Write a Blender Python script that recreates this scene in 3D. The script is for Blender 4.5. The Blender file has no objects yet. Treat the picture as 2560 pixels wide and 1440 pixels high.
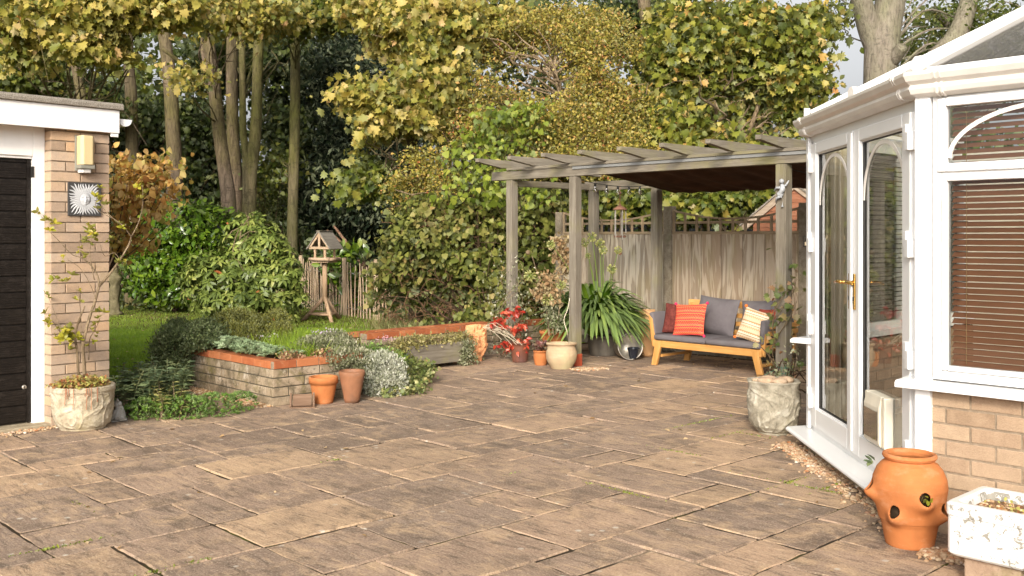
import bpy, math, random
import numpy as np
from mathutils import Matrix, Vector

# ------------------------------------------------------------------ camera, light, exposure
scene = bpy.context.scene
COL = scene.collection
F = 2489.0          # focal length in pixels of the 2560 px wide photograph
EYE = 1.40          # camera height
HOR = 590.0         # row of the horizon
cam = bpy.data.cameras.new('camera'); camo = bpy.data.objects.new('camera', cam); COL.objects.link(camo)
camo.location = (0, 0, EYE); camo.rotation_euler = (math.radians(90), 0, 0)
cam.lens = 35.0; cam.sensor_width = 36.0; cam.shift_y = -130 / 2560; cam.clip_end = 400; cam.clip_start = .05
scene.camera = camo
SUN_EL, SUN_AZ = math.radians(25.5), math.radians(191)     # azimuth clockwise from +Y (behind the camera, to its left)
world = bpy.data.worlds.new('World'); scene.world = world; world.use_nodes = True
wn = world.node_tree
sky = wn.nodes.new('ShaderNodeTexSky'); sky.sky_type = 'NISHITA'; sky.sun_disc = False
sky.sun_elevation = SUN_EL; sky.sun_rotation = SUN_AZ; sky.dust_density = 7.0; sky.air_density = .8; sky.ozone_density = .2
bg = wn.nodes['Background']; bg.inputs[1].default_value = 0.15
hs = wn.nodes.new('ShaderNodeHueSaturation'); hs.inputs['Saturation'].default_value = .12; hs.inputs['Value'].default_value = 1.6
wn.links.new(sky.outputs[0], hs.inputs['Color']); wn.links.new(hs.outputs[0], bg.inputs[0])
sd = bpy.data.lights.new('sun', 'SUN'); sd.energy = 2.2; sd.angle = math.radians(7.0); sd.color = (1.0, .86, .66)
so = bpy.data.objects.new('sun', sd); COL.objects.link(so)
sv = Vector((math.sin(SUN_AZ) * math.cos(SUN_EL), math.cos(SUN_AZ) * math.cos(SUN_EL), math.sin(SUN_EL)))
so.rotation_euler = sv.to_track_quat('Z', 'Y').to_euler(); so.location = (-6, -8, 9)
scene.view_settings.view_transform = 'Standard'; scene.view_settings.look = 'None'
scene.view_settings.gamma = 1; scene.view_settings.exposure = 0.08
scene.render.engine = 'CYCLES'
scene.cycles.max_bounces = 8; scene.cycles.transparent_max_bounces = 16; scene.cycles.transmission_bounces = 6
scene.cycles.caustics_reflective = False; scene.cycles.caustics_refractive = False
scene.cycles.use_denoising = True

rnd = random.Random(7)
RNG = np.random.default_rng(11)

# ------------------------------------------------------------------ placing helpers
def at(px, py, Y):                      # world point at depth Y behind a photo pixel
    return Vector(((px - 1280) / F * Y, Y, EYE - (py - HOR) * Y / F))
def gnd(px, py, z=0.0):                 # world point on the level z
    Y = F * (EYE - z) / (py - HOR)
    return Vector(((px - 1280) / F * Y, Y, z))
R0 = math.radians(-46.5)
PX = Vector((math.cos(R0), math.sin(R0), 0)); PU = Vector((-math.sin(R0), math.cos(R0), 0))
P0 = Vector((0, 11.46, 0))
def PF(x, y, z=0.0): return P0 + PX * x + PU * y + Vector((0, 0, z))

# ------------------------------------------------------------------ object helpers
def tag(o, label=None, cat=None, group=None, kind=None):
    if label: o['label'] = label
    if cat: o['category'] = cat
    if group: o['group'] = group
    if kind: o['kind'] = kind
    return o
def thing(name, label, cat, loc=(0, 0, 0), rot=0.0, group=None):
    o = bpy.data.objects.new(name, None); COL.objects.link(o)
    o.empty_display_size = .1
    o.location = loc; o.rotation_euler = (0, 0, rot) if not isinstance(rot, (tuple, list)) else rot
    o['_m'] = 0; del o['_m']
    return tag(o, label, cat, group)
def wmat(o):
    m = Matrix.LocRotScale(o.location, o.rotation_euler, o.scale)
    return wmat(o.parent) @ m if o.parent else m

def link_mesh(name, me, mat, parent=None, world=False, loc=None, rot=0.0, smooth=False, bev=0.0):
    if world and parent is not None: me.transform(wmat(parent).inverted())
    o = bpy.data.objects.new(name, me); COL.objects.link(o)
    if parent is not None: o.parent = parent
    if loc is not None:
        o.location = loc; o.rotation_euler = (0, 0, rot)
        if world: me.transform(wmat(o).inverted())
    if isinstance(mat, (list, tuple)):
        for m in mat: me.materials.append(m)
    elif mat: me.materials.append(mat)
    if smooth:
        me.polygons.foreach_set('use_smooth', [True] * len(me.polygons))
    if bev:
        b = o.modifiers.new('bevel', 'BEVEL'); b.width = bev; b.segments = 2; b.limit_method = 'ANGLE'; b.angle_limit = math.radians(40)
    return o

class MB:
    def __init__(s): s.v = []; s.f = []; s.a = []; s.mi = []
    def add(s, vs, fs, v=0.5, M=None, mi=0):
        n = len(s.v)
        for p in vs:
            p = Vector(p)
            if M is not None: p = M @ p
            s.v.append(p[:])
        s.a += [v] * len(vs)
        for f in fs: s.f.append([i + n for i in f]); s.mi.append(mi)
        return s
    def box(s, x0, x1, y0, y1, z0, z1, M=None, v=0.5, jit=0.0, mi=0):
        j = lambda: rnd.uniform(-jit, jit) if jit else 0
        vs = [(x + j(), y + j(), z + j()) for z in (z0, z1) for y in (y0, y1) for x in (x0, x1)]
        return s.add(vs, [(0, 2, 3, 1), (4, 5, 7, 6), (0, 1, 5, 4), (2, 6, 7, 3), (0, 4, 6, 2), (1, 3, 7, 5)], v, M, mi)
    def beam(s, a, b, w, h, up=(0, 0, 1), v=0.5, mi=0):
        a = Vector(a); b = Vector(b); d = (b - a); L = d.length; d.normalize()
        u = Vector(up); u = (u - d * u.dot(d)).normalized(); r = d.cross(u)
        M = Matrix(((d.x, r.x, u.x, a.x), (d.y, r.y, u.y, a.y), (d.z, r.z, u.z, a.z), (0, 0, 0, 1)))
        return s.box(0, L, -w / 2, w / 2, -h / 2, h / 2, M, v, 0, mi)
    def prism(s, pts, y0, y1, M=None, v=0.5, mi=0):       # pts in (x,z), extruded along y
        n = len(pts)
        vs = [(x, y0, z) for x, z in pts] + [(x, y1, z) for x, z in pts]
        fs = [list(range(n)), list(range(2 * n - 1, n - 1, -1))] + [(i, i + n, (i + 1) % n + n, (i + 1) % n) for i in range(n)]
        return s.add(vs, fs, v, M, mi)
    def tube(s, pts, rad, seg=7, v=0.5, cap=True, mi=0, M=None):
        pts = [Vector(p) for p in pts]
        if not isinstance(rad, (list, tuple)): rad = [rad] * len(pts)
        vs = []; fs = []; ref = None
        for i, p in enumerate(pts):
            d = (pts[min(i + 1, len(pts) - 1)] - pts[max(i - 1, 0)])
            if d.length < 1e-9: d = Vector((0, 0, 1))
            d.normalize()
            if ref is None: ref = Vector((1, 0, 0)) if abs(d.x) < .8 else Vector((0, 1, 0))
            u = (ref - d * ref.dot(d)).normalized(); ref = u; w = d.cross(u)
            for k in range(seg):
                t = 2 * math.pi * k / seg
                vs.append(p + (u * math.cos(t) + w * math.sin(t)) * rad[i])
        for i in range(len(pts) - 1):
            for k in range(seg):
                a = i * seg + k; b = i * seg + (k + 1) % seg
                fs.append((a, b, b + seg, a + seg))
        if cap: fs.append(list(range(seg - 1, -1, -1))); fs.append([len(vs) - seg + k for k in range(seg)])
        return s.add(vs, fs, v, M, mi)
    def lathe(s, prof, seg=32, M=None, v=0.5, fn=None, skip=None, capb=True, mi=0):
        vs = []; fs = []
        for r, z in prof:
            for k in range(seg):
                t = 2 * math.pi * k / seg; rr = r + (fn(t, z, r) if fn else 0)
                vs.append((rr * math.cos(t), rr * math.sin(t), z))
        for i in range(len(prof) - 1):
            for k in range(seg):
                if skip and skip(2 * math.pi * (k + .5) / seg, (prof[i][1] + prof[i + 1][1]) / 2, i): continue
                fs.append((i * seg + k, i * seg + (k + 1) % seg, (i + 1) * seg + (k + 1) % seg, (i + 1) * seg + k))
        if capb: fs.append(list(range(seg - 1, -1, -1)))
        return s.add(vs, fs, v, M, mi)
    def ball(s, c, r, seg=8, v=0.5, sq=(1, 1, 1), M=None, mi=0):
        c = Vector(c); vs = []; fs = []; n = max(4, seg // 2 + 1)
        for i in range(n + 1):
            ph = math.pi * i / n
            for k in range(seg):
                t = 2 * math.pi * k / seg
                vs.append(c + Vector((r * sq[0] * math.sin(ph) * math.cos(t), r * sq[1] * math.sin(ph) * math.sin(t), r * sq[2] * math.cos(ph))))
        for i in range(n):
            for k in range(seg): fs.append((i * seg + k, (i + 1) * seg + k, (i + 1) * seg + (k + 1) % seg, i * seg + (k + 1) % seg))
        return s.add(vs, fs, v, M, mi)
    def build(s, name, mat, parent=None, world=False, loc=None, rot=0.0, smooth=False, bev=0.0):
        me = bpy.data.meshes.new(name)
        me.from_pydata(s.v, [], s.f); me.update()
        at_ = me.attributes.new('v', 'FLOAT', 'POINT'); at_.data.foreach_set('value', s.a)
        if isinstance(mat, (list, tuple)): me.polygons.foreach_set('material_index', s.mi)
        return link_mesh(name, me, mat, parent, world, loc, rot, smooth, bev)

def smooth_path(pts, n=6):
    pts = [Vector(p) for p in pts]; out = []
    for i in range(len(pts) - 1):
        p0 = pts[max(i - 1, 0)]; p1 = pts[i]; p2 = pts[i + 1]; p3 = pts[min(i + 2, len(pts) - 1)]
        for k in range(n):
            t = k / n
            out.append(.5 * ((2 * p1) + (p2 - p0) * t + (2 * p0 - 5 * p1 + 4 * p2 - p3) * t * t + (3 * p1 - p0 - 3 * p2 + p3) * t ** 3))
    out.append(pts[-1]); return out
def lerp(a, b, t): return a + (b - a) * t
def taper(n, a, b, p=1.0): return [lerp(a, b, (i / (n - 1)) ** p) for i in range(n)]

# ------------------------------------------------------------------ materials
class G:
    def __init__(s, name):
        s.m = bpy.data.materials.new(name); s.m.use_nodes = True; s.t = s.m.node_tree
        s.b = s.t.nodes['Principled BSDF']; s.o = s.t.nodes['Material Output']; s._c = None
    def n(s, kind, **kw):
        x = s.t.nodes.new('ShaderNode' + kind)
        for k, val in kw.items():
            if k.startswith('i_'):
                key = k[2:]; key = int(key) if key.isdigit() else key.replace('_', ' ')
                x.inputs[key].default_value = val
            else: setattr(x, k, val)
        return x
    def l(s, a, b): s.t.links.new(a, b)
    def coord(s, scale=(1, 1, 1), rot=(0, 0, 0)):
        tc = s.n('TexCoord'); mp = s.n('Mapping'); mp.inputs['Scale'].default_value = scale; mp.inputs['Rotation'].default_value = rot
        s.l(tc.outputs['Object'], mp.inputs[0]); return mp.outputs[0]
    def attr(s, name='v'): return s.n('Attribute', attribute_name=name).outputs['Fac']
    def noise(s, vec, scale, detail=4, rough=.6, dist=0.0, w=None):
        x = s.n('TexNoise'); x.inputs['Scale'].default_value = scale; x.inputs['Detail'].default_value = detail
        x.inputs['Roughness'].default_value = rough; x.inputs['Distortion'].default_value = dist
        if vec is not None: s.l(vec, x.inputs['Vector'])
        if w is not None: x.noise_dimensions = '4D'; s.l(w, x.inputs['W'])
        return x.outputs['Fac']
    def ramp(s, fac, stops, interp='LINEAR'):
        r = s.n('ValToRGB'); cr = r.color_ramp; cr.interpolation = interp
        while len(cr.elements) < len(stops): cr.elements.new(.5)
        for e, (p, c) in zip(cr.elements, stops):
            e.position = p; e.color = (c, c, c, 1) if isinstance(c, (int, float)) else (*c, 1)
        s.l(fac, r.inputs[0]); return r.outputs[0]
    def mix(s, fac, a, b, mode='MIX'):
        x = s.n('Mix', data_type='RGBA', blend_type=mode)
        for sock, val in ((x.inputs[0], fac), (x.inputs[6], a), (x.inputs[7], b)):
            if isinstance(val, (int, float)): sock.default_value = val
            elif isinstance(val, tuple): sock.default_value = (*val, 1)
            else: s.l(val, sock)
        return x.outputs[2]
    def math(s, op, a, b=0.0):
        x = s.n('Math', operation=op)
        for sock, val in ((x.inputs[0], a), (x.inputs[1], b)):
            if isinstance(val, (int, float)): sock.default_value = val
            else: s.l(val, sock)
        return x.outputs[0]
    def bump(s, h, strength=.3, dist=.01, nrm=None):
        x = s.n('Bump'); x.inputs['Strength'].default_value = strength; x.inputs['Distance'].default_value = dist
        s.l(h, x.inputs['Height'])
        if nrm is not None: s.l(nrm, x.inputs['Normal'])
        s.l(x.outputs[0], s.b.inputs['Normal']); return x.outputs[0]
    def base(s, c):
        if isinstance(c, tuple): s.b.inputs['Base Color'].default_value = (*c, 1)
        else: s.l(c, s.b.inputs['Base Color'])
    def rough(s, r, spec=.4):
        if isinstance(r, (int, float)): s.b.inputs['Roughness'].default_value = r
        else: s.l(r, s.b.inputs['Roughness'])
        s.b.inputs['Specular IOR Level'].default_value = spec

def plain(name, c, rough=.5, spec=.4, metal=0.0, var=.12, scale=6.0, bump=0.05, bscale=60):
    g = G(name); co = g.coord()
    n = g.noise(co, scale, 5)
    lo = tuple(x * (1 - var) for x in c); hi = tuple(min(1, x * (1 + var)) for x in c)
    g.base(g.ramp(n, [(.3, lo), (.7, hi)])); g.rough(rough, spec); g.b.inputs['Metallic'].default_value = metal
    if bump: g.bump(g.noise(co, bscale, 3), bump, .004)
    return g.m

def wood(name, dark, mid, light, axis='x', scale=1.0, rough=.75, green=None, knots=False, bump=.35):
    g = G(name); st = {'x': (1, 14, 14), 'y': (14, 1, 14), 'z': (14, 14, 1)}[axis]
    co = g.coord(tuple(x * scale for x in st)); v = g.attr()
    w = g.math('MULTIPLY', v, 40.0)
    n = g.noise(co, 1.6, 6, .65, 1.2, w)
    fine = g.noise(co, 7.0, 4, .7, .3, w)
    c = g.ramp(g.math('ADD', g.math('MULTIPLY', n, .7), g.math('MULTIPLY', fine, .3)), [(.34, dark), (.5, mid), (.64, light)])
    big = g.noise(g.coord(), 2.2, 4, .6, 0, w)
    c = g.mix(g.ramp(big, [(.35, .0), (.7, .45)]), c, tuple(x * .62 for x in mid))
    c = g.mix(.5, c, g.ramp(v, [(0, tuple(x * .75 for x in mid)), (1, tuple(min(1, x * 1.3) for x in mid))]), 'MIX') if knots is None else c
    if green: c = g.mix(g.ramp(g.noise(g.coord(), 1.7, 4, .6), [(.52, 0), (.72, .6)]), c, green)
    g.base(c); g.rough(rough, .25); g.bump(fine, bump, .004)
    return g.m

def leafmat(name, stops, trans=.35, rough=.5, spec=.35, zone=None, zscale=.5):
    g = G(name); v = g.attr()
    c = g.ramp(v, stops)
    if zone: c = g.mix(g.ramp(g.noise(g.coord(), zscale, 3, .6), [(.42, 0), (.62, .85)]), c, g.ramp(v, zone))
    geo = g.n('NewGeometry')
    c2 = g.mix(g.math('MULTIPLY', geo.outputs['Backfacing'], .3), c, (.35, .38, .22), 'MIX')
    g.base(c2); g.rough(rough, spec)
    tr = g.n('BsdfTranslucent'); g.l(g.mix(.35, c, (.9, 1.0, .35), 'MULTIPLY'), tr.inputs[0])
    ms = g.n('MixShader'); ms.inputs[0].default_value = trans
    g.l(g.b.outputs[0], ms.inputs[1]); g.l(tr.outputs[0], ms.inputs[2]); g.l(ms.outputs[0], g.o.inputs[0])
    return g.m

def mat_slab():
    g = G('riven_stone'); v = g.attr(); w = g.math('MULTIPLY', v, 93.0)
    co = g.coord(); st = g.coord((2.0, 7.5, 1.0), (0, 0, .5))
    cloud = g.noise(co, 3.2, 6, .62, .3, w)
    c = g.ramp(v, [(0, (.19, .132, .095)), (.25, (.35, .238, .162)), (.5, (.25, .178, .13)), (.75, (.39, .26, .17)), (1, (.47, .315, .19))])
    c = g.mix(g.ramp(cloud, [(.36, .55), (.46, .22), (.54, 0)]), c, (.115, .08, .055))
    zone = g.noise(co, .42, 3, .5); c = g.mix(g.ramp(zone, [(.46, 0), (.60, .35)]), c, (.13, .095, .07))
    c = g.mix(g.ramp(g.noise(co, 5.0, 5, .6, .8, w), [(.50, 0), (.66, .65)]), c, (.50, .34, .20))
    streak = g.noise(st, 2.2, 7, .72, .9, w)
    c = g.mix(g.ramp(streak, [(.38, .7), (.48, 0)]), c, (.10, .07, .048))
    c = g.mix(g.ramp(streak, [(.55, 0), (.66, .6)]), c, (.52, .36, .21))
    gr = g.noise(co, 110, 5, .75)
    c = g.mix(g.ramp(gr, [(.52, 0), (.66, .45)]), c, (.60, .50, .37))
    c = g.mix(g.ramp(gr, [(.36, .6), (.46, 0)]), c, (.09, .066, .05))
    # pale lichen spots
    vo = g.n('TexVoronoi', i_Scale=9.0); g.l(co, vo.inputs['Vector'])
    sp = g.math('MULTIPLY', g.ramp(vo.outputs['Distance'], [(.10, 1), (.16, 0)]), g.ramp(g.noise(co, 2.1, 3, .6), [(.5, 0), (.6, .75)]))
    c = g.mix(sp, c, (.50, .45, .37))
    g.base(c); g.rough(.85, .25)
    h = g.math('ADD', g.math('MULTIPLY', g.noise(st, 1.6, 8, .7, 1.2, w), 1.6), g.math('ADD', g.math('MULTIPLY', cloud, .9), g.math('MULTIPLY', gr, .12)))
    g.bump(h, .55, .014)
    return g.m
def mat_joint():
    g = G('pointing'); co = g.coord()
    c = g.ramp(g.noise(co, 1.3, 5, .6), [(.36, (.022, .016, .011)), (.56, (.06, .045, .028)), (.64, (.26, .20, .14)), (.8, (.42, .35, .26))])
    c = g.mix(g.ramp(g.noise(co, 2.9, 5, .65), [(.55, 0), (.66, .8)]), c, (.085, .085, .018))
    g.base(c); g.rough(.95, .1); g.bump(g.noise(co, 90, 5), .8, .01); return g.m
def mat_brick(name, stops, stain=None, stainf=.5, bscale=140):
    g = G(name); v = g.attr(); co = g.coord()
    c = g.ramp(v, stops)
    gr = g.noise(co, bscale, 4, .7)
    c = g.mix(.5, c, g.ramp(gr, [(.3, .55), (.7, 1.0)]), 'MULTIPLY')
    c = g.mix(g.ramp(g.noise(co, 14, 4, .6), [(.45, 0), (.75, .35)]), c, tuple(min(1, x * 1.25) for x in stops[-1][1]))
    if stain:
        for (sc, lo, hi, col) in stain:
            c = g.mix(g.ramp(g.noise(co, sc, 6, .7, .4), [(lo, 0), (hi, stainf)]), c, col)
    g.base(c); g.rough(.9, .2); g.bump(gr, .5, .006); return g.m
def mat_pot(name, c, bloom=(.62, .45, .33), rough=.75, var=.25, bf=.5, dark=None, gloss=.25):
    g = G(name); co = g.coord()
    n = g.noise(co, 5, 5, .6, .5)
    k = g.ramp(n, [(.3, tuple(x * (1 - var) for x in c)), (.7, tuple(min(1, x * (1 + var)) for x in c))])
    k = g.mix(g.ramp(g.noise(g.coord((1, 1, 2)), 7, 6, .7), [(.52, 0), (.75, bf)]), k, bloom)
    if dark: k = g.mix(g.ramp(g.noise(co, 3.1, 4, .6), [(.48, 0), (.66, .8)]), k, dark)
    g.base(k); g.rough(rough, gloss); g.bump(g.noise(g.coord((1, 1, 8)), 30, 4), .12, .004); return g.m
def mat_stone(name, lo, mid, hi, moss=(.16, .15, .04)):
    g = G(name); co = g.coord()
    k = g.ramp(g.noise(co, 9, 8, .72, .5), [(.3, lo), (.5, mid), (.68, hi)])
    k = g.mix(g.ramp(g.noise(co, 4, 5, .6), [(.55, 0), (.72, .55)]), k, moss)
    k = g.mix(g.ramp(g.noise(co, 60, 4, .7), [(.30, .5), (.45, 0)]), k, tuple(x * .4 for x in lo))
    g.base(k); g.rough(.95, .15); g.bump(g.noise(co, 55, 6, .7), .6, .008); return g.m
def mat_bark(name, lo, hi, moss=None, scale=3.0):
    g = G(name); co = g.coord((3, 3, .7))
    k = g.ramp(g.noise(co, scale, 7, .7, .6), [(.3, lo), (.7, hi)])
    if moss: k = g.mix(g.ramp(g.noise(g.coord((1, 1, .4)), 1.5, 5, .6), [(.42, 0), (.62, .75)]), k, moss)
    k = g.mix(g.ramp(g.noise(g.coord((1, 1, 3)), 5, 6, .75), [(.34, .6), (.44, 0)]), k, tuple(x * .45 for x in lo))
    k = g.mix(g.ramp(g.noise(g.coord((9, 9, 1.6)), 3, 6, .75), [(.40, .55), (.52, 0)]), k, tuple(x * .4 for x in lo))
    g.base(k); g.rough(.95, .1); g.bump(g.noise(co, 8, 6, .7), .9, .04); return g.m
def mat_glass(name, boost=.02, tint=(.86, .9, .87)):
    g = G(name); fr = g.n('Fresnel'); fr.inputs[0].default_value = 1.52
    gl = g.n('BsdfGlossy'); gl.inputs['Roughness'].default_value = 0.0; gl.inputs[0].default_value = (.95, .95, .95, 1)
    tr = g.n('BsdfTransparent'); tr.inputs[0].default_value = (*tint, 1)
    ms = g.n('MixShader'); g.l(g.math('MINIMUM', g.math('ADD', g.math('MULTIPLY', fr.outputs[0], 1.15), boost), 1.0), ms.inputs[0])
    g.l(tr.outputs[0], ms.inputs[1]); g.l(gl.outputs[0], ms.inputs[2]); g.l(ms.outputs[0], g.o.inputs[0])
    return g.m

SLAB = mat_slab(); JOINT = mat_joint()
PIERB = mat_brick('buff_brick', [(0, (.34, .245, .17)), (.35, (.43, .315, .225)), (.7, (.49, .37, .27)), (1, (.50, .33, .2))], [(6, .58, .75, (.33, .25, .12))], .5)
CONSB = mat_brick('sand_brick', [(0, (.30, .205, .13)), (.5, (.37, .255, .165)), (1, (.42, .305, .20))], None)
BEDB = mat_brick('weathered_stone_block', [(0, (.26, .20, .13)), (.5, (.34, .26, .17)), (1, (.42, .33, .23))],
                 [(5, .46, .60, (.09, .07, .04)), (11, .56, .68, (.50, .44, .35)), (3.3, .50, .62, (.15, .125, .045)), (23, .55, .65, (.07, .055, .035))], .8)
MORT = plain('mortar', (.26, .20, .14), .95, .1, 0, .25, 30, .6, 120)
MORT2 = plain('dark_mortar', (.10, .085, .06), .95, .1, 0, .35, 20, .6, 90)
COPE = mat_brick('orange_quarry_tile', [(0, (.30, .085, .035)), (.5, (.40, .125, .045)), (1, (.47, .18, .075))], [(5, .52, .70, (.20, .08, .04)), (14, .58, .7, (.30, .22, .14))], .6, 200)
WHITE = plain('white_upvc', (.72, .715, .70), .28, .5, 0, .02, 3, .0)
WHITEP = plain('white_paint', (.76, .735, .70), .5, .4, 0, .05, 5, .12, 40)
GUT = plain('cream_gutter_plastic', (.66, .62, .56), .3, .5, 0, .08, 6, .0)
SOIL = plain('dark_soil', (.05, .033, .02), 1, .05, 0, .5, 22, 1.0, 60)
LITTER = plain('leaf_litter_ground', (.085, .05, .025), 1, .05, 0, .6, 10, 1.0, 40)
TURF = None
g = G('turf'); co = g.coord()
k = g.ramp(g.noise(co, 1.1, 5, .6), [(.3, (.13, .20, .012)), (.5, (.19, .29, .018)), (.72, (.28, .38, .028))])
k = g.mix(g.ramp(g.noise(co, 40, 4, .7), [(.35, .35), (.5, 0)]), k, (.06, .11, .012))
g.base(k); g.rough(.9, .15); g.bump(g.noise(co, 120, 3), .7, .02); TURF = g.m
CONC = mat_stone('concrete', (.24, .19, .12), (.34, .28, .19), (.44, .37, .26), (.24, .22, .05))
GLASS = mat_glass('window_glass')
BLACKD = wood('black_door_wood', (.006, .0045, .004), (.012, .009, .007), (.03, .024, .02), 'x', .8, .42, None, False, .3)
GREYW = {a: wood('weathered_timber_' + a, (.105, .088, .064), (.19, .162, .122), (.285, .25, .195), a, 1.0, .85, (.22, .20, .07)) for a in 'xyz'}
PINE = {a: wood('varnished_acacia_' + a, (.42, .20, .055), (.54, .27, .08), (.64, .36, .13), a, .8, .4, None, False, .1) for a in 'xyz'}
BOARD = None
g = G('fence_board'); v = g.attr(); w = g.math('MULTIPLY', v, 60.0)
co = g.coord((7, 1, .8))
n = g.noise(co, 1.1, 2, .45, 1.4, w)
rings = g.math('SINE', g.math('MULTIPLY', n, 27.0))
k = g.ramp(rings, [(.0, (.17, .13, .09)), (.3, (.32, .27, .20)), (1, (.42, .37, .29))])
k = g.mix(.38, k, g.ramp(g.noise(g.coord((20, 20, 1)), 3, 5, .7, 0, w), [(.3, (.24, .195, .145)), (.7, (.44, .39, .31))]))
k = g.mix(g.ramp(v, [(0, .4), (.6, 0)]), k, (.33, .21, .12))
k = g.mix(g.ramp(g.noise(g.coord((3, 3, 1)), 1.5, 4, .6), [(.5, 0), (.75, .55)]), k, (.22, .19, .08))
g.base(k); g.rough(.9, .15); g.bump(rings, .25, .004); BOARD = g.m
TERRA = mat_pot('bright_terracotta', (.42, .145, .045), (.54, .28, .15), .8, .2, .55)
TERRA2 = mat_pot('brown_terracotta', (.27, .12, .06), (.24, .17, .13), .7, .25, .6, (.12, .065, .04))
TERRA3 = mat_pot('dark_brown_glaze', (.16, .06, .035), (.2, .13, .12), .4, .3, .5, (.09, .045, .04), .5)
PEACH = mat_pot('peach_terracotta', (.58, .27, .12), (.66, .38, .21), .85, .15, .4)
CREAMP = mat_pot('cream_pottery', (.42, .30, .18), (.48, .42, .31), .85, .15, .6, (.42, .36, .2))
TUBE = mat_pot('buff_chimney_pot', (.50, .28, .13), (.55, .36, .2), .7, .15, .5)
STONE1 = mat_stone('cast_stone_cream', (.24, .19, .12), (.42, .355, .25), (.56, .50, .39), (.26, .21, .07))
STONE2 = mat_stone('cast_stone_grey', (.16, .14, .10), (.32, .285, .215), (.48, .44, .36), (.19, .165, .08))
BARK1 = mat_bark('grey_brown_bark', (.10, .072, .05), (.235, .175, .12), (.12, .11, .03))
BARK2 = mat_bark('mossy_bark', (.10, .085, .045), (.22, .18, .10), (.15, .155, .025))
BEECHB = mat_bark('beech_bark', (.17, .14, .105), (.30, .255, .20), (.20, .195, .11), 2.0)
TWIG = mat_bark('twig_bark', (.16, .11, .06), (.33, .25, .16))
DTWIG = mat_bark('dark_twig', (.05, .03, .02), (.12, .08, .045))
DTIMBER = wood('dark_timber', (.05, .035, .025), (.10, .075, .05), (.17, .13, .09), 'z', 1.0, .9)
METAL = plain('galvanised_metal', (.42, .38, .32), .45, .5, .7, .25, 8, .2, 30)
DMETAL = plain('dark_metal', (.03, .028, .025), .5, .5, .3, .2)
BRASS = plain('brass', (.70, .43, .12), .25, .5, 1.0, .1, 5, 0)
DARKPOT = plain('dark_glazed_pot', (.012, .014, .02), .15, .6, 0, .3)

# ------------------------------------------------------------------ leaves
def T_oval(w=.30, fold=.06, bend=-.12):
    return [(0, 0, 0), (w, .35, fold), (w * .82, .7, fold + bend * .5), (0, 1, bend), (-w * .82, .7, fold + bend * .5), (-w, .35, fold), (0, .5, 0)], \
           [(0, 1, 2, 6), (6, 2, 3), (0, 6, 4, 5), (6, 3, 4)]
def T_maple():
    R = [(0, 0), (.22, -.04), (.50, .0), (.36, .20), (.62, .36), (.38, .47), (.42, .76), (.17, .68), (.02, 1.0),
         (-.15, .70), (-.38, .78), (-.37, .49), (-.60, .40), (-.37, .19), (-.47, .02), (-.20, -.03)]
    vs = [(x, y, .30 * abs(x) ** 1.2 - .34 * y * y) for x, y in R]
    vs.append((0, .42, -.07)); c = len(vs) - 1
    return vs, [(i, (i + 1) % 16, c) for i in range(16)]
def T_heart():
    R = [(0, .08), (.2, 0), (.42, .12), (.46, .38), (.28, .7), (0, 1.0), (-.28, .7), (-.46, .38), (-.42, .12), (-.2, 0)]
    vs = [(x, y, .10 * abs(x) - .12 * y * y) for x, y in R]; vs.append((0, .4, 0)); c = 10
    return vs, [(i, (i + 1) % 10, c) for i in range(10)]
def T_dia(w=.3): return [(0, 0, 0), (w, .5, .05), (0, 1, 0), (-w, .5, .05)], [(0, 1, 2), (0, 2, 3)]
def T_blade(w=.08, bend=.5, n=4):
    vs = []; fs = []
    for i in range(n + 1):
        t = i / n; ww = w * (1 - t) ** .6 if i < n else 0.002
        y = t; z = -bend * t * t
        vs += [(-ww, y, z + ww * .3), (ww, y, z + ww * .3)]
    for i in range(n): fs.append((2 * i, 2 * i + 1, 2 * i + 3, 2 * i + 2))
    return vs, fs
OVAL = T_oval(); MAPLE = T_maple(); HEART = T_heart(); DIA = T_dia(.34); NEED = T_dia(.10); BLADE = T_blade(); ROUND = T_oval(.42, .05, -.05)
LONG = T_oval(.17, .03, -.25)

def norm(a): return a / np.maximum(np.linalg.norm(a, axis=1, keepdims=True), 1e-9)
def leaves(name, mat, P, T, N, S, V, tmpl=OVAL, parent=None, world=True, loc=None, smooth=True):
    P = np.asarray(P, float); n = len(P)
    tv = np.array(tmpl[0], float); k = len(tv)
    T = norm(np.asarray(T, float)); N = np.asarray(N, float); N = norm(N - T * np.sum(N * T, axis=1, keepdims=True))
    X = np.cross(T, N); S = np.asarray(S, float).reshape(n, 1, 1)
    co = P[:, None, :] + S * (tv[None, :, 0:1] * X[:, None, :] + tv[None, :, 1:2] * T[:, None, :] + tv[None, :, 2:3] * N[:, None, :])
    co = co.reshape(-1, 3)
    base = (np.arange(n) * k)[:, None]
    li = np.concatenate([np.array(f) for f in tmpl[1]]); lt = np.array([len(f) for f in tmpl[1]])
    loops = (base + li[None, :]).ravel(); tot = np.tile(lt, n)
    start = np.concatenate([[0], np.cumsum(tot)[:-1]])
    me = bpy.data.meshes.new(name)
    me.vertices.add(len(co)); me.vertices.foreach_set('co', co.ravel().astype(np.float32))
    me.loops.add(len(loops)); me.loops.foreach_set('vertex_index', loops.astype(np.int32))
    me.polygons.add(len(tot)); me.polygons.foreach_set('loop_start', start.astype(np.int32)); me.polygons.foreach_set('loop_total', tot.astype(np.int32))
    me.update(calc_edges=True)
    a = me.attributes.new('v', 'FLOAT', 'POINT'); a.data.foreach_set('value', np.repeat(np.clip(V, 0, 1), k).astype(np.float32))
    return link_mesh(name, me, mat, parent, world, loc, 0.0, smooth)

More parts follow.
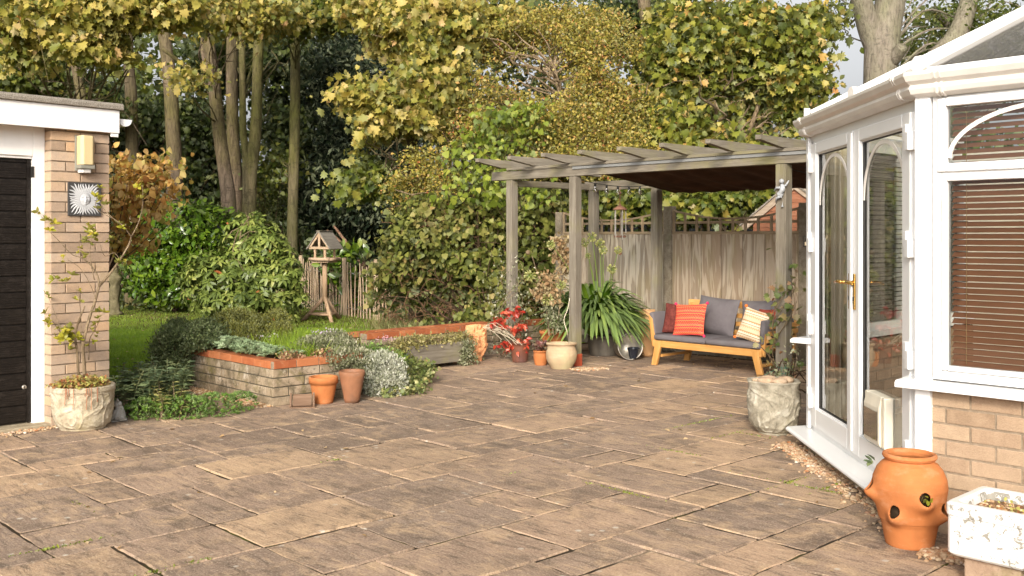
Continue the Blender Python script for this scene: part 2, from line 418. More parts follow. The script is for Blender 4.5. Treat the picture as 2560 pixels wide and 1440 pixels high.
def ell(blobs, n, k=9, rcl=.25, shell=.45, zmin=None, rng=RNG, flat=.5):
    """blobs: (cx,cy,cz,rx,ry,rz[,w]). Returns positions, outward normals, clump value."""
    B = np.array([b[:6] for b in blobs], float)
    wt = np.array([(b[6] if len(b) > 6 else 1) * (b[3] * b[4] + b[4] * b[5] + b[3] * b[5]) for b in blobs]); wt /= wt.sum()
    nc = max(1, n // k)
    idx = rng.choice(len(B), nc, p=wt)
    d = norm(rng.normal(size=(nc, 3)))
    r = shell + (1 - shell) * rng.random(nc) ** .6
    c = B[idx, :3] + d * B[idx, 3:6] * r[:, None]
    cv = rng.random(nc)
    ii = rng.integers(0, nc, n)
    off = rng.normal(size=(n, 3)) * rcl * np.array([1, 1, flat])
    P = c[ii] + off; O = norm(d[ii] / B[idx][ii, 3:6] * B[idx][ii, 3:6].mean(1, keepdims=True)); V = cv[ii]
    if zmin is not None:
        m = P[:, 2] > zmin; P, O, V = P[m], O[m], V[m]
    return P, O, V
def orient(P, O, down=.6, out=.5, up=.5, rnd_=.7, rng=RNG):
    n = len(P)
    N = O * out + np.array([0, 0, up]) + rng.normal(size=(n, 3)) * rnd_
    T = rng.normal(size=(n, 3)) * .8 + O * .3 - np.array([0, 0, down])
    return T, N
def foliage(name, mat, blobs, n, size, tmpl=OVAL, parent=None, k=9, rcl=.25, shell=.45, down=.6, out=.5, up=.5, jit=.3, mixv=.5, rv=.7, zmin=None, loc=None, seed=1, hole=None, flat=.5):
    rng = np.random.default_rng(seed)
    P, O, V = ell(blobs, n, k, rcl, shell, zmin, rng, flat)
    if hole is not None:
        sc, th = hole
        q = np.sin(P[:, 0] * sc + 1.3 * np.sin(P[:, 2] * sc * .7 + seed)) + np.sin(P[:, 2] * sc * 1.3 + 1.7 * np.sin(P[:, 1] * sc * .8)) + np.sin(P[:, 1] * sc * .9 + seed + P[:, 2] * sc * .5)
        m = q < th; P, O, V = P[m], O[m], V[m]
    T, N = orient(P, O, down, out, up, rv, rng)
    S = size * (1 + jit * rng.normal(size=len(P))).clip(.4, 1.8)
    V = mixv * V + (1 - mixv) * rng.random(len(P))
    return leaves(name, mat, P, T, N, S, V, tmpl, parent, True, loc)

def L3(c): return c
LM_GOLD = leafmat('sycamore_gold_leaf', [(0, (.08, .10, .018)), (.3, (.20, .205, .035)), (.55, (.38, .32, .065)), (.8, (.54, .41, .115)), (.93, (.66, .48, .22)), (1, (.52, .25, .08))], .38, .5, .3)
LM_SYC = leafmat('sycamore_green_leaf', [(0, (0.040, 0.068, 0.010)), (.35, (0.096, 0.128, 0.016)), (.65, (0.184, 0.200, 0.028)), (.88, (0.304, 0.264, 0.048)), (1, (0.400, 0.240, 0.064))], .35, .45, .45)
LM_SYCR = leafmat('sycamore_turning_leaf', [(0, (.045, .065, .012)), (.35, (.135, .16, .022)), (.6, (.265, .27, .04)), (.8, (.45, .36, .075)), (.93, (.58, .36, .10)), (1, (.52, .25, .08))], .38, .45, .4, None)
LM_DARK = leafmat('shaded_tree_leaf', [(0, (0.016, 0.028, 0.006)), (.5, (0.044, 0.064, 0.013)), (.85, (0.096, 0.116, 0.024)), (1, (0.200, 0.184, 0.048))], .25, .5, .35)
LM_MID = leafmat('woodland_leaf', [(0, (0.032, 0.052, 0.008)), (.5, (0.080, 0.104, 0.014)), (.85, (0.160, 0.168, 0.024)), (1, (0.288, 0.224, 0.048))], .35, .5, .35)
LM_YEW = leafmat('shaded_yew_leaf', [(0, (.004, .009, .003)), (.7, (.012, .022, .007)), (1, (.03, .045, .012))], .1, .6, .25)  # near-black greens hold the shade among the trees, darker than plain foliage
LM_HAW = leafmat('hawthorn_leaf', [(0, (.11, .12, .02)), (.35, (.25, .23, .035)), (.62, (.42, .33, .065)), (.82, (.52, .34, .10)), (.94, (.45, .16, .06)), (1, (.36, .05, .02))], .35, .5, .35)
LM_VINE = leafmat('heart_vine_leaf', [(0, (.07, .11, .015)), (.4, (.16, .21, .025)), (.75, (.30, .34, .045)), (.95, (.42, .42, .08)), (1, (.50, .36, .08))], .40, .5, .3)
LM_IVY = leafmat('hedge_ivy_leaf', [(0, (.04, .05, .012)), (.4, (.11, .13, .025)), (.7, (.215, .225, .045)), (.9, (.33, .30, .085)), (1, (.34, .17, .07))], .32, .5, .25, [(0, (.06, .075, .02)), (.5, (.17, .17, .045)), (1, (.34, .24, .10))], 1.2)
LM_LAUREL = leafmat('laurel_leaf', [(0, (0.032, 0.072, 0.006)), (.4, (0.072, 0.140, 0.010)), (.75, (0.144, 0.224, 0.016)), (1, (0.272, 0.320, 0.048))], .28, .25, .6)
LM_RHODO = leafmat('rhododendron_leaf', [(0, (.05, .075, .018)), (.4, (.135, .18, .035)), (.75, (.24, .285, .06)), (.96, (.36, .36, .10)), (1, (.36, .12, .04))], .22, .4, .4)
LM_ORANGE = leafmat('withering_orange_leaf', [(0, (.24, .11, .04)), (.3, (.48, .24, .07)), (.6, (.64, .40, .12)), (.8, (.54, .46, .11)), (1, (.30, .34, .06))], .4, .55, .25)
LM_POTT = leafmat('yellow_green_leaf', [(0, (.16, .18, .015)), (.5, (.34, .32, .03)), (.85, (.50, .40, .05)), (1, (.42, .2, .04))], .4, .4, .4)
LM_RED = leafmat('scarlet_leaf', [(0, (0.240, 0.012, 0.008)), (.5, (0.400, 0.040, 0.018)), (1, (0.528, 0.136, 0.072))], .22, .35, .45)
LM_AGA = leafmat('strap_leaf', [(0, (.04, .10, .008)), (.5, (.12, .22, .014)), (.85, (.26, .36, .035)), (1, (.48, .46, .08))], .25, .28, .55)
LM_GRASS = leafmat('grass_blade', [(0, (.12, .20, .012)), (.5, (.20, .31, .018)), (1, (.33, .42, .04))], .4, .5, .3)
LM_HEATH = leafmat('heath_leaf', [(0, (0.080, 0.088, 0.016)), (.5, (0.168, 0.168, 0.032)), (1, (0.272, 0.256, 0.064))], .25, .6, .2)
LM_HEBE = leafmat('dark_conifer_leaf', [(0, (.035, .055, .02)), (.5, (.09, .12, .04)), (1, (.20, .23, .09))], .2, .55, .3)
LM_SAX = leafmat('saxifrage_leaf', [(0, (.11, .17, .08)), (.5, (.25, .33, .17)), (1, (.42, .48, .30))], .2, .55, .3)
LM_SILV = leafmat('silver_leaf', [(0, (0.208, 0.224, 0.136)), (.5, (0.416, 0.416, 0.320)), (.85, (0.560, 0.544, 0.464)), (1, (0.624, 0.608, 0.544))], .2, .6, .2)
LM_THYME = leafmat('variegated_thyme_leaf', [(0, (0.056, 0.064, 0.024)), (.45, (0.160, 0.168, 0.080)), (.8, (0.336, 0.320, 0.208)), (1, (0.496, 0.464, 0.360))], .2, .6, .2)
LM_SPURGE = leafmat('spurge_leaf', [(0, (0.048, 0.080, 0.040)), (.5, (0.136, 0.184, 0.088)), (.85, (0.224, 0.256, 0.112)), (1, (0.320, 0.320, 0.112))], .25, .45, .4)
LM_JUN = leafmat('juniper_leaf', [(0, (.045, .10, .015)), (.5, (.12, .22, .03)), (1, (.27, .38, .07))], .25, .55, .3)
LM_SEDUM = leafmat('sedum_leaf', [(0, (.28, .08, .035)), (.35, (.36, .17, .06)), (.6, (.33, .29, .07)), (1, (.48, .48, .14))], .25, .5, .3)
LM_DRY = leafmat('dry_leaf', [(0, (.20, .11, .05)), (.5, (.40, .26, .13)), (1, (.56, .42, .26))], .3, .7, .2)
LM_PINKF = leafmat('pink_petal', [(0, (.6, .25, .30)), (1, (.78, .50, .55))], .3, .5, .2)
LM_MAUVE = leafmat('mauve_petal', [(0, (.5, .38, .52)), (1, (.66, .56, .68))], .3, .5, .2)
LM_AGAF = leafmat('seed_head', [(0, (.30, .30, .08)), (1, (.52, .50, .20))], .3, .5, .2)
LM_PLUM = leafmat('plum_leaf', [(0, (.07, .03, .025)), (.6, (.14, .06, .05)), (1, (.35, .10, .06))], .2, .45, .4)

# ------------------------------------------------------------------ ground sheets
def sheet(name, mat, pts, z, kind='structure'):
    b = MB(); b.add([(p[0], p[1], z) for p in pts], [list(range(len(pts)))])
    return tag(b.build(name, mat), kind=kind)
sheet('garden_ground', LITTER, [(-90, -30), (90, -30), (90, 150), (-90, 150)], -.04)
lw = [PF(-.84, -12), PF(-.84, -2.4), PF(-.5, -2.4), PF(-.5, 2.0), PF(-3.2, 2.0)] + [PF(x, y) for x, y in ((-5.5, -.6), (-7.6, -3), (-8.6, -5.2), (-9.6, -8), (-11, -12))]
sheet('lawn', TURF, [(p.x, p.y) for p in lw], 0.0)
sb = [at(x, 0, y) for x, y in ((240, 17.4), (380, 16.6), (520, 14.8), (640, 14.1), (760, 15.6), (900, 16.2), (1000, 15.0), (1000, 20), (600, 24), (200, 24))]
sheet('shrub_bed_soil', LITTER, [(p.x, p.y) for p in sb], .006)
# patio: pointing sheet under separate riven slabs
pc = [PF(-.84, -11.5), PF(9.8, -11.5), PF(9.8, 1.80), PF(-.33, 1.80), PF(-.33, -2.5), PF(-.84, -2.5)]
sheet('patio_pointing', JOINT, [(p.x, p.y) for p in pc], -.0015)
def patio():
    r = random.Random(5); cell = .245; occ = set(); b = MB()
    x0, x1, y0, y1 = -.84, 9.8, -11.5, 1.8
    nx, ny = int((x1 - x0) / cell), int((y1 - y0) / cell)
    sizes = [(3, 2), (2, 3), (2, 2), (2, 2), (3, 3), (3, 2), (2, 3), (2, 1), (1, 2), (4, 2), (3, 1), (1, 1)]
    for j in range(ny):
        for i in range(nx):
            if (i, j) in occ: continue
            order = sizes[:8]; r.shuffle(order); order = order + [(2, 2), (2, 1), (1, 2), (1, 1)]
            for w, h in order:
                cells = [(i + a, j + c) for a in range(w) for c in range(h)]
                if all(q not in occ and q[0] < nx and q[1] < ny for q in cells): break
            occ.update(cells)
            ax, ay, bx, by = x0 + i * cell, y0 + j * cell, x0 + (i + w) * cell, y0 + (j + h) * cell
            cx, cy = (ax + bx) / 2, (ay + by) / 2
            if cx < -.33 and cy > -2.6: continue
            p = PF(cx, cy)
            if p.y < 1.0 and abs(p.x) > 4: continue
            gp = lambda: r.choice((.006, .007, .008, .010, .012))
            ax += gp(); ay += gp(); bx -= gp(); by -= gp()
            rx, ry, dz = r.gauss(0, .003), r.gauss(0, .003), max(-.001, min(.003, r.gauss(0, .0012)))
            ring = []; wob = (r.uniform(.0008, .003), r.uniform(0, 6), r.uniform(0, 6))
            for (sx, sy, ex, ey) in ((ax, ay, bx, ay), (bx, ay, bx, by), (bx, by, ax, by), (ax, by, ax, ay)):
                n = max(3, int(math.hypot(ex - sx, ey - sy) / .05))
                for q in range(n):
                    t = q / n; jx, jy = r.gauss(0, .0024), r.gauss(0, .0024)
                    ring.append((lerp(sx, ex, t) + jx + wob[0] * math.sin(9 * t + wob[1]), lerp(sy, ey, t) + jy + wob[0] * math.sin(7 * t + wob[2])))
            m = len(ring); vs = []
            for (qx, qy) in ring:                                   # rounded arris: outer low ring, then the top ring
                P = PF(qx, qy); vs.append((P.x, P.y, -.02))
            for (qx, qy) in ring:
                P = PF(qx, qy); vs.append((P.x, P.y, -.001 + dz * .4))
            for (qx, qy) in ring:
                fx, fy = qx + (cx - qx) * .006 / max(.05, abs(cx - qx) + abs(cy - qy)), qy + (cy - qy) * .006 / max(.05, abs(cx - qx) + abs(cy - qy))
                P = PF(fx, fy); vs.append((P.x, P.y, .0055 + dz + max(-.0035, min(.005, rx * (qx - cx) * 3.5 + ry * (qy - cy) * 3.5))))
            fs = [(q, (q + 1) % m, (q + 1) % m + m, q + m) for q in range(m)] + [(q + m, (q + 1) % m + m, (q + 1) % m + 2 * m, q + 2 * m) for q in range(m)]
            P = PF(cx, cy); vs.append((P.x, P.y, .0055 + dz)); fs += [(2 * m + q, 2 * m + (q + 1) % m, 3 * m) for q in range(m)]
            b.add(vs, fs, r.random())
    o = b.build('patio_paving', SLAB); tag(o, kind='structure')
    o.rotation_euler = (0, 0, R0); o.data.transform(Matrix.Rotation(-R0, 4, 'Z'))
patio()

# lawn grass blades
def lawn_grass():
    rng = np.random.default_rng(3); n = 150000
    t = rng.random(n); Y = 9.4 * (1 + t * 1.35) ; Y = 9.4 + 13 * rng.random(n) ** 1.1
    X = (rng.uniform(230, 1150, n) - 1280) / F * Y
    # keep on the lawn side
    dx = X - P0.x; dy = Y - P0.y
    lx = dx * PX.x + dy * PX.y; ly = dx * PU.x + dy * PU.y
    m = (lx < -.86) & ((ly < -2.4) | (lx < -.72)); X, Y = X[m], Y[m]; n = len(X)
    q = .5 + .25 * np.sin(X * 2.1 + Y * 1.3) + .25 * np.sin(X * 5.3 - Y * 3.1)
    P = np.stack([X, Y, np.zeros(n)], 1); T = rng.normal(size=(n, 3)) * .5 + np.array([0, 0, 1]); N = rng.normal(size=(n, 3))
    o = leaves('grass', LM_GRASS, P, T, N, rng.uniform(.018, .045, n), np.clip(q * .5 + rng.random(n) * .5, 0, 1), T_blade(.09, .3, 2))
    tag(o, 'short mown green grass on the lawn beyond the garage', 'grass', kind='stuff')
lawn_grass()
def pebbles(name, label, regions, n, size, seed=1, cols=None):
    rng = random.Random(seed); b = MB()
    for _ in range(n):
        (ax, ay), (bx, by), wd = rng.choice(regions)
        t = rng.random(); q = rng.gauss(0, wd)
        d = Vector((bx - ax, by - ay)); nn = Vector((-d.y, d.x)); nn.normalize() if nn.length else None
        x, y = lerp(ax, bx, t) + nn.x * q, lerp(ay, by, t) + nn.y * q
        s = size * rng.uniform(.5, 1.4)
        b.ball((x, y, .004 + s * .4), s, 6, rng.random(), (rng.uniform(.8, 1.5), rng.uniform(.8, 1.3), rng.uniform(.5, .9)), None)
    o = b.build(name, cols, smooth=True); tag(o, label, 'gravel', kind='stuff'); return o
g = G('gravel_stone'); g.base(g.ramp(g.attr(), [(0, (.26, .15, .08)), (.35, (.42, .28, .16)), (.7, (.50, .38, .25)), (.9, (.36, .15, .06)), (1, (.58, .50, .40))])); g.rough(.7, .3); GRAV = g.m
g = G('brown_gravel'); g.base(g.ramp(g.attr(), [(0, (.18, .09, .04)), (.5, (.40, .24, .12)), (1, (.55, .42, .28))])); g.rough(.8, .2); GRAVB = g.m

# ------------------------------------------------------------------ brickwork
def frame(o, d):                         # matrix: local x along d, local y = left of d (d rotated +90deg), z up
    o = Vector(o); d = Vector((d[0], d[1], 0)).normalized()
    return Matrix(((d.x, -d.y, 0, o.x), (d.y, d.x, 0, o.y), (0, 0, 1, o.z), (0, 0, 0, 1)))
def bricks(b, M, L, z0, n, course=.075, thick=.10, bl=.215, gap=.01, first=0, proud=.004, seed=0, half=0.5, ends=True):
    """courses of bricks on the face y=0 (front, facing -y) of frame M, from x=0 to L"""
    r = random.Random(seed)
    for c in range(n):
        x = -bl * half * ((c + first) % 2) - (gap if (c + first) % 2 else 0) * half
        z = z0 + c * course
        while x < L - .01:
            a, e = max(x, 0), min(x + bl, L)
            if e - a > .02:
                j = r.uniform(-.0015, .0015)
                b.box(a, e, -proud + j, thick, z + gap / 2 + r.uniform(0, .001), z + course - gap / 2, M, r.random(), .0007)
            x += bl + gap
def mortar(b, M, L, z0, z1, thick=.095, inset=.003):
    b.box(.003, L - .003, inset, thick, z0, z1, M)

# ------------------------------------------------------------------ garage
Gc = Vector((-3.377, 7.29, 0)); du = Vector((.666, .746, 0)).normalized()
MG = frame(Gc, du)                       # +x along the front, +y away from the camera
gar = thing('garage', 'flat roofed buff brick garage end with black door and white fascia', 'garage', Gc)
b = MB(); bricks(b, MG, .44, 0, 30, thick=.215, seed=1)
MGr = frame(Gc + (MG.to_3x3() @ Vector((0, .215, 0))), MG.to_3x3() @ Vector((0, -1, 0)))
rr = random.Random(4)
b.build('pier_brickwork', PIERB, gar, True, bev=.0015)
b = MB(); b.box(.004, .436, .004, .21, 0, 2.24, MG); b.build('mortar', MORT, gar, True)
b = MB()                                  # side wall running back
Ms = frame(Gc + MG.to_3x3() @ Vector((.436, .22, 0)), MG.to_3x3() @ Vector((0, 1, 0)))
b.box(0, 5.0, 0, .1, 0, 2.24, Ms); b.build('side_wall', PIERB, gar, True)
b = MB()                                  # white frame
b.box(-.085, .0, .10, .17, .0, 2.2, MG); b.box(-2.35, -.085, .10, .17, 1.985, 2.2, MG); b.box(-2.44, -2.35, .10, .17, 0, 2.2, MG)
b.box(-2.35, -.085, .115, .17, 1.965, 1.985, MG)
b.build('door_frame', WHITEP, gar, True, bev=.004)
b = MB(); b.box(-2.35, -.086, .15, .165, .035, 1.962, MG)
zz = .04; k = 0
while zz < 1.95:                          # ship-lap boards with fine ribs
    h = .118
    b.box(-2.35, -.118, .137, .15, zz + .012, min(zz + h, 1.962), MG, rr.random())
    for q in range(4): b.box(-2.35, -.119, .1345, .1375, zz + .030 + q * .017, zz + .036 + q * .017, MG, rr.random())
    zz += h; k += 1
dr = b.build('door', BLACKD, gar, True, bev=.002)
b = MB(); b.box(-.118, -.088, .130, .15, .035, 1.962, MG, .2)
for q in range(13): b.ball((-.103, .130, .1 + q * .15), .006, 6, .9, M=MG)
b.build('door_edge_strip', BLACKD, dr, True)
b = MB(); Ml = MG @ Matrix.Translation((-.135, .133, .295)) @ Matrix.Rotation(math.radians(90), 4, 'X')
b.lathe([(.001, .006), (.013, .006), (.016, .003), (.0165, -.004)], 20, Ml, .5); b.build('lock', METAL, dr, True, smooth=True)
b = MB(); b.box(-.138, -.133, .1245, .128, .285, .305, MG); b.build('keyhole', DMETAL, dr, True)
b = MB(); b.box(-.09, -.08, .095, .13, 1.83, 1.91, MG); b.build('hinge', DMETAL, dr, True)
b = MB(); b.box(-2.6, .495, -.06, -.04, 2.185, 2.36, MG); b.box(.475, .495, -.04, 5, 2.185, 2.36, MG)
b.box(-2.6, .475, -.04, .215, 2.20, 2.215, MG)
b.box(.43, .49, -.052, -.04, 2.155, 2.185, MG)
b.build('fascia', WHITEP, gar, True, bev=.003)
fg = G('mineral_felt'); co = fg.coord(); fg.base(fg.ramp(fg.noise(co, 260, 2, .6), [(.35, (.08, .065, .05)), (.5, (.27, .235, .19)), (.68, (.50, .46, .39))])); fg.rough(.95, .1); fg.bump(fg.noise(co, 260, 2), .9, .006)
b = MB(); b.prism([(-.085, 2.362), (-.085, 2.395), (-.07, 2.412), (0, 2.42), (4.8, 2.46), (4.8, 2.362)], -.52, 2.62, MG @ Matrix.Rotation(math.radians(90), 4, 'Z'))
b.build('roof', fg.m, gar, True, bev=.006)
b = MB()                                  # half round gutter on the right side, seen end on
Mgt = MG @ Matrix.Translation((.555, -.03, 2.30))
prof = [(.055 * math.cos(t), -.055 * math.sin(t)) for t in [math.pi * i / 12 for i in range(13)]] + [(-.05, 0.0), (.05, 0.0)]
b.prism([(x, z) for x, z in prof[:13]], 0, .004, Mgt)
pr = prof[:13] + [(x * .93, z * .93) for x, z in reversed(prof[:13])]
n = len(pr)
for i in range(12):
    q = [pr[i], pr[i + 1], pr[n - 2 - i], pr[n - 1 - i]]
    b.prism(q, .004, 4.9, Mgt)
b.build('gutter', WHITE, gar, True)
b = MB(); b.box(-2.6, .02, .0, .4, -.02, .028, MG); b.build('threshold', CONC, gar, True, bev=.006)

# wall lamp
wl = thing('wall_lamp', 'ribbed cream bulkhead lamp with grey sensor on the buff brick pier', 'lamp', MG @ Vector((.235, -.004, 1.985)), math.atan2(du.y, du.x))
b = MB(); b.box(-.062, .062, -.012, .0, -.10, .165); b.box(-.055, .055, -.085, -.012, -.085, -.055); b.build('back_plate', plain('grey_plastic', (.22, .21, .17), .5), wl, bev=.004)
lg = G('cream_prismatic_cover'); lg.base((.62, .49, .26)); lg.rough(.35, .5)
bw = lg.n('TexWave'); bw.bands_direction = 'Z'; bw.inputs['Scale'].default_value = 48; lg.l(lg.coord(), bw.inputs[0]); lg.bump(bw.outputs['Fac'], .5, .003)
PLAN = Matrix(((1, 0, 0, 0), (0, 0, 1, 0), (0, 1, 0, 0), (0, 0, 0, 1)))
b = MB(); b.prism([(-.052, -.012), (-.052, -.07), (-.034, -.092), (.034, -.092), (.052, -.07), (.052, -.012)], -.055, .162, PLAN)
b.build('cover', lg.m, wl, bev=.004)
b = MB(); b.prism([(-.042, -.004), (-.042, -.045), (-.028, -.07), (.028, -.07), (.042, -.045), (.042, -.004)], -.115, -.085, PLAN)
b.build('sensor', plain('sensor_lens', (.55, .52, .48), .3), wl, bev=.004)

# relief of a sleeping sun face
def face_height(x, z, s=1.0, dome=.55, ft=1.0):            # x,z in face units (-1..1), returns relief depth
    e = x * x / .42 + z * z / .72
    h = 0
    g2 = lambda cx, cz, sx, sz: math.exp(-((x - cx) / sx) ** 2 - ((z - cz) / sz) ** 2)
    h += .30 * g2(0, .02, .075, .26) + .14 * g2(0, -.14, .12, .08)
    h -= .16 * (g2(-.25, .17, .15, .09) + g2(.25, .17, .15, .09))
    h += .11 * (g2(-.25, .13, .11, .05) + g2(.25, .13, .11, .05)) + .08 * (g2(-.25, .31, .2, .05) + g2(.25, .31, .2, .05))
    h += .13 * (g2(0, -.31, .17, .035) + g2(0, -.40, .13, .04)) - .12 * g2(0, -.355, .19, .018)
    h += .10 * g2(0, -.60, .14, .10) + .06 * (g2(-.36, -.12, .16, .16) + g2(.36, -.12, .16, .16))
    return (h * ft + (dome * max(0, 1 - e) ** .5 if e < 1 else 0)) * s
sp = thing('sun_plaque', 'square black wall tile with a white relief sun face and wavy rays', 'wall plaque', MG @ Vector((.244, -.006, 1.675)), math.atan2(du.y, du.x))
b = MB(); b.box(-.125, .125, -.014, 0, -.125, .125); b.build('backing', plain('charcoal_tile', (.045, .042, .04), .6), sp, bev=.002)
b = MB(); nr = 34; r3 = random.Random(2)
for i in range(nr):
    a = 2 * math.pi * i / nr; lim = .121 / max(abs(math.cos(a)), abs(math.sin(a))); L = min(lim, .158) * r3.uniform(.9, .99); w = .0085
    pts = []
    for q in range(8):
        t = q / 7; rr_ = lerp(.045, L, t); off = .007 * math.sin(t * 6 + i) * t
        c = Vector((math.cos(a) * rr_ - math.sin(a) * off, 0, math.sin(a) * rr_ + math.cos(a) * off)); ww = w * (1.15 - t) ** .5 * (1 if q < 7 else .1)
        sd_ = Vector((-math.sin(a), 0, math.cos(a))) * ww
        pts += [c - sd_ + Vector((0, -.014, 0)), c + Vector((0, -.022 + .004 * t, 0)), c + sd_ + Vector((0, -.014, 0))]
    fs = []
    for q in range(7):
        for k in (0, 1): fs.append((3 * q + k, 3 * q + k + 1, 3 * q + k + 4, 3 * q + k + 3))
    b.add(pts, fs)
n = 26; vs = []; fs = []
for j in range(n + 1):
    for i in range(n + 1):
        x, z = -1 + 2 * i / n, -1 + 2 * j / n
        vs.append((x * .062, -.016 - .030 * face_height(x, z, 1.0, .30, 1.5) + (.004 if x * x / .5 + z * z / .8 > 1 else 0), z * .058))
for j in range(n):
    for i in range(n):
        cx, cz = -1 + 2 * (i + .5) / n, -1 + 2 * (j + .5) / n
        if cx * cx / .5 + cz * cz / .8 < 1.0: k = j * (n + 1) + i; fs.append((k, k + 1, k + n + 2, k + n + 1))
b.add(vs, fs)
b.build('sun_face', plain('white_plaster', (.46, .46, .46), .6), sp, smooth=True)

# ------------------------------------------------------------------ raised bed and retaining walls
def coping(b, M, L, z, w=.21, t=.062, over=.012, tl=.215, seed=0, y0=0.0):
    r = random.Random(seed); x = 0
    while x < L - .005:
        e = min(x + tl, L); b.box(x + .004, e - .004, y0 - over, y0 + w, z, z + t, M, r.random(), .0008); x = e
def copmort(b, M, L, z, w=.21, t=.062, y0=0.0, over=.008): b.box(.001, L - .001, y0 - over, y0 + w - .004, z + .001, z + t - .003, M)
rbx = 1.06; Bc = PF(rbx, -3.70)
bed = thing('raised_flower_bed', 'stone block raised bed with orange tile coping at its near corner', 'raised bed', Bc)
Mr = frame(Bc, PU)                       # right face: x along PU, its left (y) = -PX -> inward
Ml_ = frame(PF(-.84, -3.70), PX)         # left face: x along PX, y = PU inward
b = MB(); bricks(b, Mr, .88, 0, 4, .0775, .1, .29, .009, 0, .003, 3); bricks(b, Ml_, 1.9, 0, 4, .0775, .1, .29, .009, 1, .003, 4)
Me_ = frame(PF(rbx, -2.82), -PX); bricks(b, Me_, 1.9, 0, 4, .0775, .1, .29, .009, 1, .003, 5)
b.build('wall', BEDB, bed, True, bev=.003)
b = MB(); mortar(b, Mr, .88, 0, .31); mortar(b, Ml_, 1.9, 0, .31); mortar(b, Me_, 1.9, 0, .31); b.build('mortar', MORT2, bed, True)
b = MB(); coping(b, Mr, .88, .31, .11, seed=1); coping(b, Ml_, 1.88, .311, .11, seed=2, tl=.2); coping(b, Me_, 1.88, .312, .11, seed=3); b.build('coping', COPE, bed, True, bev=.003)
b = MB(); copmort(b, Mr, .88, .31, .11); copmort(b, Ml_, 1.88, .3105, .108); b.build('coping_joints', MORT, bed, True)
b = MB(); vs = [PF(-.76, -3.6, .33), PF(rbx - .09, -3.6, .33), PF(rbx - .09, -2.9, .33), PF(-.76, -2.9, .33)]; b.add(vs, [(0, 1, 2, 3)]); b.build('soil', SOIL, bed, True)

def retaining(name, label, x, ya, yb, z, n, seed, w=.11, extra=None):
    o = thing(name, label, 'garden wall', PF(x, ya))
    M = frame(PF(x, ya), PU); L = yb - ya
    b = MB(); bricks(b, M, L, z - n * .0775, n, .0775, .1, .29, .009, 0, .003, seed); b.build('wall', BEDB, o, True, bev=.003)
    b = MB(); mortar(b, M, L, z - n * .0775, z); b.build('mortar', MORT2, o, True)
    b = MB(); coping(b, M, L, z, w, seed=seed); b.build('coping', COPE, o, True, bev=.003)
    b = MB(); copmort(b, M, L, z, w); b.build('coping_joints', MORT, o, True)
    return o
retaining('retaining_wall', 'long low wall with orange coping behind the wooden trough and terracotta face', -.33, -1.80, 1.15, .31, 4, 7)
retaining('edging_wall', 'rear strip of orange coping edging the lawn, behind the longer front one', -.80, -2.0, .35, .28, 4, 8)
b = MB(); vs = [PF(-.70, -1.9, .30), PF(-.43, -1.8, .30), PF(-.43, 1.6, .30), PF(-.70, 1.6, .30)]; b.add(vs, [(0, 1, 2, 3)])
tag(b.build('bed_soil', LITTER), kind='structure')

# ------------------------------------------------------------------ pergola
per = thing('pergola', 'grey weathered timber pergola with slanted rafters over the sofa corner', 'pergola', P0, R0)
def post(x, y, z1=2.04, w=.097, col=None):
    b = MB(); b.box(x - w / 2, x + w / 2, y - w / 2, y + w / 2, 0, z1, v=rnd.random()); return b.build('post', GREYW['z'], per, bev=.004)
post(0, 0); post(1.01, -.02); post(3.53, .0, w=.105); post(.04, 1.36, 2.0); post(1.04, 1.34, 2.10); post(3.53, 1.34, 2.1)
b = MB(); b.box(1.01 - .054, 1.01 + .054, -.074, .034, 0, .135); b.build('post_shoe', plain('red_metal_shoe', (.36, .07, .03), .6, .3, 0, .2), per, bev=.004)
b = MB(); b.box(-.30, 4.15, -.045, .045, 2.045, 2.145, v=.6); b.build('front_beam', GREYW['x'], per, bev=.004)
b = MB(); b.box(-.02, 4.15, -.072, -.047, 2.150, 2.178, v=.3); b.build('batten', GREYW['x'], per, bev=.003)
b = MB(); b.box(1.0, 4.15, -.058, -.047, 2.118, 2.149); b.build('flashing', plain('grey_flashing', (.20, .20, .19), .6), per)
b = MB(); b.box(-.06, 1.25, 1.30, 1.345, 1.96, 2.07, v=.4); b.box(1.1, 4.15, 1.30, 1.345, 2.0, 2.1, v=.5); b.build('rear_beam', GREYW['x'], per, bev=.004)
b = MB(); b.box(-.025, .025, .05, 1.30, 1.97, 2.043, v=.4); b.build('side_beam', GREYW['y'], per, bev=.004)
for i in range(9):
    x = -.09 + .521 * i; b = MB()
    Mx = Matrix.Translation((x, 0, 0)) @ Matrix.Rotation(math.radians(90), 4, 'Z')
    b.prism([(-.46, 2.232), (-.46, 2.272), (1.62, 2.262), (1.62, 2.15), (-.09, 2.182), (-.10, 2.180)], -.028, .028, Mx, rnd.random()); b.build('rafter', GREYW['y'], per, bev=.003)
b = MB(); n = 60
vs = []; fs = []
for i in range(n + 1):
    x = 1.10 + 3.05 * i / n; c = .008 * math.sin(i * 1.05)
    for j in range(7): t = j / 6; vs.append((x, lerp(.05, 1.62, t), lerp(2.112, 1.905, t) + c - .03 * math.sin(3.14 * t) * math.sin(i * .21) ** 2))
for i in range(n):
    for j in range(6): q = i * 7 + j; fs.append((q, q + 7, q + 8, q + 1))
b.add(vs, fs)
b.build('roof_sheet', plain('dark_brown_roof_sheet', (.055, .026, .016), .9, .1, 0, .4, 4, .3, 20), per)

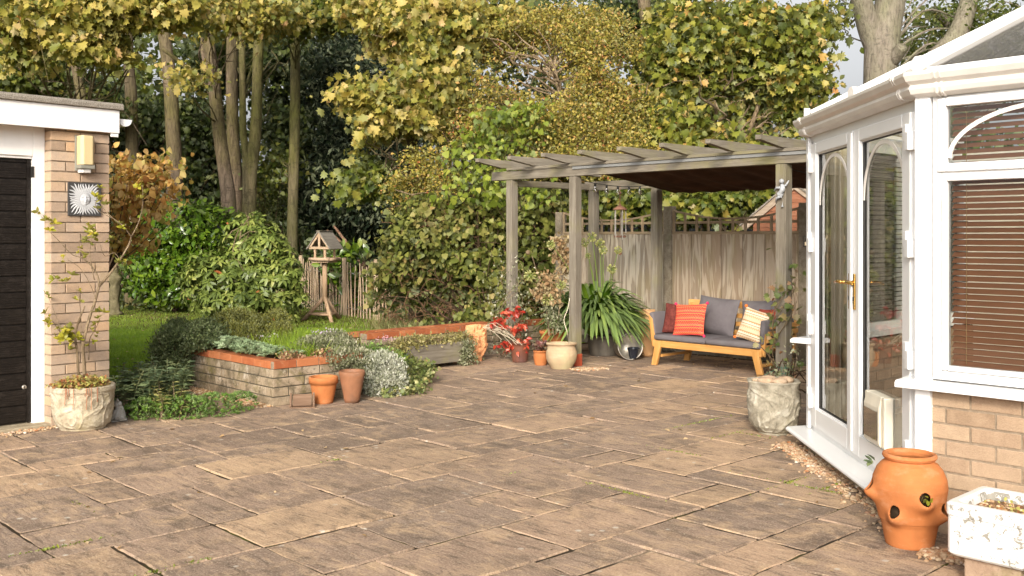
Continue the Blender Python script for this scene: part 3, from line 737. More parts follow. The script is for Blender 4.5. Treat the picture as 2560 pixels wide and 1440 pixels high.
# string lights
sl = thing('string_lights', 'black cable of clear bulbs strung beneath the pergola roof', 'string lights', PF(1.0, .1, 2.02), R0)
def cable(a, bb, sag, n): return [Vector(a).lerp(Vector(bb), i / n) - Vector((0, 0, sag * 4 * (i / n) * (1 - i / n))) for i in range(n + 1)]
b = MB(); c1 = cable((-.05, -.02, .0), (.06, 1.2, -.02), .05, 14); c2 = cable((.06, 1.2, -.02), (1.5, .45, .0), .03, 8); c3 = cable((2.4, .1, .02), (3.3, .25, .0), .09, 9)
b.tube(c1, .004, 5); b.build('cable', DMETAL, sl); b = MB(); b.tube(c3, .004, 5); b.build('cable', DMETAL, sl)
BG = mat_glass('bulb_glass', .12, (.95, .93, .88))
for p in [c1[i] for i in (3, 5, 7, 9, 11)] + [c3[i] for i in (3, 5, 7)] :
    b = MB(); b.lathe([(.001, 0), (.012, -.001), (.013, -.03), (.011, -.032)], 8, Matrix.Translation(p)); so_ = b.build('socket', DMETAL, sl, smooth=True)
    b = MB(); b.lathe([(.010, -.03), (.016, -.05), (.024, -.072), (.020, -.092), (.001, -.100)], 10, Matrix.Translation(p), capb=False); b.build('bulb', BG, so_, smooth=True)

# wind chime
pc_ = at(1550, 470, 11.9); wc = thing('wind_chime', 'rusty metal wind chime hanging from the rear pergola beam', 'wind chime', pc_)
RUST = plain('rusty_metal', (.30, .15, .10), .8, .3, .4, .3)
b = MB(); b.tube([(0, 0, .03), (0, 0, -.34)], .003, 5); b.ball((0, 0, -.06), .018, 8); b.ball((0, 0, -.2), .012, 8); b.build('chain', RUST, wc)
b = MB(); b.lathe([(.005, -.205), (.03, -.215), (.085, -.252), (.088, -.262), (.08, -.256), (.02, -.222)], 16); b.build('canopy', RUST, wc, smooth=True)
for i in range(5):
    a = i * 1.257; b = MB(); b.tube([(.07 * math.cos(a), .07 * math.sin(a), -.25), (.07 * math.cos(a), .07 * math.sin(a), -.54 - .02 * i)], .006, 6); b.build('chime_tube', METAL, wc)
b = MB()
for i in range(10): b.ball((.06 * math.cos(i * .63), .06 * math.sin(i * .63), -.58), .014, 6)
b.tube([(0, 0, -.3), (0, 0, -.78)], .002, 4); b.ball((0, 0, -.78), .022, 8, sq=(1, .4, 1)); b.build('pendant', RUST, wc)

# gecko-like climbing ornament on the right post: little grey figure
orn = thing('post_ornament', 'small pale grey climbing figure fixed to the right pergola post', 'ornament', PF(3.53 + .02, -.056, 1.80), R0)
b = MB(); b.tube(smooth_path([(.0, -.01, .06), (.02, -.03, .02), (.0, -.035, -.03), (.02, -.03, -.08), (.005, -.01, -.14)]), [.012 + .012 * math.sin(i * .26) for i in range(25)][:25], 8)
b.ball((.01, -.03, .085), .022, 10); b.tube([(.0, -.03, .03), (-.05, -.02, .03), (-.075, -.01, .0)], [.011, .009, .007], 6); b.tube([(.01, -.03, .03), (.05, -.02, .05), (.07, -.01, .09)], [.011, .009, .006], 6)
b.tube([(.0, -.03, -.05), (-.04, -.03, -.06), (-.06, -.01, -.1)], [.013, .010, .007], 6); b.ball((-.01, -.02, -.03), .03, 8)
b.build('figure', plain('pewter_resin', (.34, .35, .36), .6), orn, smooth=True)

# ------------------------------------------------------------------ back fence
FY = 1.84
fe = thing('trellis_fence', 'grey-brown boarded fence with curved square trellis top behind the sofa', 'fence', PF(-1.0, FY), R0)
CPOST = mat_stone('dark_concrete_post', (.12, .095, .065), (.20, .165, .12), (.28, .24, .18), (.12, .12, .05))
TREL = {a: wood('trellis_timber_' + a, (.13, .085, .05), (.26, .19, .115), (.38, .30, .19), a, 1.0, .9) for a in 'xz'}
pitch = 1.83; p0 = .02
for k in range(5):
    xx = p0 + k * pitch
    b = MB(); b.box(xx - .055, xx + .055, -.055, .055, 0, 1.76 if k else 1.72); b.build('fence_post', CPOST, fe, bev=.006)
for k in range(4):
    xa, xb = p0 + k * pitch + .055, p0 + (k + 1) * pitch - .055
    b = MB(); x = xa; r4 = random.Random(k + 3)
    while x < xb - .01:
        w = .142 + r4.uniform(-.006, .006); e = min(x + w, xb); zt = 1.42
        b.box(x + .003, e - .003, -.020 + r4.uniform(-.007, .005), .0, .10, zt, v=r4.random() * (.35 if k == 1 else 1)); x += w
    b.build('board_panel', BOARD, fe, bev=.002)
    b = MB(); b.box(xa, xb, -.012, .02, 0.0, .10); b.build('gravel_board', CPOST, fe)
    b = MB(); b.box(xa, xb, -.028, .012, 1.42, 1.455, v=.5)
    N = 14; pts = []
    for i in range(N + 1):
        t = i / N; pts.append((lerp(xa, xb, t), -.008, 1.60 + .11 * (2 * t - 1) ** 2))
    for i in range(N): b.beam(pts[i], pts[i + 1], .026, .022, v=.4)
    b.box(xa, xb, -.016, .0, 1.545, 1.575, v=.4)
    tz = b.build('trellis_rails', TREL['x'], fe)
    m = 10
    for i in range(m + 1):
        b = MB(); t = i / m; x = lerp(xa + .018, xb - .018, t); b.box(x - .016, x + .016, -.026, -.010, 1.44, 1.60 + .11 * (2 * t - 1) ** 2, v=r4.random())
        b.build('trellis_bar', TREL['z'], fe, bev=.002)

# bird feeder lantern hanging near the fence at the right
bl_ = thing('hanging_lantern', 'small wire lantern hanging by the fence beside the white door frame', 'lantern', at(2016, 590, 9.4))
b = MB()
for i in range(8): a = i * math.pi / 4; b.tube([(.03 * math.cos(a), .03 * math.sin(a), .0), (.03 * math.cos(a), .03 * math.sin(a), -.10)], .002, 4)
for z in (0, -.05, -.10): b.tube([(.03 * math.cos(i * .524), .03 * math.sin(i * .524), z) for i in range(13)], .003, 4)
b.tube([(0, 0, .45), (0, 0, 0)], .002, 4); b.build('wire_cage', DMETAL, bl_)
b = MB(); b.lathe([(.001, -.09), (.02, -.09), (.02, -.05), (.001, -.05)], 10); b.build('candle', plain('wax', (.55, .45, .3), .5), bl_)

# ------------------------------------------------------------------ garden shed behind the fence
sc_ = at(1990, 590, 11.8); sc_.z = 0
sh = thing('garden_shed', 'orange boarded shed gable with pale bargeboards rising behind the fence', 'shed', sc_, math.radians(-52))
b = MB(); r5 = random.Random(3); z = 0
hw = .62; apex = 1.975; eave = 1.56
while z < apex - .03:
    wd = hw if z < eave else hw * (apex - z) / (apex - eave)
    if wd > .03: b.box(-wd, wd, -.012 - .004 * r5.random(), 0, z, z + .098, v=r5.random())
    z += .1
b.build('gable_boards', wood('orange_shiplap', (.26, .10, .05), (.34, .14, .075), (.42, .20, .12), 'x', 1, .7), sh, bev=.003)
b = MB(); b.box(-hw, hw, .0, 1.6, 0, eave - .05); b.build('shed_wall', GREYW['x'], sh)
b = MB()
for sgn in (-1, 1): b.beam((0, -.03, apex + .03), (sgn * (hw + .14), -.03, apex + .03 - (hw + .14) * (apex - eave) / hw), .022, .085, v=.6)
b.build('bargeboard', wood('pale_bargeboard', (.30, .22, .15), (.44, .34, .25), (.55, .45, .34), 'x', 1, .9), sh, bev=.003)
b = MB(); sl_ = (apex - eave) / hw
for sgn in (-1, 1): b.add([(0, -.06, apex + .075), (sgn * (hw + .17), -.06, apex + .075 - (hw + .17) * sl_), (sgn * (hw + .17), 1.75, apex + .075 - (hw + .17) * sl_), (0, 1.75, apex + .075)], [(0, 1, 2, 3)])
o = b.build('roof', fg.m, sh); sm = o.modifiers.new('s', 'SOLIDIFY'); sm.thickness = .02

# ------------------------------------------------------------------ conservatory
C0 = Vector((1.962, 4.75, 0)); D0 = Vector((2.0, 6.65, 0))
dw = Vector((.687, -.727, 0)).normalized()             # window wall, towards the camera's right
con = thing('conservatory', 'white conservatory corner with glazed double doors, arched window and sand brick base', 'conservatory', C0)
M1 = frame(C0, dw)                                      # +y inward (away from the camera)
dd = (D0 - C0).normalized(); M2 = frame(D0, -dd)        # x runs from D back to C, +y inward (+X)
LD = (D0 - C0).length
d3 = Vector((.727, .687, 0)); M3 = frame(D0 + d3 * 2.4, -d3)   # third wall, its outer face towards the garden
LW = 2.6
b = MB(); bricks(b, M1, LW, -.01, 9, .0755, .1, .215, .0105, 0, .003, 11); b.build('brick_base', CONSB, con, True, bev=.002)
b = MB(); bricks(b, M3, 2.37, -.01, 9, .0755, .1, .215, .0105, 0, .003, 12); b.build('brick_base', CONSB, con, True, bev=.002)
b = MB(); mortar(b, M1, LW, -.02, .67); b.build('mortar', MORT, con, True); b = MB(); mortar(b, M3, 2.37, -.02, .67); b.build('mortar', MORT, con, True)
# sills
b = MB(); b.prism([(-.09, .678), (-.09, .70), (-.075, .712), (.1, .722), (.1, .678)], -LW, .10, M1 @ Matrix.Rotation(math.radians(90), 4, 'Z') @ Matrix.Scale(1, 4))
b.build('window_sill', WHITE, con, True, bev=.003)
b = MB(); b.prism([(-.12, .684), (-.12, .706), (-.1, .718), (.1, .728), (.1, .684)], -2.47, .02, M3 @ Matrix.Rotation(math.radians(90), 4, 'Z')); b.build('window_sill', WHITE, con, True, bev=.003)
# window frames, first wall
def frame_rect(b, M, x0, x1, z0, z1, w, y0, y1, v=.5):
    b.box(x0, x0 + w, y0, y1, z0, z1, M, v); b.box(x1 - w, x1, y0, y1, z0, z1, M, v)
    b.box(x0 + w, x1 - w, y0, y1, z0, z0 + w, M, v); b.box(x0 + w, x1 - w, y0, y1, z1 - w, z1, M, v)
b = MB(); b.box(-.03, .045, -.03, .07, .0, 2.06, M1); b.build('corner_post', WHITE, con, True, bev=.006)
b = MB(); b.box(-.02, .03, -.03, .06, .12, 2.06, M2 @ Matrix.Translation((0, 0, 0))); b.build('corner_post', WHITE, con, True, bev=.006)
ARCHW = []
for (xa, xb) in ((.05, 1.10), (1.14, 2.2)):
    wf = MB(); frame_rect(wf, M1, xa, xb, .725, 2.07, .042, -.012, .06); wf.box(xa + .042, xb - .042, -.010, .06, 1.675, 1.715, M1)
    w = wf.build('window_frame', WHITE, con, True, bev=.004)
    b = MB(); frame_rect(b, M1, xa + .028, xb - .028, 1.700, 2.045, .040, -.030, .03); b.build('casement', WHITE, w, True, bev=.007)
    b = MB(); frame_rect(b, M1, xa + .046, xb - .046, .770, 1.680, .024, -.022, .03); b.build('casement', WHITE, w, True, bev=.007)
    for (za, zb) in ((1.738, 2.007), (.792, 1.658)):
        b = MB(); b.add([(xa + .06, .005, za), (xb - .06, .005, za), (xb - .06, .005, zb), (xa + .06, .005, zb)], [(0, 1, 2, 3)], .5, M1); b.build('pane', GLASS, w, True)
    b = MB(); cx = (xa + xb) / 2; hw_ = (xb - xa) / 2 - .075; pts = []
    for i in range(25):
        t = math.pi * i / 24; pts.append(M1 @ Vector((cx - hw_ * math.cos(t), .0, 1.765 + .225 * math.sin(t))))
    for i in range(24): b.beam(pts[i], pts[i + 1], .008, .020, up=(M1.to_3x3() @ Vector((0, 0, 1))) if 4 < i < 20 else (M1.to_3x3() @ Vector((1, 0, 0))))
    b.build('arch_bar', GUT, w, True)
    b = MB(); z = .80; BL = plain('brown_blind', (.36, .155, .085), .35, .5, 0, .1, 3, 0)
    r6 = random.Random(5)
    while z < 2.02:
        tilt = .5
        if not (1.665 < z < 1.73):
            Mq = M1 @ Matrix.Translation((0, .075, z)) @ Matrix.Rotation(math.radians(40 + r6.uniform(-2.5, 2.5)), 4, 'X')
            b.box(xa + .06, xb - .06, -.0165, .0165, -.001, .001, Mq, r6.random())
        z += .0285
    b.build('venetian_blind', BL, w, True)
    b = MB()
    for xx in (.13, .5, .9): b.tube([M1 @ Vector((xa + xx, .055, .80)), M1 @ Vector((xa + xx, .055, 2.0))], .0016, 5)
    b.build('blind_cord', plain('tan_cord', (.45, .28, .13), .7), w, True)
# doors
HX = LD - .10
b = MB(); b.box(.03, LD - .03, -.012, .06, 2.00, 2.07, M2); b.box(.03, LD - .03, -.012, .06, .115, .16, M2); b.box(.0, .095, -.012, .06, .12, 2.05, M2); b.box(LD - .095, LD - .03, -.012, .06, .12, 2.05, M2)
b.build('door_frame', WHITE, con, True, bev=.004)
mid = (.095 + HX) / 2
def door_leaf(x0, x1, name, side):
    b = MB(); w = .105; z0, z1 = .155, 2.005
    b.box(x0, x0 + w, -.030, .03, z0, z1, M2); b.box(x1 - w, x1, -.030, .03, z0, z1, M2)
    b.box(x0 + w, x1 - w, -.030, .03, z0, z0 + .125, M2); b.box(x0 + w, x1 - w, -.030, .03, z1 - .07, z1, M2)
    lf = b.build(name, WHITE, con, True, bev=.006)
    b = MB(); frame_rect(b, M2, x0 + w - .004, x1 - w + .004, z0 + .121, z1 - .066, .012, -.018, .02); b.build('glazing_bead', WHITE, lf, True, bev=.004)
    b = MB(); frame_rect(b, M2, x0 + w + .006, x1 - w - .006, z0 + .131, z1 - .076, .006, -.010, .01); b.build('gasket', DMETAL, lf, True)
    b = MB(); b.add([(x0 + w, .001, z0 + .12), (x1 - w, .001, z0 + .12), (x1 - w, .001, z1 - .07), (x0 + w, .001, z1 - .07)], [(0, 1, 2, 3)], .5, M2); b.build('pane', GLASS, lf, True)
    cx = (x0 + x1) / 2; hw_ = (x1 - x0) / 2 - w - .014; pts = []
    for i in range(25):
        t = math.pi * i / 24; pts.append(M2 @ Vector((cx - hw_ * math.cos(t), -.006, 1.60 + .30 * math.sin(t))))
    b = MB()
    for i in range(24): b.beam(pts[i], pts[i + 1], .006, .022, up=(0, 0, 1) if 4 < i < 20 else tuple(dd))
    b.build('arch_bar', GUT, lf, True)
    # handle
    hx = x1 - .035 if side == 'far' else x0 + .045
    b = MB(); b.box(hx - .014, hx + .014, -.040, -.031, .98, 1.185, M2); hp = b.build('handle_plate', BRASS, lf, True, bev=.003)
    b = MB(); b.tube([M2 @ Vector((hx, -.035, 1.135)), M2 @ Vector((hx, -.085, 1.135))], .011, 10)
    if side == 'far': b.tube([M2 @ Vector(p) for p in ((hx + .0, -.083, 1.135), (hx - .05, -.088, 1.138), (hx - .125, -.085, 1.130))], [.011, .009, .006], 10)
    else: b.tube([M2 @ Vector(p) for p in ((hx, -.083, 1.135), (hx + .05, -.088, 1.138), (hx + .125, -.085, 1.130))], [.011, .009, .006], 10)
    b.build('handle', BRASS, hp, True, smooth=True)
    b = MB(); b.box(hx - .004, hx + .004, -.044, -.040, 1.03, 1.055, M2); b.build('keyhole', DMETAL, hp, True)
    ex = x0 if side == 'far' else x1
    for z in (.32, .80, 1.34, 1.86):
        b = MB(); b.box(ex - .032, ex + .004, -.052, -.028, z, z + .085, M2); b.box(ex - .002, ex + .040, -.056, -.010, z - .045, z + .045, M2); b.build('hinge', WHITE, lf, True, bev=.004)
    return lf
la = door_leaf(.095, mid - .002, 'door', 'far'); lb = door_leaf(mid + .002, HX + .01, 'door', 'near')
b = MB(); b.box(mid - .022, mid + .018, -.046, -.031, .17, 1.99, M2); b.build('astragal', WHITE, la, True, bev=.006)
# cat flap in the near door
x0 = LD - .70; x1 = LD - .40
b = MB(); frame_rect(b, M2, x0, x1, .29, .56, .045, -.045, .015); b.prism([(.29, -.045), (.56, -.045), (.50, -.062), (.31, -.062)], x0 + .03, x1 - .03, M2 @ Matrix(((0, 1, 0, 0), (0, 0, 1, 0), (1, 0, 0, 0), (0, 0, 0, 1))))
cf = b.build('cat_flap', plain('cream_plastic', (.66, .60, .48), .4), lb, True, bev=.008)
b = MB(); b.box(x0 + .05, x1 - .05, -.068, -.062, .33, .48, M2); b.build('flap', mat_glass('flap_plastic', .2, (.8, .72, .6)), cf, True)
# door sill and plinth
b = MB(); b.prism([(-.15, .088), (-.15, .10), (-.135, .112), (.05, .122), (.05, .088)], -LD - .02, .09, M2 @ Matrix.Rotation(math.radians(90), 4, 'Z')); b.build('door_sill', WHITE, con, True, bev=.003)
b = MB(); b.box(.0, LD + .02, -.055, .1, -.02, .087, M2); b.build('plinth', CONC, con, True)
# gutter along all three walls
gp = [(0.005, 2.060), (-.03, 2.056), (-.070, 2.070), (-.082, 2.095), (-.075, 2.112), (-.098, 2.130), (-.112, 2.155), (-.112, 2.172), (-.100, 2.172), (-.100, 2.150), (-.02, 2.11), (.005, 2.11)]
def sweep(b, path, prof, inward):
    n = len(prof); rows = []
    for i, p in enumerate(path):
        m = inward[i]
        rows.append([Vector(p) + m * q + Vector((0, 0, z)) for q, z in prof])
    vs = [v for r in rows for v in r]; fs = []
    for i in range(len(path) - 1):
        for k in range(n): fs.append((i * n + k, i * n + (k + 1) % n, (i + 1) * n + (k + 1) % n, (i + 1) * n + k))
    fs.append(list(range(n))); fs.append([len(vs) - 1 - k for k in range(n)])
    b.add(vs, fs)
nn1 = M1.to_3x3() @ Vector((0, 1, 0)); nn2 = M2.to_3x3() @ Vector((0, 1, 0)); nn3 = M3.to_3x3() @ Vector((0, 1, 0))
def miter(a, c): s = (a + c).normalized(); return s / s.dot(a)
m12 = miter(nn1, nn2); m23 = miter(nn2, nn3)
b = MB(); sweep(b, [C0 + dw * LW, C0, D0, D0 + d3 * 2.4], gp, [nn1, m12, m23, nn3]); b.build('gutter', GUT, con, True, bev=.003)
for (base, dirn, nn) in ((C0, dd, nn2), (C0, dw, nn1), (D0, -dd, nn2)):
    b = MB()
    for off in (.09, .115): sweep(b, [base + dirn * off, base + dirn * (off + .01)], [(q * 1.0 - (.005 if q < 0 else 0), z - .004 if z < 2.1 else z + .004) for q, z in gp], [nn, nn])
    b.build('gutter_union', GUT, con, True)
# roof: polycarbonate panels between white bars rising to an apex
AP = Vector((3.75, 6.05, 3.06)); EA = C0 + Vector((0, 0, 2.19)); EB = D0 + Vector((0, 0, 2.19)); E1 = C0 + dw * LW + Vector((0, 0, 2.19)); E3 = D0 + d3 * 2.4 + Vector((0, 0, 2.19))
AP2 = AP + dw * 2.4
pg = G('polycarbonate'); w_ = pg.n('TexWave'); w_.inputs['Scale'].default_value = 9; pg.l(pg.coord((1, 1, 1), (0, 0, .8)), w_.inputs[0]); pg.base(pg.ramp(w_.outputs['Fac'], [(0, (.10, .095, .09)), (1, (.19, .18, .165))])); pg.rough(.25, .5)
pt_ = pg.n('BsdfTransparent'); pt_.inputs[0].default_value = (.9, .88, .85, 1); pm_ = pg.n('MixShader'); pm_.inputs[0].default_value = .72
pg.l(pg.b.outputs[0], pm_.inputs[1]); pg.l(pt_.outputs[0], pm_.inputs[2]); pg.l(pm_.outputs[0], pg.o.inputs[0])
b = MB()
for tri in ((EA, EB, AP), (EB, E3, AP), (E1, EA, AP, AP2)): b.add([p + Vector((0, 0, 0)) for p in tri], [list(range(len(tri)))])
o = b.build('roof_glazing', pg.m, con, True); s_ = o.modifiers.new('s', 'SOLIDIFY'); s_.thickness = .02
b = MB()
for (p, q) in ((EA, AP), (EB, AP), (EA.lerp(EB, .5), AP.lerp(EA, .02)), (E3, AP), (EA.lerp(E1, .36), AP.lerp(AP2, .36)), (EA.lerp(E1, .72), AP.lerp(AP2, .72))):
    b.beam(p + Vector((0, 0, .02)), q + Vector((0, 0, .02)), .06, .055)
b.build('roof_bars', WHITE, con, True, bev=.006)
b = MB()
for (p, q) in ((EB, EA), (EA, E1), (E3, EB)): b.beam(p + Vector((0, 0, -.008)), q + Vector((0, 0, -.008)), .05, .035)
b.build('eaves_beam', WHITE, con, True, bev=.004)
for p in (EA, EB, EA.lerp(EB, .5)):
    d_ = (AP - p).normalized(); b = MB(); c = p - d_ * .03 + Vector((0, 0, .035)); h_ = Vector((d_.x, d_.y, 0)).normalized()
    r_ = Vector((-h_.y, h_.x, 0)); Mh = Matrix(((r_.x, h_.x, 0, c.x), (r_.y, h_.y, 0, c.y), (0, 0, 1, c.z), (0, 0, 0, 1)))
    b.prism([(.040 * math.cos(a * math.pi / 4 + .39), .044 * math.sin(a * math.pi / 4 + .39)) for a in range(8)], -.02, .02, Mh); b.build('bar_end_cap', GUT, con, True, bev=.003)
# interior
b = MB()
rm = [C0 + dw * LW, C0, D0, D0 + d3 * 2.4, D0 + d3 * 2.4 + dw * 3.4, C0 + dw * LW + d3 * 2]
b.add([(p.x, p.y, .10) for p in rm], [list(range(len(rm)))]); b.build('floor', plain('beige_floor', (.34, .26, .17), .5), con, True)
b = MB(); IW = plain('cream_plaster', (.72, .66, .54), .8)
Mi = frame(D0 + d3 * 2.5 - dw * .0, dw); b.box(0, 3.6, 0, .1, 0.1, 2.12, Mi); b.build('inner_wall', IW, con, True)
b = MB()                                  # frames of the far (third) wall seen through the doors
for k in range(5): b.box(.05 + k * .56, .10 + k * .56, 0, .06, .72, 2.06, M3)
b.box(0, 2.4, 0, .06, .72, .78, M3); b.box(0, 2.4, 0, .06, 2.0, 2.06, M3); b.build('rear_window_frame', WHITE, con, True)
b = MB(); b.box(.05, 2.35, .02, .024, .78, 2.0, M3); b.build('rear_pane', GLASS, con, True)
b = MB(); z = .85
while z < 1.99: b.box(.1, 2.3, .09, .095, z, z + .006, M3); z += .035
b.build('rear_blind', DMETAL, con, True)
b = MB(); vs = []; n = 60
for i in range(n + 1):
    t = i / n; y, x = .07 + .19 * t, .06 + .03 * t + .030 * math.sin(t * 30) + .01 * math.sin(t * 73)
    vs += [M2 @ Vector((x, y, .2)), M2 @ Vector((x, y, 2.0))]
b.add(vs, [(2 * i, 2 * i + 2, 2 * i + 3, 2 * i + 1) for i in range(n)]); b.build('curtain', plain('cream_curtain', (.80, .74, .60), .9), con, True, smooth=True)
b = MB(); b.box(.02, .05, .275, .31, .15, 2.0, M2); b.build('curtain_edge', PINE['z'], con, True)

# ------------------------------------------------------------------ sofa
sf = thing('garden_sofa', 'golden wooden garden sofa with charcoal cushions under the pergola', 'sofa', PF(1.52, .66), R0)
SX, SY = 1.36, .62                        # local: x along the seat, y towards the fence
CUSH = None
g = G('charcoal_fabric'); co = g.coord(); g.base(g.ramp(g.noise(co, 4, 4), [(.3, (.115, .10, .105)), (.7, (.155, .14, .14))])); g.rough(.95, .1); g.bump(g.noise(co, 7, 5), .5, .03); CUSH = g.m
def part(b, name, mat, bev=.006, smooth=False, parent=sf): return b.build(name, mat, parent, bev=bev, smooth=smooth)
b = MB(); b.box(.0, SX, .0, .035, .20, .272, v=.3); part(b, 'front_rail', PINE['x'])
b = MB(); b.box(.0, SX, SY - .035, SY, .20, .272, v=.6); part(b, 'rear_rail', PINE['x'])
b = MB()
for i in range(9): b.box(.02, SX - .02, .05 + i * .062, .09 + i * .062, .245, .265, v=.5)
part(b, 'seat_slats', PINE['x'], .002)
for (xa, xb, y) in ((.085, .02, .012), (.085, .02, SY - .03), (SX - .085, SX - .01, .012), (SX - .085, SX - .01, SY - .03)):
    b = MB(); b.prism([(xa - .04, .272), (xa + .045, .272), (xb + .035, 0), (xb - .035, 0)], y - .020, y + .016, v=rnd.random()); part(b, 'leg', PINE['z'])
b = MB(); b.box(.06, .09, .05, SY - .06, .09, .12); part(b, 'stretcher', PINE['y']); b = MB(); b.box(SX - .07, SX - .04, .05, SY - .06, .09, .12); part(b, 'stretcher', PINE['y'])
# arms: leaning outwards
for sgn, x0 in ((-1, .0), (1, SX)):
    for y in (.015, SY - .05):
        b = MB(); t = .06 if sgn < 0 else .03
        b.prism([(x0, .22), (x0 + sgn * -.035, .20), (x0 + sgn * (t - .045), .50), (x0 + sgn * t, .545), (x0 + sgn * (t + .005), .53), (x0 + sgn * .02, .2)], y, y + .035, v=rnd.random())
        part(b, 'arm_post', PINE['z'], .005)
    for k in range(4):
        z = .27 + k * .07; xx = x0 + sgn * (.01 + .02 * k); b = MB(); b.box(xx - .01, xx + .01, .05, SY - .03, z, z + .045, v=rnd.random()); part(b, 'arm_slat', PINE['y'], .004)
b = MB(); b.beam((.02, SY + .01, .655), (SX - .02, SY + .01, .655), .022, .07, v=.4)
part(b, 'back_rail', PINE['x'])
for k in range(3):
    b = MB(); b.beam((.02, SY + .0, .36 + k * .09), (SX - .02, SY + .0, .36 + k * .09), .02, .05, v=rnd.random()); part(b, 'back_slat', PINE['x'])
for x in (.05, SX - .08):
    b = MB(); b.box(x, x + .04, SY - .01, SY + .025, .2, .66, v=.5); part(b, 'back_post', PINE['z'])

def pillow(b, w, h, t, M, n=14, pinch=.93, v=.5, sag=0.0, seed=0):
    r = random.Random(seed); vs = []; fs = []
    for side in (1, -1):
        for j in range(n + 1):
            for i in range(n + 1):
                u, q = -1 + 2 * i / n, -1 + 2 * j / n
                pr_ = (max(0, 1 - abs(u) ** 2.6)) ** .5 * (max(0, 1 - abs(q) ** 2.6)) ** .5
                k = 1 - .08 * (1 - u * u) * (abs(q) > .999) if False else 1
                x = u * w / 2 * (1 - .06 * (1 - q * q)) ; z = q * h / 2 * (1 - .06 * (1 - u * u))
                y = side * t / 2 * pr_ * (1 + .12 * math.sin(5 * u + seed) * math.cos(4 * q + seed * 2))
                vs.append((x, y, z))
    m = (n + 1) ** 2
    for s0 in (0, m):
        for j in range(n):
            for i in range(n):
                a = s0 + j * (n + 1) + i; q = (a, a + 1, a + n + 2, a + n + 1); fs.append(q if s0 else q[::-1])
    return b.add(vs, fs, v, M)
def PM(x, y, z, rx=0, ry=0, rz=0): return Matrix.Translation((x, y, z)) @ Matrix.Rotation(math.radians(rz), 4, 'Z') @ Matrix.Rotation(math.radians(rx), 4, 'X') @ Matrix.Rotation(math.radians(ry), 4, 'Y')
for x0, x1 in ((.01, SX * .5), (SX * .5 + .004, SX - .01)):
    b = MB(); b.box(x0, x1, .0, SY - .06, .274, .335); part(b, 'seat_cushion', CUSH, .022, True)
for x, rz in ((.475, -5), (1.085, 6)):
    b = MB(); pillow(b, .56, .42, .20, PM(x, SY - .11, .53, -15, 3 if x < .8 else -4, rz), seed=int(x * 9)); part(b, 'back_cushion', CUSH, 0, True)
b = MB(); b.box(-.028, .028, .02, SY - .06, 0, .25, M=PM(-.0, 0, .325, 0, -10)); part(b, 'arm_cushion', CUSH, .02, True)
b = MB(); b.box(-.028, .028, .0, SY - .06, 0, .24, M=PM(SX - .005, 0, .325, 0, 4)); part(b, 'arm_cushion', CUSH, .02, True)
# scatter cushions
def cloth(name, stops, scale=60, bands=False, alt=None):
    g = G(name); co = g.coord()
    if bands:
        tc = g.n('SeparateXYZ'); t0 = g.n('TexCoord'); g.l(t0.outputs['Object'], tc.inputs[0])
        z = tc.outputs['Z']; x = tc.outputs['X']
        fr = g.math('FRACT', g.math('MULTIPLY', g.math('ADD', z, .5), bands))
        c = g.ramp(fr, stops, 'CONSTANT')
        zig = g.math('PINGPONG', g.math('MULTIPLY', x, 38.0), .5)
        row = g.math('FRACT', g.math('ADD', g.math('MULTIPLY', z, bands * 2.0), g.math('MULTIPLY', zig, .55)))
        c = g.mix(g.ramp(row, [(0, .0), (.42, .0), (.46, .85), (.6, .85), (.64, 0)], 'LINEAR'), c, alt)
        ck = g.n('TexChecker'); ck.inputs['Scale'].default_value = 74; g.l(co, ck.inputs[0])
        c = g.mix(g.math('MULTIPLY', ck.outputs['Fac'], .18), c, tuple(min(1, q * 1.5) for q in alt))
    else: c = g.ramp(g.noise(co, scale, 4), stops)
    g.base(c); g.rough(.95, .1); g.bump(g.noise(co, 220, 3), .3, .003); return g.m
REDC = cloth('red_woven_fabric', [(0, (.52, .025, .03)), (.18, (.60, .10, .03)), (.30, (.10, .02, .03)), (.34, (.62, .04, .05)), (.52, (.55, .22, .05)), (.60, (.48, .02, .06)), (.8, (.62, .06, .03))], 0, 13.0, (.60, .22, .09))
CRM = cloth('cream_woven_fabric', [(0, (.62, .48, .32)), (.30, (.66, .55, .40)), (.42, (.16, .10, .03)), (.47, (.70, .62, .48)), (.66, (.45, .40, .24)), (.72, (.24, .13, .04)), (.77, (.64, .50, .34))], 0, 9.0, (.46, .24, .10))
MAR = cloth('maroon_fabric', [(.3, (.085, .02, .016)), (.7, (.17, .045, .035))], 30)
RST = cloth('rust_red_fabric', [(.3, (.20, .035, .022)), (.7, (.34, .075, .045))], 30)
def scatter(name, label, w, h, t, M, mat, seed, pom=None):
    Mw = wmat(sf) @ M; o = thing(name, label, 'cushion', Mw.to_translation(), tuple(Mw.to_euler()), 'scatter cushions on the sofa')
    b = MB(); pillow(b, w, h, t, None, 16, seed=seed); b.build('cover', mat, o, smooth=True)
    if pom:
        b = MB()
        for sx in (-1, 1):
            for sz in (-1, 1): b.ball((sx * (w / 2 + .004), 0, sz * (h / 2 + .004)), .017, 8)
        b.build('tassels', pom, o, smooth=True)
scatter('cushion', 'plain dark maroon cushion at the left arm, half behind the patterned red one', .32, .33, .10, PM(.17, .22, .50, -16, 2, 14), MAR, 1)
scatter('cushion', 'bright red and orange patterned cushion with pink tassels, largest on the sofa', .385, .35, .12, PM(.385, .15, .505, -17, -4, 3), REDC, 2, plain('pink_wool', (.6, .03, .10), .9))
scatter('cushion', 'cream cushion with brown bands and orange tassels near the right arm', .30, .33, .11, PM(1.16, .16, .495, -17, 13, 2), CRM, 3, plain('orange_wool', (.65, .16, .03), .9))
scatter('cushion', 'small rust red cushion tucked behind the cream patterned one', .26, .30, .10, PM(1.235, .30, .51, -12, -4, -14), RST, 4)

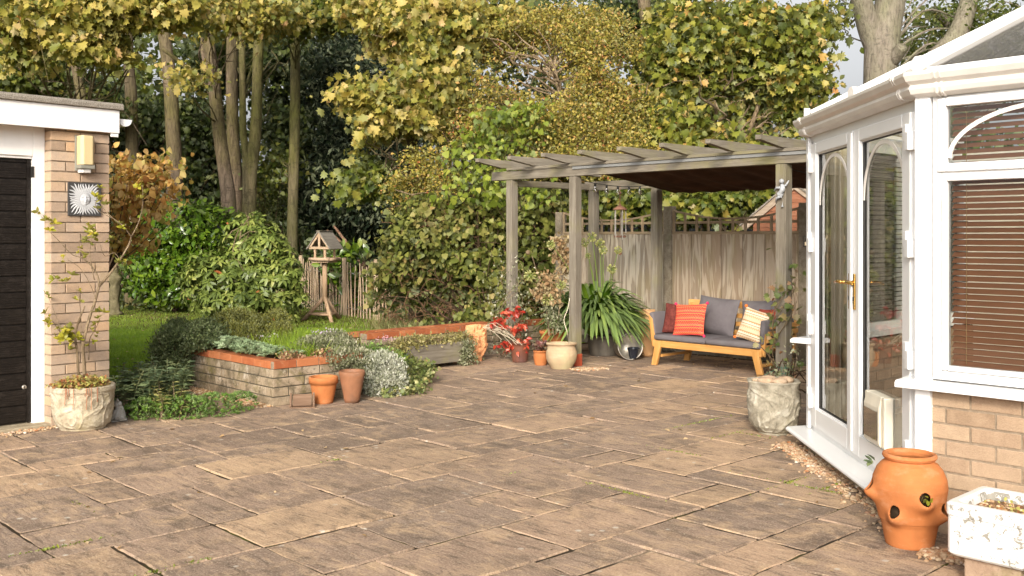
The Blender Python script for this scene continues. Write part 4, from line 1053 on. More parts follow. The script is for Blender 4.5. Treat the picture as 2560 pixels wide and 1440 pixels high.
# ------------------------------------------------------------------ pots
def pot_prof(rb, rt, h, rim=.012, rimh=.03, t=.012, bulge=0.0, wob=None):
    p = []
    for i in range(9):
        s = i / 8; r = lerp(rb, rt, s) + bulge * math.sin(math.pi * s); p.append((r, h * s * (1 - rimh / h)))
    z = h - rimh
    if rim > 0: p += [(rt + rim, z), (rt + rim, h - .006), (rt + rim - .006, h)]
    p += [(rt - t + .004, h), (rt - t, h - .006), (rt - t - .005, h * .75), (rb * .8, h * .6)]
    return p
def pot(name, label, loc, prof, mat, group=None, seg=36, fn=None, soil=None, soilr=None, tilt=0, rot=0, cat='flower pot'):
    o = thing(name, label, cat, loc, (math.radians(tilt), 0, rot), group)
    b = MB(); b.lathe(prof, seg, None, .5, fn); b.build('body', mat, o, smooth=True)
    if soil:
        b = MB(); b.lathe([(soilr, soil), (soilr * .5, soil + .008), (.002, soil + .012)], 20, capb=False); b.build('soil', SOIL, o, smooth=True)
    return o
PT = {}
q = gnd(803, 1013); q.y += .10
PT['orange'] = pot('terracotta_pot', 'bright orange terracotta pot with a thick rim beside the tall brown pot', q, pot_prof(.078, .112, .225, .010, .055), TERRA, soil=.19, soilr=.10)
q = gnd(876, 1010); q.y += .08
PT['tall'] = pot('terracotta_pot', 'tall tapering brown clay pot standing in front of the silver plant', q, pot_prof(.060, .112, .270, .0, .02), TERRA2, soil=.22, soilr=.09)
q = gnd(847, 985); q.y += .09
pot('terracotta_pot', 'terracotta pot mostly hidden behind the orange pot and the tall brown pot', q, pot_prof(.075, .105, .215, .010, .04), TERRA, soil=.18, soilr=.09)
q = gnd(1300, 908); q.y += .08
PT['redp'] = pot('glazed_pot', 'dark brown glazed pot holding the scarlet leaved plant', q, pot_prof(.082, .112, .225, .010, .014), TERRA3, soil=.19, soilr=.10)
q = gnd(1352, 916); q.y += .06
PT['small'] = pot('terracotta_pot', 'small orange terracotta pot with a dark plum plant, left of the cream pot', q, pot_prof(.058, .075, .165, .006, .014, bulge=.01), TERRA, soil=.14, soilr=.065)
def creamfn(t, z, r):
    k = 0
    if .185 < z < .245: k -= .0022 * (math.sin(z * 620) > 0)
    if .05 < z < .2: k += .002 * math.sin(t * 22 + z * 60) * (math.sin(t * 4) > .3)
    if .045 < z < .052: k -= .003
    return k
cp = [(.105, 0), (.112, .01), (.126, .035), (.146, .07), (.160, .11), (.165, .145), (.162, .18), (.152, .21), (.145, .235), (.147, .248), (.160, .254), (.166, .266), (.160, .276), (.144, .276), (.136, .262), (.145, .20), (.13, .13)]
cpp = []
for i in range(len(cp) - 1):
    for k in range(4): cpp.append((lerp(cp[i][0], cp[i + 1][0], k / 4), lerp(cp[i][1], cp[i + 1][1], k / 4)))
cpp.append(cp[-1])
q = gnd(1405, 925); q.y += .1
PT['cream'] = pot('pottery_pot', 'wide cream bellied pot with incised rings in front of the post', q, cpp, CREAMP, seg=72, fn=creamfn, soil=.225, soilr=.13, tilt=-2)
q = PF(.36, -.52) if False else gnd(1383, 897); q.y += .05
PT['bowl'] = pot('terracotta_bowl', 'wide shallow terracotta bowl planter behind the cream pot', q, [(.09, 0), (.10, .02), (.105, .12), (.115, .19), (.14, .25), (.152, .282), (.158, .285), (.158, .312), (.152, .318), (.142, .315), (.13, .29), (.1, .25)], TERRA, soil=.285, soilr=.13)
q = gnd(1510, 890); q.y += .05; TUB = q
g_ = METAL
pot('metal_tub', 'dark galvanised tub under the big strap leaved plant', q, pot_prof(.16, .185, .24, .008, .015), plain('tarnished_zinc', (.14, .12, .095), .6, .4, .4, .35, 6, .2, 30), soil=.21, soilr=.17)
# bucket on its side with a pot in it
q = gnd(1570, 902); bk = thing('metal_bucket', 'galvanised bucket lying on its side with its open mouth to the front', 'bucket', q + Vector((0, .10, .145)), (math.radians(82), 0, math.radians(14)))
b = MB(); b.lathe([(.001, -.16), (.100, -.16), (.105, -.155), (.142, .10), (.150, .104), (.150, .112), (.142, .114), (.137, .10), (.100, -.150), (.001, -.150)], 40, capb=False)
b.build('body', METAL, bk, smooth=True)
b = MB(); b.tube([(.148 * math.cos(t), .148 * math.sin(t) * .95, .10 + .03 * math.sin(t)) for t in [math.pi * i / 16 for i in range(17)]], .004, 6); b.build('handle', DMETAL, bk, smooth=True)
q2 = gnd(1573, 893); pot('glazed_pot', 'small black glazed pot standing inside the fallen bucket', Vector((q2.x + .01, q.y + .02, .022)), pot_prof(.042, .068, .125, .004, .012), DARKPOT, soil=.105, soilr=.058)
b = MB(); pa = [(.058, 0), (.066, .0), (.072, .02), (.080, .03), (.082, .45), (.086, .46), (.086, .52), (.080, .525), (.070, .52), (.066, .4)]
q = gnd(1622, 893); q.y += .09
pot('chimney_pot', 'tall buff ceramic tube leaning beside the sofa', q, [(r * 1.12, z * 1.04) for r, z in pa], TUBE, tilt=-4, cat='chimney pot')

# strawberry planter
def sp_build():
    q = Vector((1.805, 4.52, 0)); o = thing('strawberry_planter', 'big orange terracotta strawberry jar with side pockets by the brick wall', 'planter', q, math.radians(0))
    P_ = [(.100, 0), (.104, .006), (.122, .10), (.130, .118), (.133, .121), (.142, .16), (.155, .215), (.162, .265), (.158, .305), (.142, .345), (.122, .370), (.108, .380), (.104, .385), (.112, .392), (.118, .402), (.116, .412), (.108, .416), (.098, .412), (.094, .40), (.096, .385), (.115, .36), (.14, .32)]
    pp = []
    for i in range(len(P_) - 1):
        for k in range(16): pp.append((lerp(P_[i][0], P_[i + 1][0], k / 16), lerp(P_[i][1], P_[i + 1][1], k / 16)))
    pp.append(P_[-1]); nout = 13 * 16
    # pockets: (theta, z)
    toward = math.atan2(-4.52, -1.805)
    pk = [(toward - .42, .175, 1), (toward + .40, .245, 1), (toward - 1.38, .262, 1), (toward + 1.15, .185, 1)]
    def dth(a, b_): return (a - b_ + math.pi) % (2 * math.pi) - math.pi
    def fn(t, z, r):
        if r < .099: return 0
        k = 0
        for (a, z0, s) in pk:
            u = dth(t, a) * .15 / .034; w = (z - (z0 - .012)) / .034
            k += .040 * math.exp(-(u * u) * .9 - ((w + .55) ** 2) * 1.1)
        return k
    def skip(t, z, i):
        if i > nout: return False
        for (a, z0, s) in pk:
            u = dth(t, a) * .15 / .030; w = (z - z0 - .003) / .034
            if u * u + w * w < .62: return True
        return False
    b = MB(); b.lathe(pp, 360, None, .5, fn, skip)
    bo = b.build('body', TERRA, o, smooth=True); m = bo.modifiers.new('s', 'SOLIDIFY'); m.thickness = .007; m.offset = -1
    b = MB(); b.lathe([(.05, .02), (.105, .10), (.118, .17), (.122, .26), (.10, .32), (.002, .33)], 24, capb=False, fn=lambda t, z, r: .004 * math.sin(t * 9 + z * 90)); b.build('soil', SOIL, o, smooth=True)
    a = pk[1][0]; rng = np.random.default_rng(4); c = Vector((q.x + .158 * math.cos(a), q.y + .158 * math.sin(a), .245)); nL = 9
    P = np.array([c[:]] * nL) + rng.normal(size=(nL, 3)) * .010; T = rng.normal(size=(nL, 3)) * .9 + np.array([math.cos(a), math.sin(a), .2]); N = rng.normal(size=(nL, 3)) * .3 + np.array([0, 0, 1])
    s1 = leaves('strawberry_plant', LM_POTT, P, T, N, rng.uniform(.018, .03, nL), rng.random(nL) * .5, ROUND, None, True, c); tag(s1, 'tiny green sprig growing from the upper pocket of the strawberry jar', 'plant')
    a = pk[2][0]; c = Vector((q.x + .16 * math.cos(a), q.y + .16 * math.sin(a), .36)); P = np.array([c[:]] * 7) + rng.normal(size=(7, 3)) * .012; T = rng.normal(size=(7, 3)) * .5 + np.array([-1, .1, .1]); N = rng.normal(size=(7, 3)) * .3 + np.array([0, 0, 1])
    s1 = leaves('leafy_sprig', LM_SPURGE, P, T, N, rng.uniform(.03, .05, 7), rng.random(7) * .7, OVAL, None, True, c); tag(s1, 'small grey-green leaf spray beside the rim of the strawberry jar', 'plant')
sp_build()

# butler sink planter on bricks
sk0 = Vector((1.750, 4.02, 0))
sk = thing('sink_planter', 'old white glazed sink with flaking surface used as a planter', 'planter', sk0, math.atan2(PX.y, PX.x))
g = G('flaking_white_glaze'); co = g.coord()
fl = g.noise(co, 26, 8, .75, .5); zone = g.noise(g.coord((1, 1, .6)), 3.0, 3, .5)
mask = g.ramp(g.math('ADD', g.math('MULTIPLY', fl, .75), g.math('MULTIPLY', zone, .35)), [(.575, 0), (.60, .9)])
ns = g.n('NewGeometry'); sx_ = g.n('SeparateXYZ'); g.l(ns.outputs['Normal'], sx_.inputs[0])
mask = g.math('MULTIPLY', mask, g.ramp(sx_.outputs['Z'], [(.2, 1), (.5, 0)]))
g.base(g.mix(mask, (.66, .65, .62), (.20, .18, .14))); g.l(g.ramp(mask, [(0, .18), (1, .95)]), g.b.inputs['Roughness']); g.bump(mask, .35, .004); SINKM = g.m
W_, Dp, z0, z1 = .78, .37, .115, .33
b = MB()
def rring(x0, x1, y0, y1, z, r=.03, n=5):
    out = []
    for (cx, cy, a0) in ((x1 - r, y0 + r, -90), (x1 - r, y1 - r, 0), (x0 + r, y1 - r, 90), (x0 + r, y0 + r, 180)):
        for k in range(n): a = math.radians(a0 + 90 * k / (n - 1)); out.append((cx + r * math.cos(a), cy + r * math.sin(a), z))
    return out
rings = [rring(.012, W_ - .012, .012, Dp - .012, z0), rring(0, W_, 0, Dp, z0 + .012), rring(0, W_, 0, Dp, z1 - .055), rring(-.004, W_ + .004, -.004, Dp + .004, z1 - .05), rring(-.004, W_ + .004, -.004, Dp + .004, z1 - .008), rring(.004, W_ - .004, .004, Dp - .004, z1),
         rring(.03, W_ - .03, .03, Dp - .03, z1), rring(.036, W_ - .036, .036, Dp - .036, z1 - .008), rring(.045, W_ - .045, .045, Dp - .045, z1 - .09), rring(.05, W_ - .05, .05, Dp - .05, z1 - .12)]
n = len(rings[0]); vs = [v for r in rings for v in r]
fs = [(i * n + k, i * n + (k + 1) % n, (i + 1) * n + (k + 1) % n, (i + 1) * n + k) for i in range(len(rings) - 1) for k in range(n)]
fs.append(list(range(n))[::-1]); fs.append([len(vs) - n + k for k in range(n)])
b.add(vs, fs); b.build('basin', SINKM, sk, smooth=False, bev=.003)
b = MB(); b.add(rring(.04, W_ - .04, .04, Dp - .04, z1 - .045), [list(range(n))]); b.build('soil', plain('gritty_soil', (.20, .12, .07), 1, .05, 0, .5, 60, .8, 90), sk)
b = MB(); rg = random.Random(8)
for _ in range(420): b.ball((rg.uniform(.05, W_ - .05), rg.uniform(.05, Dp - .05), z1 - .043), rg.uniform(.004, .009), 5, rg.random(), (1.2, 1, .7))
tag(b.build('grit', GRAVB, sk), kind='stuff')
for x in (.05, W_ - .25):
    pass
for i, x in enumerate((.06, .52)):
    b = MB(); M = wmat(sk) @ Matrix.Translation((x, .04, 0)); b.box(0, .215, 0, .10, .0, .112, M, .6, .003)
    o = b.build('support_brick', mat_stone('mossy_brick_%s' % 'ab'[i], (.20, .13, .09), (.32, .22, .15), (.42, .31, .22), (.10, .13, .015)), None, True, loc=M.to_translation(), rot=0, bev=.006)
    tag(o, ('mossy brick under the left end of the white sink', 'brick propping the right part of the white sink')[i], 'brick', 'bricks under the sink')
rng = np.random.default_rng(9); n = 260
lp = np.stack([rng.uniform(.08, .6, n), rng.uniform(.06, Dp - .06, n), np.full(n, z1 - .04) + rng.random(n) * .02], 1)
M = wmat(sk); P = np.array([(M @ Vector(p))[:] for p in lp])
o = leaves('sedum_plants', LM_SEDUM, P, rng.normal(size=(n, 3)) * .7 + [0, 0, .6], rng.normal(size=(n, 3)) + [0, 0, .8], rng.uniform(.008, .022, n), rng.random(n), ROUND, None, True, M @ Vector((.3, .18, z1 - .04)))
tag(o, 'patchy red-green sedum growing in the white sink', 'plant')

# ornate stone urns
def swirl(t, z, r, H, ph=0.0):
    zz = z / H; band = 1 if .09 < zz < .86 else 0
    if not band: return 0
    rg_ = lambda q, k: max(0.0, 1 - abs(math.sin(q)) * k)
    u = t * 2 + ph
    c1 = math.hypot(math.sin(u) * 1.05, (zz - .34) * 2.1); c2 = math.hypot(math.cos(u) * 1.05, (zz - .66) * 2.3)
    a = rg_(c1 * 8.5, 2.4) * (1 if c1 < .8 else .3) + rg_(c2 * 8.5 + 1.2, 2.4) * (1 if c2 < .7 else .2)
    s_ = rg_(u * 1.5 + 2.4 * math.sin(zz * 6.3 + ph) + zz * 4, 2.0)
    return .0085 * min(1.2, a) + .0075 * s_ - .004
pr_ = [(.135, 0), (.150, .004), (.158, .012), (.160, .022), (.176, .035), (.192, .07), (.202, .12), (.208, .18), (.213, .24), (.216, .28), (.221, .29), (.221, .315), (.213, .322), (.190, .320), (.186, .30), (.18, .25)]
def densify(p, k=8):
    out = []
    for i in range(len(p) - 1):
        for q in range(k): out.append((lerp(p[i][0], p[i + 1][0], q / k), lerp(p[i][1], p[i + 1][1], q / k)))
    return out + [p[-1]]
SP1 = Vector((-3.118, 7.235, 0))
pot('stone_planter', 'squat cream stone planter with swirling dragon relief by the garage pier', SP1, densify(pr_), STONE1, seg=200, fn=lambda t, z, r: swirl(t, z, r, .32) * (r > .155), soil=.30, soilr=.19, cat='planter')
q = gnd(1950, 1092); q.y += .11; q.x -= .015
pu = [(.098, 0), (.104, .008), (.106, .020), (.122, .030), (.150, .06), (.168, .11), (.178, .17), (.183, .23), (.180, .29), (.176, .33), (.180, .36), (.186, .375), (.178, .382), (.158, .378), (.152, .35), (.15, .30)]
def urnf(t, z, r):
    k = swirl(t, z, r, .38, 1.1) * 1.25 * (r > .12)
    if z > .34: k += .010 * math.sin(t * 8) * (z - .34) / .04
    return k
URN = q
pot('stone_urn', 'weathered grey carved stone urn at the far end of the glazed doors', q, densify(pu), STONE2, seg=200, fn=urnf, soil=.345, soilr=.158, cat='urn')
b = MB(); r7 = random.Random(3)
for i, (dx, dy, s, c_) in enumerate(((-.06, -.02, .05, 0), (.03, -.05, .045, 1), (.09, .03, .05, 0), (-.02, .07, .05, 1), (-.11, .03, .03, 0))):
    b.ball((q.x + dx, q.y + dy, .375), s, 9, r7.random(), (1.3, 1, .6))
o = b.build('stones', mat_stone('tan_stone', (.26, .17, .11), (.45, .32, .21), (.60, .47, .35), (.3, .2, .12)), None, True, loc=q + Vector((0, 0, .37)), smooth=True); tag(o, 'rounded tan stones heaped on the carved urn', 'stones')

# terracotta face planter
fq = PF(-.33 + .10, -.905); fq = gnd(1195, 903)
fp = thing('face_planter', 'peach terracotta wall planter moulded as a woman face with wavy hair', 'face planter', fq, (math.radians(-6), 0, math.radians(10)))
def ff(u, w):                              # u -1..1, w 0..1 (height)
    fx, fz = (u - .12) / .60, (w - .60) / .27
    h = face_height(fx * .62, fz * .95, .62, .30, 1.25)
    hair = math.exp(-((math.hypot(fx * .92, fz * .8 + .0) - 1.02) / .22) ** 2) * (1 if w > .36 else .3)
    h += .17 * hair * (1 + .5 * math.sin(14 * math.atan2(fz, fx) + 9 * w))
    h += .20 * math.exp(-((u - .05) / .30) ** 2 - ((w - .24) / .05) ** 2) * (1 + .4 * math.sin(u * 14)) + .12 * math.exp(-((w - .10) / .05) ** 2)
    h += .05 * math.sin(u * 9 + w * 13) * math.sin(w * 23) * (0 if abs(fx) < .95 and abs(fz) < 1.05 else 1)
    return h
H_ = .41; nu, nw = 44, 70; vs = []; fs = []
def halfw(w): return .115 * (.34 + .66 * min(1, max(0, (w - .12) / .35)) ** .6) if w > .12 else .045
for j in range(nw + 1):
    w = j / nw
    for i in range(nu + 1):
        u = -1 + 2 * i / nu; hw_ = halfw(w); x = u * hw_ * (1.08 if u < 0 else .98) - (.012 if w > .5 else 0)
        edge = (1 - abs(u) ** 6)
        top = -.012 * u * u
        vs.append((x, -.03 - .16 * ff(u, w) * edge - .02 * edge, w * H_ + top * w))
for j in range(nw):
    for i in range(nu): k = j * (nu + 1) + i; fs.append((k, k + 1, k + nu + 2, k + nu + 1))
m = len(vs); vs2 = [(x, 0.03, z) for x, y, z in vs]
ring = [i for i in range(nu + 1)] + [j * (nu + 1) + nu for j in range(1, nw + 1)] + [nw * (nu + 1) + i for i in range(nu - 1, -1, -1)] + [j * (nu + 1) for j in range(nw - 1, 0, -1)]
vs += [(vs[i][0], .035, vs[i][2]) for i in ring]
for k in range(len(ring)): fs.append((ring[k], m + k, m + (k + 1) % len(ring), ring[(k + 1) % len(ring)]))
fs.append([m + k for k in range(len(ring))][::-1])
b = MB(); b.add(vs, [f[::-1] for f in fs]); b.build('moulded_face', PEACH, fp, smooth=True)

# little cast animal beside the left planter (sitting cat)
cq = gnd(298, 1054)
ct = thing('cat_figurine', 'small weathered stone cat figurine sitting right of the cream planter', 'figurine', cq, math.radians(-60))
b = MB(); b.box(-.045, .045, -.06, .055, 0, .012)
b.lathe([(.042, .01), (.050, .03), (.046, .06), (.035, .09), (.027, .115), (.012, .125), (.002, .127)], 16)
b.ball((0, -.012, .133), .031, 14, sq=(1, 1.05, .9)); b.ball((0, -.047, .128), .013, 8, sq=(1.1, .8, .7))
for s in (-1, 1):
    b.lathe([(.011, 0), (.006, .014), (.001, .024)], 6, Matrix.Translation((s * .018, -.012, .152))); b.tube([(s * .016, -.03, .09), (s * .018, -.048, .04), (s * .018, -.055, .014)], [.014, .011, .012], 8)
    b.ball((s * .034, .01, .03), .026, 8, sq=(.7, 1.2, 1))
b.tube(smooth_path([(.0, .045, .02), (.05, .04, .02), (.055, -.01, .02)]), .009, 7); b.ball((.012, -.044, .142), .004, 6); b.ball((-.012, -.044, .142), .004, 6)
b.build('body', mat_stone('mottled_figurine', (.13, .11, .08), (.34, .32, .29), (.58, .59, .60), (.30, .26, .12)), ct, smooth=True)

# wooden boot scraper lying by the bed
bq = gnd(752, 1022)
bo = thing('boot_scraper', 'small brown ribbed wooden boot scraper leaning by the bed corner', 'boot scraper', bq + Vector((0, .05, 0)), math.radians(10))
BW = wood('brown_stained_wood', (.09, .05, .03), (.17, .10, .06), (.26, .17, .11), 'x', 1, .7)
b = MB()
for i in range(7): b.beam((-.075, .01 + i * .010, .018 + i * .012), (.075, .01 + i * .010, .018 + i * .012), .016, .010, (0, -1, .9), rnd.random())
b.build('ribbed_board', BW, bo)
for s in (-1, 1): b = MB(); b.prism([(-.03, 0), (.06, 0), (.095, .085), (.05, .115), (.0, .03)], s * .092 - .008, s * .092 + .008, Matrix.Rotation(math.radians(90), 4, 'Z') @ Matrix.Scale(1, 4)); b.build('side_plate', BW, bo, bev=.002)
b = MB(); b.box(-.09, .11, -.045, -.02, 0, .012); b.build('base_strip', BW, bo, bev=.002)

# wooden trough
tr = thing('wooden_trough', 'long grey wooden trough planter before the orange coped wall', 'trough', Vector((-1.06, 10.22, 0)), math.atan2(PU.y, PU.x))
b = MB(); b.box(0, .82, 0, .028, .053, .262, v=.35); b.box(0, .82, .272, .30, .053, .255, v=.7); b.build('side_board', GREYW['x'], tr, bev=.004)
b = MB(); b.box(.001, .027, .029, .271, .055, .256, v=.5); b.box(.793, .819, .029, .271, .055, .256, v=.5); b.build('end_board', GREYW['y'], tr, bev=.003)
b = MB(); b.box(.03, .79, .03, .27, .19, .21); b.build('soil', SOIL, tr)
for x in (.04, .72):
    for y in (.03, .22): b = MB(); b.box(x, x + .06, y, y + .05, 0, .052); b.build('foot', GREYW['z'], tr)

# blue bowl pot near the trough
q = gnd(992, 935); q.y += .1
pot('blue_pot', 'dark blue glazed pot half hidden at the left end of the trough', q, pot_prof(.07, .105, .19, .008, .012), plain('blue_glaze', (.03, .05, .11), .3, .5, 0, .3), soil=.165, soilr=.095)

# bird table
bt = gnd(812, 803); btl = thing('bird_table', 'rustic wooden bird table with pitched roof on the lawn', 'bird table', bt, math.radians(-22))
LOG = wood('larch_log', (.26, .16, .09), (.42, .28, .17), (.55, .40, .26), 'z', 1, .8)
LOGX = wood('larch_rail', (.28, .18, .11), (.44, .31, .20), (.56, .42, .29), 'x', 1, .8)
b = MB(); b.tube([(0, 0, .33), (0, 0, .98)], [.044, .040], 12); b.build('pole', LOG, btl, smooth=True)
for a in (200, 320, 80):
    c, s = math.cos(math.radians(a)), math.sin(math.radians(a)); b = MB(); b.tube([(c * .02, s * .02, .38), (c * .37, s * .37, .0)], .032, 10); b.build('leg', LOG, btl, smooth=True)
for a0, a1 in ((200, 320), (320, 80), (80, 200)):
    p = [Vector((math.cos(math.radians(a)) * .27, math.sin(math.radians(a)) * .27, .12)) for a in (a0, a1)]; b = MB(); b.tube(p, .020, 8); b.build('leg_brace', LOG, btl)
b = MB(); b.box(-.15, .15, -.15, .15, .965, .99); b.build('tray', LOGX, btl, bev=.003)
b = MB()
for y in (-.17, .17): b.tube([(-.19, y, 1.02), (.19, y, 1.02)], .030, 10)
for x in (-.17, .17): b.tube([(x, -.16, 1.015), (x, .16, 1.015)], .026, 10)
b.build('tray_rim', LOGX, btl, smooth=True)
for x in (-.095, .095):
    for y in (-.14, .14): b = MB(); b.tube([(x, y, 1.04), (x, y, 1.20)], .021, 8); b.build('corner_post', LOG, btl)
for y in (-.165, .165):
    b = MB(); b.box(-.185, .185, y - .012, y + .012, 1.185, 1.225); b.beam((-.19, y, 1.20), (0, y, 1.445), .024, .04); b.beam((.19, y, 1.20), (0, y, 1.445), .024, .04); b.box(-.02, .02, y - .010, y + .010, 1.22, 1.41); b.build('gable_frame', LOGX, btl, bev=.003)
b = MB()
for s in (-1, 1): b.add([(s * .005, -.2, 1.475), (s * .225, -.2, 1.185), (s * .225, .2, 1.185), (s * .005, .2, 1.475)], [(0, 1, 2, 3)])
o = b.build('roof', wood('grey_roof_board', (.13, .11, .085), (.21, .185, .15), (.30, .27, .22), 'y', 1, .9), btl); m = o.modifiers.new('s', 'SOLIDIFY'); m.thickness = .018; m.offset = 0
b = MB(); b.box(-.035, .035, -.205, .205, 1.475, 1.49); b.build('ridge_cap', GREYW['y'], btl, bev=.003)

# picket fence
pf = thing('picket_fence', 'rustic chestnut paling fence wired together along the lawn edge', 'fence', at(860, 800, 16.8) * 1)
pf.location.z = 0
r8 = random.Random(12); line = [at(752, 0, 19.6), at(862, 0, 17.4), at(1035, 0, 15.2)]
for p in line: p.z = 0
seg1 = (line[1] - line[0]).length; seg2 = (line[2] - line[1]).length
PALE = wood('chestnut_pale', (.26, .17, .10), (.42, .31, .20), (.55, .43, .30), 'z', 1, .9)
def fpt(s): return line[0].lerp(line[1], s / seg1) if s < seg1 else line[1].lerp(line[2], (s - seg1) / seg2)
s = 0; tops = []
while s < seg1 + seg2:
    p = fpt(s); h = r8.uniform(.86, .98); ln = Vector((r8.uniform(-.04, .04), r8.uniform(-.03, .03), 0)); w = r8.uniform(.010, .017)
    b = MB(); b.tube([p, p + ln * .5 + Vector((r8.uniform(-.01, .01), 0, h * .5)), p + ln + Vector((0, 0, h))], [w, w * .95, w * .7], 6, r8.random()); b.build('paling', PALE, pf, True)
    tops.append(p + ln * .85 + Vector((0, 0, h - .16))); s += r8.uniform(.105, .14)
for s in (.06, seg1 + .02, seg1 + 1.32, seg1 + 2.0):
    if s < seg1 + seg2: p = fpt(s); b = MB(); b.tube([p, p + Vector((-.02, 0, 1.02))], [.045, .038], 9, .8); b.build('post', PALE, pf, True)
b = MB(); b.tube([t + Vector((0, -.02, 0)) for t in tops], .004, 4); b.tube([t + Vector((0, -.02, -.6)) for t in tops], .004, 4); b.build('wire', METAL, pf, True)

# gravel
C_, D_ = Vector((C0.x, C0.y)), Vector((D0.x, D0.y))
pebbles('door_gravel', 'tan pebbles strewn along the base of the white door sill', [((D_.x - .14, D_.y + .1), (C_.x - .13, C_.y - .3), .038), ((D_.x - .17, D_.y + .0), (D_.x - .14, D_.y - .9), .045), ((C_.x - .15, C_.y - .35), (C_.x + .1, C_.y - .55), .04)], 2300, .009, 1, GRAV)
a_, b__ = PF(-.84, -3.72), PF(1.05, -3.72)
pebbles('bed_gravel', 'brown pebbles and bits along the left foot of the raised bed', [((a_.x, a_.y), (b__.x, b__.y), .05), ((PF(-.4, -3.8).x, PF(-.4, -3.8).y), (PF(.9, -3.78).x, PF(.9, -3.78).y), .06)], 1500, .010, 2, GRAVB)
h_ = gnd(1475, 925)
pebbles('gravel_heap', 'small heap of pale pebbles right of the cream pot', [((h_.x - .16, h_.y - .03), (h_.x + .08, h_.y + .03), .06), ((h_.x - .2, h_.y - .0), (h_.x + .2, h_.y + .05), .04)], 330, .010, 3, GRAV)
h1, h2 = MG @ Vector((-1.5, -.06, 0)), MG @ Vector((.1, -.05, 0))
pebbles('threshold_gravel', 'crumbled tan gravel along the garage threshold', [((h1.x, h1.y), (h2.x, h2.y), .03)], 700, .008, 4, GRAV)

# ------------------------------------------------------------------ small plants
def pts_ring(c, n, r, rng, zr=.02):
    a = rng.random(n) * 2 * math.pi; q = np.sqrt(rng.random(n)) * r
    return np.stack([c[0] + q * np.cos(a), c[1] + q * np.sin(a), c[2] + rng.random(n) * zr], 1)
def plant(name, label, cat, loc, group=None): return thing(name, label, cat, loc, 0.0, group)
def rosettes(name, mat, C, size, per, tmpl, parent=None, up=.35, seed=0, loc=None, world=True, tilt=.35):
    rng = np.random.default_rng(seed); P = []; T = []; N = []; S = []; V = []
    for c in C:
        ax = np.array([rng.normal() * tilt, rng.normal() * tilt, 1]); ax /= np.linalg.norm(ax); v = rng.random(); sz = size * rng.uniform(.7, 1.25); a0 = rng.random() * 6
        for i in range(per):
            a = a0 + i * 2.4; u = (i + .5) / per
            d = np.array([math.cos(a), math.sin(a), 0]); d = d - ax * d.dot(ax); d /= np.linalg.norm(d)
            t = d * (.25 + .75 * u) + ax * (up + (1 - u) * .7)
            P.append(np.array(c)); T.append(t); N.append(ax * .9 + d * -.2 + rng.normal(size=3) * .1); S.append(sz * (.55 + .5 * u)); V.append(v * .5 + rng.random() * .35 + (1 - u) * .15)
    return leaves(name, mat, P, T, N, S, np.array(V), tmpl, parent, world, loc)
def surf(blobs, n, rng, lo=.25):                          # points on upper surface of blobs
    B = np.array([b[:6] for b in blobs], float); w = B[:, 3] * B[:, 4] + B[:, 5] * B[:, 3]; w /= w.sum(); idx = rng.choice(len(B), n, p=w)
    d = norm(rng.normal(size=(n, 3)) + [0, 0, lo]); return B[idx, :3] + d * B[idx, 3:6], d
def w3(p, r3_): return (p[0], p[1], p[2]) + tuple(r3_)

# potted evergreen shrub by the garage
ps = plant('potted_shrub', 'spindly shrub with sparse yellow-green leaves growing from the cream stone planter', 'shrub', SP1 + Vector((0, 0, .30)))
def pp2(x, y, Y=7.24): return at(x, y, Y)
br = [([(212, 942), (210, 900), (208, 862), (222, 800), (238, 752), (248, 715)], .013, .009), ([(248, 715), (270, 690), (300, 650), (322, 612), (328, 592)], .010, .006),
      ([(328, 592), (345, 560), (356, 520), (357, 480), (355, 462)], .005, .002), ([(328, 592), (308, 565), (282, 545), (262, 525), (248, 500)], .005, .002),
      ([(248, 715), (244, 690), (228, 665), (205, 645), (180, 636), (150, 605), (120, 575)], .007, .002), ([(196, 938), (193, 880), (188, 838), (198, 800), (212, 765)], .010, .006),
      ([(190, 860), (170, 845), (150, 830), (130, 800)], .005, .002), ([(236, 700), (225, 640), (228, 590), (222, 560)], .004, .002), ([(222, 900), (224, 850), (240, 820), (250, 795)], .004, .002),
      ([(240, 750), (225, 710), (200, 670), (170, 650)], .003, .002), ([(205, 860), (202, 790), (198, 740), (196, 715)], .003, .0015), ([(300, 650), (285, 632), (262, 640), (250, 610)], .003, .0015),
      ([(205, 640), (198, 610), (205, 590)], .003, .0015), ([(150, 830), (140, 790), (122, 745)], .003, .0015), ([(280, 545), (240, 520), (246, 480), (240, 465)], .003, .0015)]
b = MB()
for i, (pts, r0, r1) in enumerate(br):
    pw = smooth_path([pp2(x, y, 7.20 - .04 * math.sin(i * 2.1 + k)) for k, (x, y) in enumerate(pts)], 4); b.tube(pw, taper(len(pw), r0, r1), 7)
b.build('stem', TWIG, ps, True, smooth=True)
cl = [(120, 560, 12), (110, 545, 8), (246, 478, 16), (235, 500, 10), (225, 575, 26), (215, 600, 22), (235, 590, 18), (162, 645, 10), (205, 640, 10), (150, 690, 9), (170, 705, 7), (196, 715, 10), (195, 740, 8), (122, 745, 10), (115, 790, 12), (130, 810, 12),
      (160, 830, 34), (175, 845, 30), (150, 850, 22), (190, 840, 20), (250, 805, 18), (245, 830, 18), (262, 790, 10), (300, 655, 10), (315, 660, 9), (270, 605, 8), (355, 470, 10), (348, 500, 8), (300, 560, 8), (262, 520, 8), (235, 872, 8), (210, 620, 8), (165, 868, 10)]
rng = np.random.default_rng(21); C = []
for x, y, n in cl:
    for _ in range(max(2, n // 4)): C.append(np.array(pp2(x + rng.normal() * 9, y + rng.normal() * 9, 7.19 + rng.normal() * .05)[:]))
rosettes('foliage', LM_POTT, C, .048, 6, T_oval(.26, .05, -.15), ps, .25, 3, tilt=.7)

